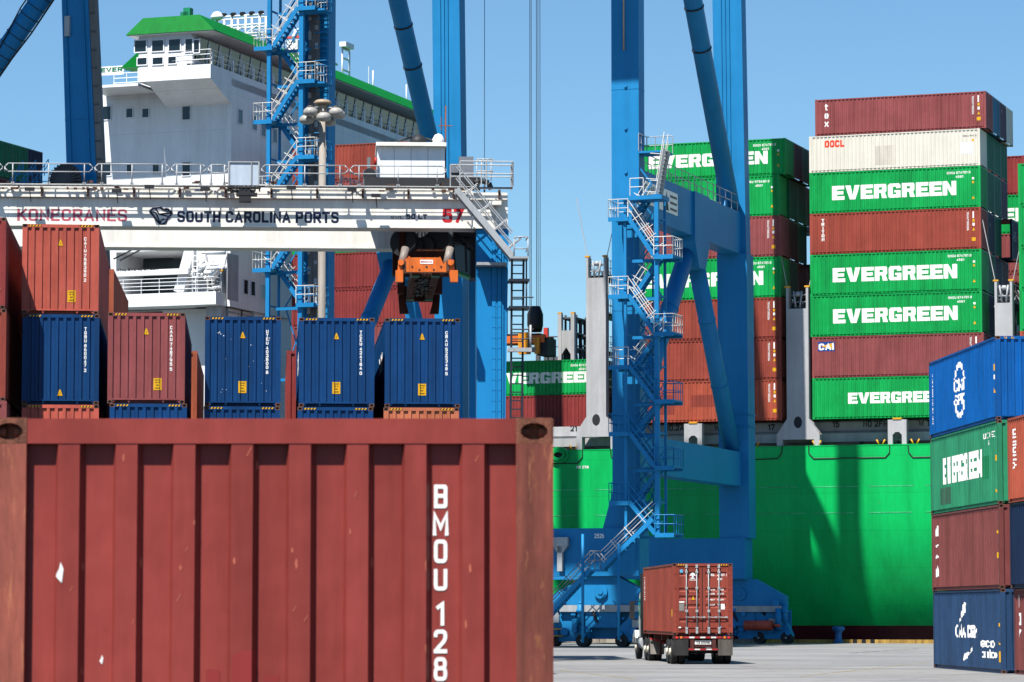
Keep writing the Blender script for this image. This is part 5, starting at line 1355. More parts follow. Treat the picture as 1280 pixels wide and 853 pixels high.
# lattice behind the flights on the right of the leg
g = MB(); aa, ab_ = AR + LW / 2 + .02, AR + LW / 2 + .75
for k in range(11): z = zs1 + 1 + k * 1.9; g.beam((aa, .2, z), (ab_, .2, z + .95), .08, .08); g.beam((ab_, .2, z + .95), (aa, .2, z + 1.9), .08, .08)
g.box(ab_, ab_ + .10, .15, .25, zs1, zp0); g.build('lattice', CRANE, sts)
# left stair tower with its lift shaft
twL, al2, ar2, Ls2, Rs2 = stair_tower(345, 380, (-30, 61, 152.5, 244, 337), (-75, 12, 103, 197, 289, 381, 470), BC, False, ((341, .12), (381.5, .14)), ZTOP - 6, 2)
for x, y in ((401, 14), (401, 105), (401, 199), (397, 381)):
    a, z = cpx(x - 3, y, BC); g = MB(); g.box(a - .95, a + .75, BC - .8, BC + .5, z - .12, z); ld = g.build('landing', CRANE, twL)
    rail('landing_rail', [(a - .9, BC - .78, z), (a + .72, BC - .78, z), (a + .72, BC + .4, z)], 1.05, CRANE, ld, post=.8)
g = MB(); a0_, a1_ = cpx(385.5, 300, -.75)[0], cpx(396, 300, -.75)[0]; g.box(a0_, a1_, -.78, -.4, 8, ZTOP - 4); sh = g.build('cable_shaft', paint('shaft_grey', (118, 116, 116), .6, .2, .25, .15, 2), twL)
g = MB(); rr = random.Random(9)
for k in range(70): z = 9 + k * .62; s_ = k % 2; g.box(a0_ - .03 if s_ else a1_ - .16, a0_ + .16 if s_ else a1_ + .03, -.84, -.77, z, z + rr.uniform(.2, .55))
g.build('cable_clamps', GALV, sh)
g = MB(); a = cpx(374, 300, -.9)[0]; g.tube((a, -.9, 8), (a, -.9, ZTOP - 4), .08, 6); g.build('rusty_pipe', paint('pipe_rust', (150, 84, 46), .7, .3, .3, .3), twL)
g = MB()
for z0 in (cz(90, AL, -.5), cz(180, AL, -.5), cz(8, AL, -.5)):   # caged ladder at the right of the shaft
    a = cpx(403, 100, -.6)[0]
    for k in range(9): zz = z0 + k * .42; g.box(a - .3, a + .3, -.52, -.48, zz, zz + .05)
    for s_ in (-.3, .3): g.tube((a + s_, -.5, z0 - .5), (a + s_, -.5, z0 + 4), .035, 5)
    for k in range(4): zz = z0 + .6 + k * .9; g.path([(a - .38, -.5, zz), (a - .38, -1.0, zz), (a + .38, -1.0, zz), (a + .38, -.5, zz)], .03, 5)
g.build('caged_ladder', CRANE, twL)
# unseen house, A-frame and platform, sized to cast shade; the raised boom girders
g = MB(); g.box(-3.5, 6.6, -11.4, 7.6, 54.5, 60.5); g.box(6.601, AR + .5, -11.4, 3.2, 54.5, 60.5); g.build('shade_house', CRANE, sts)  # added out of view, stepped to shade the leg top and the hull
g = MB()
for A in (AL, AR): g.box(A - .8, A + .8, .05, 1.1, ZTOP + 2.41, 72); g.tube((A, 1.2, 61.5), (A, -2.6, 66.8), .62, 16)
g.build('shadow_a_frame', CRANE, sts)  # added above the legs, height set by its shadow on the hull
g = MB(); g.box(-9, 10.5, -28.7, -25.65, 54.5, 60.5); g.box(-9, 10.5, -34, -31.2, 54.6, 56); g.box(-5.3, -3.9, -34, -14.01, 60.6, 63.2); g.box(3.9, 5.3, -34, -14.01, 60.6, 63.2); g.build('rear_shade_platform', CRANE, sts)  # added out of view to shade stairs, sill and bogies; boom tails included
for a in (-4.6, 4.6): g = MB(); g.box(a - .75, a + .75, -14, GB + 46, 60.6, 63.2); g.build('boom_girder', CRANE, sts)
g = MB(); g.box(AL - .9, AR + .9, GB, GB + 1.2, ZTOP + .002, ZTOP + 2.5); g.box(AL - .9, AR + .9, 0, 1.2, ZTOP + .002, ZTOP + 2.4); g.build('cross_beam', CRANE, sts)
a, z = STSF.pix(605.5, 232, 12); g = MB(); g.tube((a, 12, z), (a, 12, 60.6), .022, 5); g.tube((a, 12, z), (a, 12, z - .8), .06, 6); g.build('trailing_rope', DARK, sts)
# hoist ropes and the headblock with its spreader over the ship
SB = 5.0
def sp(x, y): return SHIP.pix(x, y, SB)
sx, sz = sp(669, 400)
g = MB()
for x in (662.5, 670.5, 674.5): a = sp(x, 200)[0]; w0 = SHIP.w(a, SB, sz); w1 = SHIP.w(a, SB, 60.5); 
ropes = MB()
spr = thing('container_spreader', 'orange spreader with a black sheave block hanging on ropes over the low ship stack', 'spreader', SHIP.w(sx, SB, sp(669, 446)[1]), SHIP.rot)
zb_ = sp(669, 446)[1]
for x in (662.3, 664, 670.5, 672.5, 675): a = sp(x, 200)[0] - sx; ropes.tube((a, 0, sz - zb_), (a, 0, 60.6 - zb_), .026, 5)
ropes.build('hoist_rope', DARK, spr)
g = MB(); g.lathe([(.5, 0), (.62, .5), (.62, 1.3), (.4, 1.9)], (0, 0, sz - zb_ - .9), 10); g.build('sheave_block', DARK, spr)
def hz(y): return sp(669, y)[1] - zb_
g = MB(); g.box(-11.0, 1.1, -1.1, -.7, hz(430), hz(421)); g.box(-11.0, 1.1, .7, 1.1, hz(430), hz(421)); g.box(-11.3, -10.9, -1.2, 1.2, 0, hz(418)); 
g.build('spreader_frame', ORANGE, spr)
g = MB(); g.box(-.9, -.1, -1.25, -.72, hz(444), hz(417)); g.box(-5.5, -4.6, -1.25, -.72, hz(445), hz(417)); g.box(.35, .75, -1.22, -.9, hz(444), hz(424)); g.build('spreader_arm', paint('spreader_yellow', (248, 160, 24), .5, .12, .2, .2, 2), spr)
g = MB(); g.box(-10, .6, -.7, .7, hz(428), hz(418)); g.box(.5, 1.3, -1.0, 1.0, hz(446), hz(424)); g.box(-8, -2, -.9, -.6, hz(419), hz(412)); g.tube((-3.0, -.9, hz(420)), (-3.0, -.9, hz(385)), .06, 5); g.tube((-1.9, -.9, hz(420)), (-1.9, -.9, hz(385)), .06, 5); g.tube((-3.0, -.9, hz(386)), (-1.9, -.9, hz(386)), .06, 5); g.build('machinery', DARK, spr)

# ------------------------------------------------------------------ the second crane, mostly out of frame at the left
a2, _ = STSF.pix(98, 120, 0)
sts2 = thing('ship_to_shore_crane', 'second blue quay crane, cut by the left edge, with one dark leg', 'crane', STSF.w(a2, 0, 0), STSF.rot)
def c2(x, y, b=0): q = STSF.pix(x, y, b); return q[0] - a2, q[1]
g = MB()
pts = [c2(77, 0), c2(118, 0), c2(129, 240), c2(84, 240)]
def ex(p, q, z): t = (z - p[1]) / (q[1] - p[1]); return p[0] + (q[0] - p[0]) * t
L0, L1_, R0, R1_ = pts[0], pts[3], pts[1], pts[2]
xl0, xr0, xl1, xr1 = ex(L0, L1_, 8), ex(R0, R1_, 8), ex(L0, L1_, 56), ex(R0, R1_, 56)
xr0 -= .45; xr1 -= .45
g.hexa([(xl0, 0, 8), (xr0, 0, 8), (xr0, 1.5, 8), (xl0, 1.5, 8), (xl1, 0, 56), (xr1, 0, 56), (xr1, 1.5, 56), (xl1, 1.5, 56)])
lg2 = g.build('leg', CRANE, sts2)
g = MB()
for z in (20.5, 27.5, 34): g.box(ex(L0, L1_, z) - .02, ex(R0, R1_, z) - .43, -.03, 1.52, z, z + .05)
for k in (.18, .82):
    g.beam((xl0 + (xr0 - xl0) * k, -.05, 8.1), (xl1 + (xr1 - xl1) * k, -.05, 55.9), .06, .1, 0, (0, 1, 0))
g.build('leg_seams', CRANE, lg2)
g = MB(); g.beam((xr0 + .22, .3, 8), (xr1 + .22, .3, 56), .42, .5, 0, (0, 1, 0)); tr = g.build('cable_tray', paint('tray_grey', (128, 124, 120), .6, .2, .2, .1), lg2)
g = MB()
for k in range(40): t = k / 40; c = Vector((xr0 + .22, .03, 8)).lerp(Vector((xr1 + .22, .03, 56)), t + .01); g.box(c.x - .2, c.x + .22, c.y - .02, c.y + .02, c.z, c.z + .12)
g.build('tray_clamps', paint('tray_dark', (88, 86, 86)), tr)
p, q = Vector((c2(44, 0)[0], .6, c2(44, 0)[1])), Vector((c2(0, 63)[0], .6, c2(0, 63)[1])); d = (q - p).normalized()
g = MB(); g.tube(p - d * 7, q + d * 14, .66, 20); bb_ = g.build('diagonal_brace', CRANE, sts2)
g = MB()
for k in range(-2, 9): c = p + d * (k * .78 + .4); g.tube(c - d * .02, c + d * .02, .70, 18)
nn = Vector((d.z, 0, -d.x)); nn = nn if nn.x > 0 else -nn
g.path([p - d * 6 + nn * .8, p - d * 1 + nn * .78, p + d * 2 + nn * .85, q + nn * .75, q + d * 6 + nn * .8], .06, 5); g.path([p - d * 6 - nn * .75 + Vector((0, -.3, 0)), p + d * 1 - nn * .55 + Vector((0, -.6, 0)), p + d * 3 - nn * .2 + Vector((0, -.7, 0)), q + d * 3 + nn * .3 + Vector((0, -.65, 0))], .05, 5)
g.build('brace_cables', DARK, bb_)
g = MB(); g.box(c2(82, 40)[0], c2(88, 40)[0], -.2, 0, c2(82, 46)[1], c2(82, 21)[1]); g.build('junction_box', GALV, lg2)
g = MB(); g.box(-9, 2.6, -24, -1, 56.1, 62); g.build('shade_house', CRANE, sts2)  # added out of view to keep the leg in shade
g = MB(); g.box(-12, 1.5, -.3, 1.8, 4.4, 8); g.build('sill_beam', CRANE, sts2)
# landing with blue stair rails and the cable reel that show above the yard crane
a, z = c2(76, 238, -1); g = MB(); g.box(a - 3.4, a + 2, -2.2, -.2, z - .15, z); pl = g.build('landing', CRANE, sts2)
for k in range(3): rail('landing_rail', [(a - 3.3 + k * .9, -2.0, z - .2), (a - 2.2 + k * .9, -2.0, z + 1.2)], .7, CRANE, pl, post=.5)
rail('landing_rail', [(a - 3.0, -1.5, z), (a, -1.5, z)], 1.1, CRANE, pl, post=.6)
a, z = c2(79, 226, -1.6); g = MB(); rad = 1.15
for k in range(28): t = 2 * math.pi * k / 28; g.beam((a + .3 * math.cos(t), -1.6, z + .3 * math.sin(t)), (a + rad * math.cos(t), -1.45, z + rad * math.sin(t)), .10, .07, 0, (0, 1, 0))
g.tube((a, -1.7, z), (a, -1.2, z), .32, 14); g.tube((a, -1.3, z), (a, -1.2, z), rad, 28); g.build('cable_reel', paint('reel_grey', (84, 82, 84), .6, .2, .2, .1), sts2)

# ------------------------------------------------------------------ tall floodlight mast
pm = P(402.5, 300, 165)
t = thing('floodlight_mast', 'tall pale floodlight mast with a ring of round lamps, before the left stair tower', 'light mast', (pm.x, pm.y, 0), 0)
zt_ = P(402, 136, 165).z
MC_ = paint('mast_concrete', (158, 150, 140), .7, .1, .2, .15, 1)
g = MB(); g.tube((0, 0, 0), (0, 0, zt_), .23, 14, 0, .18); g.build('pole', MC_, t)
g = MB(); g.lathe([(.44, .0), (.46, .10), (.34, .20), (.2, .24)], (0, 0, zt_ + .22), 18); g.tube((0, 0, zt_ - .3), (0, 0, zt_ + .3), .24, 10); g.build('head_ring', paint('ring_tan', (176, 156, 130), .6, .2, .2, .2), t)
LM = paint('lamp_shell', (180, 176, 168), .35, .1, .15, .12, 3)
for k in range(7):
    an = k * math.pi * 2 / 7 + .35; c = Vector((.82 * math.cos(an), .82 * math.sin(an), zt_ - .22 - (.30 if k % 2 else 0)))
    g = MB(); g.tube((0, 0, zt_ + .05), c + Vector((0, 0, .2)), .04, 6); g.build('lamp_arm', GALV, t)
    g = MB(); g.lathe([(.12, .20), (.22, .18), (.36, .06), (.38, -.10), (.30, -.22), (.14, -.26)], c, 14); lp = g.build('floodlight', LM, t)
    g = MB(); g.lathe([(.10, .28), (.19, .26), (.21, .19), (.12, .17)], c, 14); g.build('lamp_rim', paint('lamp_rim', (92, 88, 84)), lp)
# ------------------------------------------------------------------ the rubber-tyred yard crane (white girders over the stacks)
RT = Frame((0, 140), R(3.0))
rtg = thing('yard_gantry_crane', 'white and blue yard gantry crane lettered SOUTH CAROLINA PORTS, number 57', 'crane', RT.o, RT.rot)
def rp(x, y, v=0): return RT.pix(x, y, v)
V2 = 8.3
zg0 = rp(400, 284.6)[1]; zg1 = rp(400, 250.5)[1]; zt1 = rp(400, 236)[1]
uR = rp(634, 260)[0]; uL = uR - 24.6
zf0 = rp(300, 310.0, V2)[1]
g = MB(); g.box(uL, uR, 0, 1.25, zg0, zg1 + .35); gd = g.build('girder', CREAM, rtg)
g = MB(); g.box(uL, uR - .2, -.07, 1.33, zg0 - .004, zg0 + .06); g.build('girder_flange', CREAM, gd)
g = MB(); g.box(uL, uR, V2, V2 + 1.25, zf0, zf0 + 1.7); gf = g.build('girder', CREAM, rtg)
g = MB(); g.box(uL, uR - .2, V2 - .07, V2 + 1.33, zf0 - .004, zf0 + .06); g.build('girder_flange', CREAM, gf)
# upper ledge, service pipes, walkway with its railings
g = MB(); g.box(uL, uR, -.20, 0, zg1 + .05, zg1 + .355); g.box(uL, uR - 1.5, -.12, -.003, zg1 + .36, zg1 + .62); g.build('service_ledge', CREAM, gd)
g = MB()
for y, r, vv in ((247.3, .04, -.15), (243.2, .03, -.13)): u, z = rp(300, y, vv); g.tube((uL, vv, z), (rp(592 if r > .05 else 560, y, vv)[0], vv, z), r, 8)
g.build('service_pipe', GALV, gd)
g = MB(); zw = rp(300, 230.5, -.9)[1]; zwb = rp(300, 236.5, -.9)[1]
g.tube((uL, -.60, zw - .05), (uR + .2, -.60, zw - .05), .042, 10)
for k in range(3): g.box(uL, uR + .2, -.50 + k * .15, -.49 + k * .15, zw - .05, zw - .03); wk = g.build('walkway', GALV, gd)
g = MB(); rr = random.Random(5)
for i in range(13): u = uL + .8 + i * 1.95; g.box(u, u + .09, -.60, -.003, zw - .2, zw - .12); g.box(u, u + .09, -.36, -.28, zg1 + .05, zw - .12)
for i in range(46): u = rr.uniform(uL, uR - 1.5); z = rr.choice((zg1 + .42, zw - .2, zg1 + .64)); g.box(u, u + rr.uniform(.05, .35), -.36, -.28, z, z + rr.uniform(.04, .12))
g.build('brackets', STEEL, wk)
g = MB()
for x, y in ((36, 236), (145, 238), (186, 233), (256, 236), (364, 234), (440, 237), (470, 244)): u, z = rp(x, y, -1.1); g.box(u - .2, u + .2, -.80, -.62, z - .04, z + .1); g.tube((u, -.7, z), (u + .05, -.6, z - .5), .02, 5)
g.build('floodlights', DARK, wk)
zr = zw; hr = rp(300, 205, -.95)[1] - zw
def panel(x0, x1):
    a, b = rp(x0, 220, -.95)[0], rp(x1, 220, -.95)[0]; g = MB(); r = .028; c = .14
    g.path([(a, -.62, zr + .52), (a, -.62, zr + hr - c), (a + c, -.62, zr + hr), (b - c, -.62, zr + hr), (b, -.62, zr + hr - c), (b, -.62, zr + .52 + c), (b - c, -.62, zr + .52), (a + c, -.62, zr + .52), (a, -.62, zr + .52 + c)], r, 6)
    n = max(2, round((b - a) / 1.25))
    for i in range(n): u = a + (b - a) * (i + .22) / (n - .55); g.tube((u, -.62, zr), (u, -.62, zr + hr), r, 6); g.box(u - .07, u + .07, -.64, -.60, zr, zr + .08)
    g.build('walkway_rail', GALV, wk)
for x0, x1 in ((-80, 2), (5, 115), (118, 211), (214, 257), (260, 284), (327, 435), (438, 558), (560, 563)): 
    if x1 - x0 > 10: panel(x0, x1)
# lettering on the girder
def gtext(s, x0, x1, y0, y1, m, bold=.03, name='girder_lettering', italic=0.0):
    (a, za), (b, zb) = rp(x0, y1, -.006), rp(x1, y0, -.006); v, f, w = font2d(s, bold); k = (b - a) / w; ga = MB()
    ga.v = [(a + q[0] * k + italic * q[1], -.006, za + q[1] * (zb - za)) for q in v]; ga.f = list(f); ga.m = [0] * len(f); ga.sm = [False] * len(f)
    return ga.build(name, m, gd, fix=False)
gtext('SOUTH CAROLINA PORTS', 221.5, 423.5, 265, 278, paint('print_navy', (24, 36, 66), .5, .08, .05), .045)
gtext('KONECRANES', 21.5, 159, 262, 276, paint('print_faded_red', (200, 92, 112), .6, .15, .12), .004)
gtext('SWL', 488.5, 504, 270, 274, paint('print_grey2', (88, 92, 100), .6), .01); gtext('50 LT', 507.5, 534, 268, 274, paint('print_navy', (24, 36, 66)), .06)
NUM = paint('print_red', (206, 32, 44), .5, .05, .05)
gtext('57', 553, 579.5, 261, 278.5, NUM, .05, name='crane_number')
# line emblem: a map-like shape of bent lines
g = MB()
def ln(pts, r=.035): 
    q = [rp(190 + (x - 95) * .0001 + x, y, -.01) for x, y in pts]; g.path([(p[0], -.012, p[1]) for p in q], r, 5)
ln([(-3, 264), (2, 260), (10, 259), (14, 262), (19, 261), (25, 266), (22, 271), (19, 273), (17, 279), (11, 281), (6, 276), (2, 270), (-3, 264)], .045); ln([(-3, 264), (5, 266), (10, 279)], .03); ln([(4, 260), (9, 268), (25, 266)], .03); ln([(14, 262), (21, 265)], .03); ln([(9, 268), (22, 271)], .03); ln([(10, 279), (12, 275), (19, 273)], .03)
g.build('emblem', paint('print_navy', (24, 36, 66)), gd)
# end face cap and right-hand bracket
g = MB(); g.box(rp(611, 255)[0], rp(626, 255)[0], -.55, -.004, rp(611, 258)[1], rp(611, 253)[1]); g.box(uR - .62, uR + .02, -.05, 1.3, zg0 + .08, zw - .3); g.tube((rp(620, 260)[0], -.1, zg0), (rp(620, 260)[0], -.1, zg1), .04, 6); g.build('end_cap', CREAM, gd)
# legs
lw0, lw1 = rp(595.5, 400)[0], rp(636, 400)[0]
def leg(u0, u1, v0, v1, zt, m=RTGB):
    g = MB(); g.hexa([(u0 + .05, v0, 2.0), (u1 - .28, v0, 2.0), (u1 - .28, v1, 2.0), (u0 + .05, v1, 2.0), (u0, v0, zt), (u1, v0, zt), (u1, v1, zt), (u0, v1, zt)]); return g.build('leg', m, rtg)
lr = leg(lw0, lw1, .05, 1.2, zg0 - .008); leg(lw0 + .0, lw1, V2 + .05, V2 + 1.2, zf0 - .008); leg(uL + .1, uL + 1.4, .05, 1.2, zg0 - .008); leg(uL + .1, uL + 1.4, V2 + .05, V2 + 1.2, zf0 - .008)
g = MB()
for xa, xb in ((615, 619.5), (622, 626.5)):
    a, b = rp(xa, 400)[0], rp(xb, 400)[0]; g.box(a, b, -.05, .045, 2.2, zg0 - .4)
    for k in range(34): z = 3 + k * .45; g.box(a - .01, b + .01, -.06, .04, z, z + .02)
a = rp(620.5, 400)[0]; g.box(a - .04, a + .04, -.02, .046, 2.2, zg0 - .4); a = rp(628.5, 400)[0]; g.box(a - .03, a + .03, -.02, .046, 2.2, zg0 - .4); g.build('cable_runs', RTGB, lr)
g = MB(); z = rp(615, 329, -1)[1]; g.box(rp(596, 329, -.8)[0], rp(634, 329, -.8)[0], -.78, .04, z - .06, z + .06); g.build('bracket_shelf', GALV, lr)
g = MB()
for v0 in (-.15, V2 - .15):
    pass
for u0 in (lw0 - .3, uL - .1):
    g.box(u0, u0 + 1.6, -1.5, V2 + 2.7, 1.25, 2.0)
g.build('sill_beam', RTGB, rtg)
for u0 in (lw0 + .5, uL + .7):
    for v0 in (-.9, .9, V2 + .3, V2 + 2.1):
        g = MB(); g.tube((u0 - .3, v0, .8), (u0 + .3, v0, .8), .8, 24); w_ = g.build('tyre', RUBBER, rtg); g = MB(); g.tube((u0 - .31, v0, .8), (u0 + .31, v0, .8), .42, 16); g.build('rim', CREAM, w_)
# far-side deck rails, cross ties between girders
g = MB()
for u0 in (uL, uR - .8): g.box(u0, u0 + .8, 1.26, V2 - .08, zg1 - .5, zg1 + .2)
g.build('end_tie', CREAM, rtg)
rail('walkway_rail', [(rp(563, 205, .6)[0], .6, zw + .1), (uR + .25, .6, zw + .1)], 1.0, GALV, rtg, post=1.2)
rail('walkway_rail', [(rp(575, 240, -.9)[0], -.9, zw), (uR + .2, -.9, zw), (uR + .2, .6, zw)], 1.05, GALV, wk, post=1.4)
# electrical cabin on top, with a flat overhanging roof
a0_, zc0 = rp(471.5, 233, 3); a1_, zc1 = rp(556, 184, 3)
g = MB(); g.box(a0_, a1_, 3, 6.2, zc0, zc1); ec = g.build('electrical_cabin', paint('cabin_white', (222, 224, 226), .5, .04, .06, .02), rtg)
g = MB(); g.box(a0_ - .06, a1_ + .06, 2.7, 6.5, zc1 + .004, zc1 + .16); g.build('cabin_roof', CREAM, ec)
g = MB(); g.box(a0_ - .01, a1_ + .01, 2.98, 3.5, zc0 - .2, zc0 - .003); g.box(a0_ - .3, a1_ + .6, 2.4, 6.4, zc0 - .5, zc0 - .22); g.build('cabin_base', GALV, ec)
g = MB()
for k in range(1, 4): u = a0_ + (a1_ - a0_) * k / 4; g.box(u - .012, u + .012, 2.99, 3.01, zc0 + .05, zc1 - .05)
g.build('panel_seams', GALV, ec)
u, z = rp(523, 176, 3.5); g = MB(); g.lathe([(.42, 0), (.36, .25), (.2, .42), (.08, .46)], (u, 3.6, zc1 + .16), 12); g.tube((u - 1.3, 3.5, zc1 + .17), (u - .3, 3.5, zc1 + .5), .05, 6); g.tube((u + 1.2, 3.5, zc1 + .17), (u + .3, 3.5, zc1 + .45), .05, 6); g.build('roof_vent', DARK, ec)
u, z = rp(548, 175, 3.5); g = MB(); g.lathe([(.25, 0), (.27, .25), (.15, .45), (.03, .5)], (u, 3.5, zc1 + .16), 12); g.build('dome', SHIPW, ec)
u, z = rp(557, 150, 3.5); g = MB(); g.tube((u, 3.4, zc0), (u, 3.4, zc1 + 1.9), .03, 6); g.tube((u - .35, 3.4, zc1 + 1.0), (u + .3, 3.4, zc1 + 1.0), .02, 4); g.tube((u - .2, 3.4, zc1 + .8), (u - .2, 3.4, zc1 + 1.4), .02, 4); g.build('antenna', paint('pipe_rust', (150, 84, 46)), ec)
g = MB()
for xa, xb, y0, y1 in ((454, 466, 213, 235), (459, 463, 197, 235), (466, 471, 213, 222)): a, z0 = rp(xa, y1, 3); b, z1 = rp(xb, y0, 3); g.box(a, b, 2.9, 3.6, z0, z1)
g.build('side_units', paint('unit_grey', (120, 126, 132), .5, .15, .15), ec)
u, z = rp(462, 219, 2.8); g = MB(); g.tube((u, 2.6, z), (u, 2.9, z), .28, 14); g.build('fan', DARK, ec)
u, z = rp(469.5, 203, 2.8); g = MB(); g.tube((u, 2.8, z - .12), (u, 2.8, z + .2), .06, 8); g.build('extinguisher', paint('ext_red', (200, 40, 30)), ec)
# cabinets right of the cabin
g = MB()
for xa, xb, y0, y1, vv in ((574, 592, 196, 222, 2.0), (564, 573, 205, 216, 2.0), (564, 576, 214, 223, 2.2)): a, z0 = rp(xa, y1, vv); b, z1 = rp(xb, y0, vv); g.box(a, b, vv, vv + .9, z0, z1)
cb = g.build('control_cabinet', paint('cabinet_grey', (124, 130, 138), .5, .1, .1), rtg)
g = MB()
a, z0 = rp(565, 231, 1.9); b, z1 = rp(600, 222, 1.9); g.box(a, b, 1.9, 3, z0, z1)
pts = [rp(x, y, 1.6) for x, y in ((578, 236), (590, 230), (602, 226), (611, 229), (614, 237))]; g.path([(p[0], 1.6, p[1]) for p in pts], .12, 8); g.build('cable_loop', DARK, rtg)
g = MB()    # caged ladder head
for x in (596, 602, 608, 614): a, z0 = rp(x, 226, 1.2); z1 = rp(x, 199, 1.2)[1]; g.path([(a, 1.2, z0), (a, 1.2, z1 - .1), (a + .1, 1.2, z1)], .03, 6)
for y in (199, 214): a, z = rp(596, y, 1.2); b = rp(615.5, y, 1.2)[0]; g.path([(a, 1.2, z), (b, 1.2, z), (b, 1.8, z), (a, 1.8, z)], .03, 6)
g.build('ladder_cage', GALV, rtg)
# box on the front walkway at the left
a0_, zb0 = rp(285, 232, -1.3); a1_, zb1 = rp(324.5, 204, -1.3)
g = MB(); g.box(a0_ + .05, a1_ - .05, -1.4, -.95, zb0, zb1); bx = g.build('front_panel', paint('panel_grey', (176, 190, 202), .35, .05, .08), wk)
g = MB()
for a, b, c, d in ((a0_, a0_ + .06, zb0, zb1 + .05), (a1_ - .06, a1_, zb0, zb1 + .05), (a0_ + .061, a1_ - .061, zb1 + .001, zb1 + .05), ((a0_ + a1_) / 2 + .3, (a0_ + a1_) / 2 + .34, zb0, zb1)): g.box(a, b, -1.45, -1.402, c, d)
g.build('panel_frame', GALV, bx)
g = MB(); zz0 = rp(300, 252, -1.3)[1]
for k in range(8): u = a0_ + (a1_ - a0_) * k / 7; g.box(u - .03, u + .03, -1.42, -1.0, zb0 - .22, zb0 - .01)
g.box(a0_, a1_ + .05, -1.43, -1.0, zb0 - .12, zb0 - .06); g.box(a0_ + .35, a1_ - .1, -1.42, -.9, zz0 + .25, zz0 + .36); g.box((a0_ + a1_) / 2 - .2, (a0_ + a1_) / 2 + .3, -1.40, -.8, zz0, zb0 - .13); g.box(a0_ + .1, a1_ - .2, -1.38, -.9, zz0 + .42, zz0 + .5); g.build('panel_support', DARK, bx)
# stairs down the right side, platform and black caged ladder
p = rp(570, 238, -1.2); q = rp(640, 322, -1.2)
fl0 = (p[0], -1.25, p[1]); fl1 = (q[0], -1.25, q[1]); flight(fl0, fl1, .75, GALV, GALV, rtg)
a0_, zp_ = rp(637, 322, -1.3); a1_ = rp(660, 322, -1.3)[0]
g = MB(); g.box(a0_, a1_, -1.7, -.4, zp_ - .08, zp_); pl = g.build('platform', GALV, rtg)
g = MB()
for x in (642.5, 660): a = rp(x, 310, -1.6)[0]; g.path([(a, -1.65, zp_), (a, -1.65, rp(x, 299, -1.6)[1]), (a + (.1 if x < 650 else -.1), -1.65, rp(x, 296.5, -1.6)[1])], .03, 6)
a, b = rp(643, 297, -1.6)[0], rp(659.5, 297, -1.6)[0]
for y in (296.5, 311): z = rp(650, y, -1.6)[1]; g.tube((a, -1.65, z), (b, -1.65, z), .03, 6); g.tube((b, -1.65, z), (b, -.45, z), .03, 6)
g.build('platform_rail', GALV, pl)
g = MB(); a0_, a1_ = rp(640, 400, -1.0)[0], rp(654.5, 400, -1.0)[0]; ab0, ab1 = a0_ - .1, a1_ - .15
for a, b in ((a0_, a0_ - .12), (a1_, a1_ - .14)): g.beam((a, -1.0, zp_), (b, -1.0, 3), .09, .07, 0, (0, 1, 0))
n = 38
for k in range(n): t_ = k / n; z = zp_ - .3 - (zp_ - 3.4) * t_; d_ = -.13 * t_; g.box(a0_ + d_, a1_ + d_, -1.03, -.97, z - .025, z + .025)
for y in (350, 384, 436): 
    z = rp(645, y, -1.0)[1]; g.box(a0_ - .15, a1_ + (.22 if y != 436 else .5), -1.5, -.3, z - .10, z)
for y0, y1, x in ((325, 350, 658), (350, 384, 658), (408, 436, 661)): 
    u = rp(x, 400, -1.4)[0]; g.tube((u, -1.4, rp(x, y1, -1.4)[1]), (u, -1.4, rp(x, y0, -1.4)[1]), .035, 6)
for y in (372, 412, 424): z = rp(645, y, -1.4)[1]; g.tube((a0_, -1.45, z), (a1_ + .4, -1.45, z), .03, 5)
g.build('ladder', paint('ladder_black', (40, 48, 60), .5, .2, .15), rtg)
g = MB(); z = rp(645, 436, -1.4)[1]; g.box(a0_ - .2, rp(664.5, 436, -1.4)[0], -1.55, -1.505, z - .14, z + .03); u = rp(663, 400, -1.4)[0]; g.tube((u, -1.5, z), (u, -1.5, z + 1.0), .05, 6); g.build('platform_edge', GALV, rtg)
# cab below the trolley
a0_, zc0 = rp(566, 344, 3.2); a1_, zc1 = rp(589, 300, 3.2)
g = MB(); g.prism([(a0_ + .12, zc0 + .25), (a1_ - .02, zc0 - .02), (a1_ - .02, zc1), (a0_ + .02, zc1)], 1, 3.2, 5.0); cab = g.build('operator_cab', GLASS, rtg)
g = MB()
for p_, q_ in (((a0_ + .10, zc0 + .25), (a0_, zc1)), ((a1_, zc0), (a1_, zc1)), ((a0_, zc1), (a1_, zc1)), ((a0_ + .6, zc0 + .15), (a0_ + .55, zc1))): g.beam((p_[0], 3.17, p_[1]), (q_[0], 3.17, q_[1]), .09, .08, 0, (0, 1, 0))
g.box(a0_, a1_, 3.2, 5.0, zc1 + .002, zc1 + .1); g.box(a1_ - .02, a1_ + .3, 3.3, 4.9, zc0 - .1, zc1 + .5); g.build('cab_frame', DARK, cab)
g = MB(); g.beam((a0_ + .05, 3.6, zc0 + .18), (a1_ - .05, 3.6, zc0 - .09), 1.0, .09); g.build('cab_floor', paint('floor_green', (30, 150, 80), .4), cab)
g = MB(); g.box(a0_ + .02, a1_ + .3, 3.1, 5.1, zc1 + .12, zg0 + .3); p, q = rp(568, 291, 2.6), rp(592, 312, 2.6); g.tube((p[0], 2.6, p[1]), (q[0], 2.6, q[1]), .05, 6); g.build('cab_hanger', DARK, rtg)
# trolley between the girders, with the sheaves showing below
a0_, a1_ = rp(496, 300, 2.2)[0], rp(560, 300, 2.2)[0]
g = MB(); g.box(a0_ - .6, a1_ + .8, 1.3, V2 - .1, zg1 + .3, zg1 + .7); g.box(rp(455, 300, 3)[0], rp(590, 300, 3)[0], 1.4, V2 - .2, zg1 + .71, zg1 + 1.2); tro = g.build('trolley', DARK, rtg)
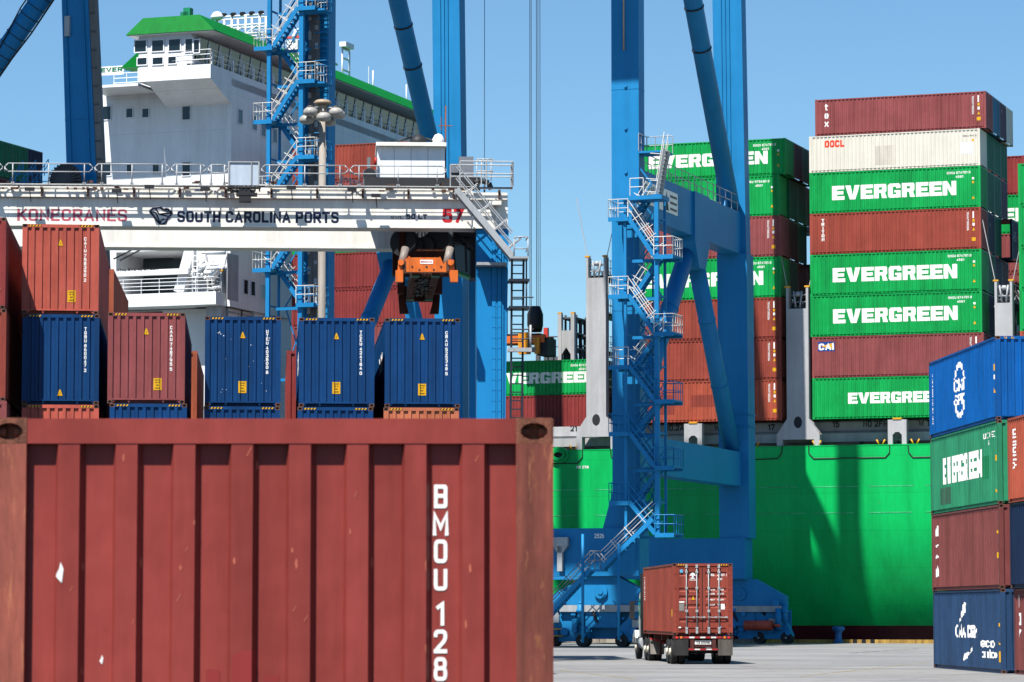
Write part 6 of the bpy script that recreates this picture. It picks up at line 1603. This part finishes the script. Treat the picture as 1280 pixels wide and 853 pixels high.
# ------------------------------------------------------------------ the orange spreader under the trolley
sp0 = rp(532.5, 342, -1.6)
zs = sp0[1]
VN, VF = -1.6, 10.4
spr = thing('container_spreader', 'orange spreader hanging under the white yard crane, seen from below', 'spreader', RT.w(sp0[0], (VN + VF) / 2, zs), RT.rot)
vo = (VN + VF) / 2
def sq(x, y, v): a, z = rp(x, y, v); return (a - sp0[0], v - vo, z - zs)
ORANGE_SHADE = paint('spreader_shade', (88, 42, 26), .9, .2, .25, .35, 2)  # rusty orange, darkened to carry the shade under the trolley
g = MB()
h = lambda x, y: (sq(x, y, VN)[0], sq(x, y, VN)[2])
g.prism([h(504, 341), h(561, 341), h(563, 352), h(569, 352), h(567, 326), h(559, 326), h(554, 331), h(550, 322), h(548, 323), h(513, 323), h(511, 321), h(509, 324), h(503, 328), h(498, 326), h(496, 352), h(502, 352)], 1, VN - vo - .3, VN - vo + .28)
eb = g.build('end_beam', ORANGE, spr)
g = MB()
for x in (499, 567.2): p = h(x, 352); g.box(p[0] - .16, p[0] + .16, VN - vo - .36, VN - vo + .1, p[1] - .05, h(x, 339)[1])
for x in (501, 563): p = h(x, 331); g.tube((p[0], VN - vo - .42, p[1] + .05), (p[0], VN - vo - .3, p[1] + .05), .13, 8)
g.build('guide_flipper', ORANGE, eb)
g = MB()
for x, y in ((504, 322), (560, 322)): g = MB(); p = h(x, y); g.tube((p[0] - .06, VN - vo - .1, p[1] - .3), (p[0] + .1, VN - vo + .2, p[1] + .42), .17, 10); g.build('hydraulic_cylinder', paint('cylinder_grey', (150, 140, 130), .5, .2, .2, .2), eb)
g = MB()
for k in range(7): p = h(506 + k * 9, 338); g.tube((p[0], VN - vo - .32, p[1] + .12 * (k % 2)), (p[0], VN - vo - .295, p[1] + .12 * (k % 2)), .045, 8)
for x0, x1 in ((503, 507), (557.5, 561.5)): p, q = h(x0, 340), h(x1, 327); g.box(p[0], q[0], VN - vo - .33, VN - vo - .301, p[1], q[1])
g.build('bolts', STEEL, eb)
p = h(525, 331); q = h(541, 326); g = MB(); g.box(p[0], q[0], VN - vo - .312, VN - vo - .301, p[1], q[1]); nb_ = g.build('name_plate', WHITE, eb)
v, f, w_ = font2d('BROMMA', .05); ga = MB(); k = (q[0] - p[0] - .06) / w_; ga.v = [(p[0] + .03 + c[0] * k, VN - vo - .316, p[1] + .05 + c[1] * (q[1] - p[1] - .1)) for c in v]; ga.f = list(f); ga.m = [0] * len(f); ga.sm = [False] * len(f); ga.build('plate_letters', paint('plate_red', (206, 80, 74)), nb_, fix=False)
hw = h(557, 341)[0] - .25
g = MB()
for s_ in (-1, 1): g.box(s_ * (hw * .74) - .17, s_ * (hw * .74) + .17, VN - vo + .3, VF - vo - .3, -.02, .46)
for v_ in (-4.2, -2.6, 2.6, 4.2): g.box(-hw * .7, hw * .7, v_ - .1, v_ + .1, .05, .35)
g.box(-hw * .85, hw * .85, -2.4, 2.4, .10, .62)
g.build('telescopic_beams', ORANGE_SHADE, spr)
g = MB(); rr = random.Random(21)
for k in range(22): u = rr.uniform(-hw * .66, hw * .66); v_ = rr.uniform(-3.5, 3.5); g.box(u - .12, u + .12, v_ - .2, v_ + .2, -.02, rr.uniform(.06, .3))
for k in range(8): u = -hw * .4 + k * hw * .11; g.tube((u, -4.5, .1 + .05 * (k % 3)), (u + .1, 4.8, .05 + .05 * (k % 3)), .03, 5)
g.build('machinery', DARK, spr)
g = MB(); W2 = hw + .1; g.box(-W2, W2, VF - vo - .28, VF - vo + .3, -.05, .62)
for s_ in (-1, 1): g.prism([(s_ * W2, .5), (s_ * (W2 + .28), .2), (s_ * (W2 + .22), -.62), (s_ * (W2 - .2), -.62), (s_ * (W2 - .05), -.05)], 1, VF - vo - .25, VF - vo + .25)
for s_ in (-1, 1): g.box(s_ * W2, s_ * (W2 + .34), -5.0 + 9.6, -5.0 + 10.4, .2, 1.0)
g.build('end_beam', ORANGE_SHADE, spr)
g = MB()
for s_ in (-1, 1):
    for v_ in (VN - vo + .6, VF - vo - .9): g.box(s_ * hw * .74 - .18, s_ * hw * .74 + .18, v_, v_ + .5, -.06, -.021)
g.build('green_marks', paint('mark_green', (20, 130, 90), .5), spr)
# head block with sheaves and ropes
g = MB(); g.box(-1.0, 1.0, -2.0, 2.0, .66, 1.05); g.box(-1.02, 1.02, -2.05, -1.9, .68, 1.5); g.build('head_block', ORANGE_SHADE, spr)
zsh = rp(530, 302, 3.0)[1] - zs
for x, r in ((506, .62), (548, .62), (519, .42), (533, .42)):
    u = sq(x, 302, 3.0)[0]; g = MB(); g.tube((u - .1, -1.9, zsh - (.1 if r > .5 else .25)), (u + .1, -1.5, zsh - (.1 if r > .5 else .25)), r, 20); g.build('sheave', DARK, spr)
g = MB()
for x in (503, 510, 545, 552, 522, 527, 531, 536): u = sq(x, 302, 3.0)[0]; g.tube((u, -1.75, zsh), (u * .9, -1.6, zg1 + .4 - zs), .03, 5)
g.build('hoist_rope', DARK, spr)
g = MB()
for s_ in (-1, 1): g.box(s_ * .95 - .12, s_ * .95 + .12, -2.0, -1.4, 1.05, zsh + .35)
g.box(-.9, .9, -1.45, -1.3, 1.05, zsh - .1); g.box(-1.3, 1.3, 1.2, 2.2, .7, zsh + .2); g.build('sheave_bracket', ORANGE_SHADE, spr)

# ------------------------------------------------------------------ the truck: tractor, chassis, container
TY = 133.0
rot = R(3.3)
tr_ = P(878.5, 800, TY)
TF = Frame((tr_.x, tr_.y), rot)          # v = forward (away), u = right; origin on the ground under the container doors
def tw(u, v, z=0): return TF.w(u, v, z)
ZC = 1.17
t = container('brown red container with door bars riding on the truck', 'brown_red', tw(0, L40 / 2, ZC), rot + R(90), near=True, skip=('E-',))
brn = MC['brown_red']
LH, HH = L40 / 2, HC
X0 = -LH
GSK = paint('door_gasket', (52, 40, 38), .8)
for s_, nm in ((1, 'door'), (-1, 'door')):       # y>0 is the left leaf seen from behind
    y0, y1 = .018, 1.055
    g = MB(); rows = [(.20, .045), (.28, .045), (.30, .018), (.52, .018), (.56, .05), (.64, .05), (.68, .018), (.98, .018), (1.02, .018), (1.10, .018), (1.14, .05), (1.22, .05), (1.26, .018), (1.44, .018), (1.48, .05), (1.56, .05), (1.60, .018), (1.75, .018), (1.79, .05), (1.87, .05), (1.91, .018), (2.38, .018), (2.42, .05), (2.52, .05), (2.56, .018), (2.72, .018)]
    for (za, da), (zb, db) in zip(rows, rows[1:]): g.face([(X0 + da, s_ * (y0 + .1), za), (X0 + da, s_ * (y1 - .1), za), (X0 + db, s_ * (y1 - .1), zb), (X0 + db, s_ * (y0 + .1), zb)])
    for a, b in ((y0, y0 + .1), (y1 - .1, y1)): g.box(X0 + .010, X0 + .06, s_ * a, s_ * b, .18, 2.74)
    g.box(X0 + .012, X0 + .06, s_ * (y0 + .101), s_ * (y1 - .101), .18, .22); g.box(X0 + .012, X0 + .06, s_ * (y0 + .101), s_ * (y1 - .101), 2.70, 2.74)
    d = g.build(nm, brn, t)
    g = MB(); g.box(X0 + .03, X0 + .08, s_ * (y0 - .016), s_ * (y1 + .012), .165, .18); g.box(X0 + .03, X0 + .08, s_ * (y0 - .016), s_ * (y1 + .012), 2.74, 2.765); g.box(X0 + .02, X0 + .08, s_ * (y0 - .018), s_ * y0, .18, 2.74); g.box(X0 + .02, X0 + .08, s_ * y1, s_ * (y1 + .014), .18, 2.74); g.build('door_gasket', GSK, d)
    for yy in (.24, .66):
        g = MB(); g.tube((X0 - .045, s_ * yy, .12), (X0 - .045, s_ * yy, 2.82), .022, 8)
        for z in (.28, .98, 1.9, 2.55): g.box(X0 - .075, X0 + .012, s_ * yy - .05, s_ * yy + .05, z - .05, z + .05)
        for z in (.14, 2.78): g.box(X0 - .08, X0 + .01, s_ * yy - .045, s_ * yy + .045, z - .07, z + .07)
        g.build('lock_rod', GALV, d)
        g = MB(); g.tube((X0 - .06, s_ * yy, .74), (X0 - .06, s_ * (yy - .02) - .33 * (1 if s_ > 0 else 1) * (1), .72), .02, 6) if False else g.beam((X0 - .06, s_ * yy - .30, .72), (X0 - .06, s_ * yy + .04, .74), .04, .03); g.box(X0 - .07, X0 - .02, s_ * yy - .34, s_ * yy - .24, .69, .76); g.build('handle', GALV, d)
    for z in (.42, 1.02, 1.92, 2.5):
        g = MB(); g.box(X0 - .006, X0 + .03, s_ * (y1 - .02), s_ * (y1 + .10), z - .05, z + .05); g.build('hinge', brn, d)
def dsh(polys, m, name, e=.0):
    g = MB()
    for p in polys: g.face([(X0 + .009 - e, -h_, z_) for h_, z_ in p])
    g.build(name, m, t, fix=False)
def dtxt(s, h, z, w, cap, m=WHITE, bold=.03):
    v, f, w_ = font2d(s, bold); k = w / w_; g = MB(); g.v = [(X0 + .006, -(h + q[0] * k), z + q[1] * cap) for q in v]; g.f = list(f); g.m = [0] * len(f); g.sm = [False] * len(f); g.build('door_lettering', m, t, fix=False)
dsh([[(-.49, 2.28), (-.30, 2.28), (-.30, 2.32), (-.36, 2.32), (-.36, 2.42), (-.43, 2.42), (-.43, 2.32), (-.49, 2.32)], [(-.52, 2.40), (-.27, 2.40), (-.33, 2.50), (-.40, 2.53), (-.47, 2.49)]], WHITE, 'logo_mark')
dsh([[(-.38, 2.32), (-.28, 2.40), (-.30, 2.30)]], paint('logo_blue', (30, 60, 120)), 'logo_mark', .002); dtxt('TRITON', -.53, 2.20, .28, .05)
dsh([rect(-.92, -.79, 2.52, 2.65)], paint('sticker_blue', (110, 190, 230)), 'sticker')
dsh([[(-.47, 1.42), (-.30, 1.42), (-.385, 1.60)]], BLK, 'warning_triangle'); dsh([[(-.455, 1.43), (-.315, 1.43), (-.385, 1.58)]], YEL, 'warning_triangle', .003)
dsh([rect(-.95, -.74, .98, 1.28)], paint('plate_metal', (140, 138, 132), .4), 'data_plate'); dsh([rect(-.95, -.74, 1.31, 1.37), rect(-.98, -.88, .29, .34)], WHITE, 'sticker'); dsh([rect(.74, .90, 1.04, 1.26)], WHITE, 'sticker')
dtxt('TRHU', .30, 2.38, .18, .10); dtxt('424537', .60, 2.38, .30, .10); dtxt('1', .96, 2.38, .03, .10); dtxt('45G1', .60, 2.22, .20, .09)
for z, a_, b_ in ((1.80, 'MAX GR', '32 500 KG'), (1.64, 'TARE', '3 880 KG'), (1.40, 'NET', '28 620 KG'), (1.20, 'CU CAP', '76.4 CBM')): dtxt(a_, .28, z, .22, .06); dtxt(b_, .60, z, .26, .07)
for h_, z_, s_ in [(x_, .30, .04) for x_ in (.66,)]: dsh([rect(h_, h_ + .09, z_, z_ + .06)], paint('sticker_blue', (110, 190, 230)), 'sticker')
ob = link('hazard_stripe', cmesh('stripe', L40, HC), t)
write(t, 'S+', '7 424537 1 45', LH - (L40 - .75), HC - .55, .11, mode='down', name='container_number', bold=.03) if False else write(t, 'S+', '1735424', -L40 / 2 + .55, HC - .55, .13, mode='stack', name='container_number', bold=.03)
shape(t, 'S+', [rect(L40 / 2 - .45, L40 / 2 - .25, .75, 1.05)], YEL, 'yellow_sticker')
# chassis
ch = thing('container_chassis', 'rusty trailer chassis with mud flaps under the container on the truck', 'trailer', tw(0, 0), rot)
FRM = paint('chassis_brown', (92, 44, 38), .6, .25, .25, .4, 2)
g = MB()
for s_ in (-.45, .45): g.box(s_ - .09, s_ + .09, .2, 12.3, ZC - .35, ZC - .06)
for v_ in (.15, 2.4, 5, 8, 10.5, 12): g.box(-1.15, 1.15, v_, v_ + .16, ZC - .22, ZC - .035)
g.build('frame', FRM, ch)
g = MB(); g.box(-1.22, 1.22, -.12, .12, ZC - .14, ZC - .03); g.build('rear_bolster', FRM, ch)
g = MB()
for s_ in (-1, 1): g.box(s_ * .36, s_ * .52, -.10, .05, .62, ZC - .141)
g.box(-.60, .60, -.13, 0, .55, .66); g.box(-.35, .35, -.04, .05, .70, ZC - .2); g.build('underride_guard', FRM, ch)
for (x0, x1, z0, z1, c, nm) in ((-1.12, -1.02, ZC - .13, ZC - .04, (235, 50, 40), 'tail_light'), (-.94, -.84, ZC - .13, ZC - .04, (245, 130, 50), 'tail_light'), (.82, .92, ZC - .13, ZC - .04, (245, 130, 50), 'tail_light'), (.99, 1.08, ZC - .13, ZC - .04, (235, 50, 40), 'tail_light')):
    g = MB(); g.tube(((x0 + x1) / 2, -.15, (z0 + z1) / 2), ((x0 + x1) / 2, -.12, (z0 + z1) / 2), .05, 12); g.build(nm, paint('light%d' % c[1], c, .3, 0, 0), ch)
RT1, RT2 = paint('tape_red', (200, 46, 50), .4), paint('tape_white', (230, 226, 222), .4)
g = MB()
for k in range(7): g.box(-.78 + k * .22, -.57 + k * .22, -.126, -.121, ZC - .115, ZC - .055, k % 2)
for k in range(5): g.box(-.58 + k * .235, -.36 + k * .235, -.136, -.131, .58, .63, k % 2)
g.build('reflective_tape', [RT1, RT2], ch)
g = MB(); g.box(-.33, .33, -.06, -.042, .80, .96); npl = g.build('number_plate', paint('plate_white', (224, 222, 216), .4, .1, .1), ch)
v, f, w_ = font2d('T3 01098', .04); g = MB(); k = .54 / w_; g.v = [(-.27 + q[0] * k, -.064, .83 + q[1] * .09) for q in v]; g.f = list(f); g.m = [0] * len(f); g.sm = [False] * len(f); g.build('plate_letters', BLK, npl, fix=False)
for s_ in (-1, 1):
    g = MB(); g.hexa([(s_ * .60, -.10, .36), (s_ * 1.20, -.10, .36), (s_ * 1.20, -.085, .36), (s_ * .60, -.085, .36), (s_ * .60, -.125, ZC - .16), (s_ * 1.20, -.125, ZC - .16), (s_ * 1.20, -.11, ZC - .16), (s_ * .60, -.11, ZC - .16)]); mf = g.build('mud_flap', paint('flap_grey', (112, 106, 98), .7, .25, .3) if s_ > 0 else paint('flap_dark', (54, 54, 55), .8, .2, .3), ch)
TYRE = paint('tyre_black', (36, 36, 37), .85, .25, .15); RIM = paint('rim_cream', (206, 200, 184), .5, .15, .2)
def wheel(parent, u, v, r=.51, w=.26, out=1):
    g = MB(); n = 28; pr = [(r * .60, -w / 2), (r * .92, -w / 2), (r, -w / 2 + .04), (r, w / 2 - .04), (r * .92, w / 2), (r * .60, w / 2)]; i = 0
    for (ra, xa), (rb, xb) in zip(pr, pr[1:]):
        for k in range(n):
            a, b = 2 * math.pi * k / n, 2 * math.pi * (k + 1) / n
            g.face([(u + xa, v + ra * math.cos(a), r + ra * math.sin(a)), (u + xa, v + ra * math.cos(b), r + ra * math.sin(b)), (u + xb, v + rb * math.cos(b), r + rb * math.sin(b)), (u + xb, v + rb * math.cos(a), r + rb * math.sin(a))], 0, True)
    ty = g.build('wheel', TYRE, parent); g = MB(); g.tube((u - w / 2 + .03, v, r), (u + w / 2 - .03, v, r), r * .60, 20); g.tube((u + out * (w / 2 - .03), v, r), (u + out * (w / 2 + .06), v, r), r * .26, 12); g.build('rim', RIM, ty)
for v_ in (.95, 2.2):
    for s_ in (-1, 1):
        for k in (0, 1): wheel(ch, s_ * (1.09 - .31 * k), v_, out=s_)
    g = MB(); g.tube((-1.0, v_, .51), (1.0, v_, .51), .08, 8); g.build('axle', DARK, ch)
g = MB()
for s_ in (-1, 1): g.box(s_ * .85 - .05, s_ * .85 + .05, 8.3, 8.4, .35, ZC - .1); g.box(s_ * .85 - .12, s_ * .85 + .12, 8.2, 8.5, .30, .35)
g.build('landing_leg', FRM, ch)
# tractor
tk = thing('semi_truck', 'white semi truck tractor half hidden in front of its red container', 'truck', tw(0, 12.0), rot)
WH = paint('truck_white', (218, 216, 210), .35, .08, .15, .05)
g = MB()
for s_ in (-.42, .42): g.box(s_ - .06, s_ + .06, -3.0, 4.6, .75, 1.0)
g.build('frame', DARK, tk)
g = MB(); g.prism([(1.0, 1.0), (2.75, 1.0), (2.85, 1.9), (2.6, 2.85), (2.2, 3.0), (1.0, 3.0)], 0, -1.16, 1.16); cb_ = g.build('cab', WH, tk)
g = MB(); g.prism([(2.86, 1.0), (4.9, 1.0), (4.9, 1.55), (4.6, 1.75), (2.86, 1.92)], 0, -.85, .85); g.build('hood', WH, tk)
for s_ in (-1, 1):
    g = MB(); g.prism([(3.3, .95), (3.55, 1.25), (4.2, 1.30), (4.6, 1.1), (4.75, .75), (4.6, .72), (4.3, 1.0), (3.7, 1.0), (3.45, .7)], 0, s_ * .8, s_ * 1.26); g.build('fender', WH, tk)
    g = MB(); g.box(s_ * 1.17, s_ * 1.2, 1.5, 2.4, 1.95, 2.7); g.build('side_window', GLASS, cb_)
    g = MB(); g.tube((s_ * 1.2, 2.7, 2.6), (s_ * 1.5, 2.6, 2.55), .025, 6); g.tube((s_ * 1.2, 2.7, 1.75), (s_ * 1.5, 2.6, 1.8), .025, 6); g.box(s_ * 1.38, s_ * 1.6, 2.52, 2.62, 1.8, 2.6); g.build('mirror', DARK, tk)
    g = MB(); g.tube((s_ * 1.12, .75, .9), (s_ * 1.12, .75, 3.75), .085, 10); g.build('exhaust_stack', DARK, tk)
    g = MB(); g.tube((s_ * .95, 1.2, .75), (s_ * .95, 2.6, .75), .30, 14); g.build('fuel_tank', GALV, tk)
    wheel(tk, s_ * 1.05, 3.95, out=s_)
    for v_ in (-1.9, -.6):
        for k in (0, 1): wheel(tk, s_ * (1.09 - .31 * k), v_, out=s_)
    g = MB(); g.hexa([(s_ * .60, -2.75, .3), (s_ * 1.2, -2.75, .3), (s_ * 1.2, -2.73, .3), (s_ * .6, -2.73, .3), (s_ * .6, -2.6, .95), (s_ * 1.2, -2.6, .95), (s_ * 1.2, -2.58, .95), (s_ * .6, -2.58, .95)]); g.build('mud_flap', paint('flap_pale', (140, 136, 130), .7, .2, .3), tk)
    g = MB(); g.beam((s_ * .55, -2.72, .78), (s_ * 1.22, -2.72, .98), .05, .07); g.build('flap_bracket', [RT1], tk)
g = MB(); g.box(-1.1, 1.1, 2.86, 2.88, 2.0, 2.75); g.build('windscreen', GLASS, cb_)
g = MB(); g.box(-1.27, 1.27, .86, .99, 1.0, 3.8); g.build('headboard', DARK, tk)
g = MB(); g.lathe([(.5, 0), (.5, .08)], (0, -1.2, ZC - .24), 16); g.box(-.35, .35, -2.4, 0, 1.0, ZC - .25); g.build('fifth_wheel', DARK, tk)
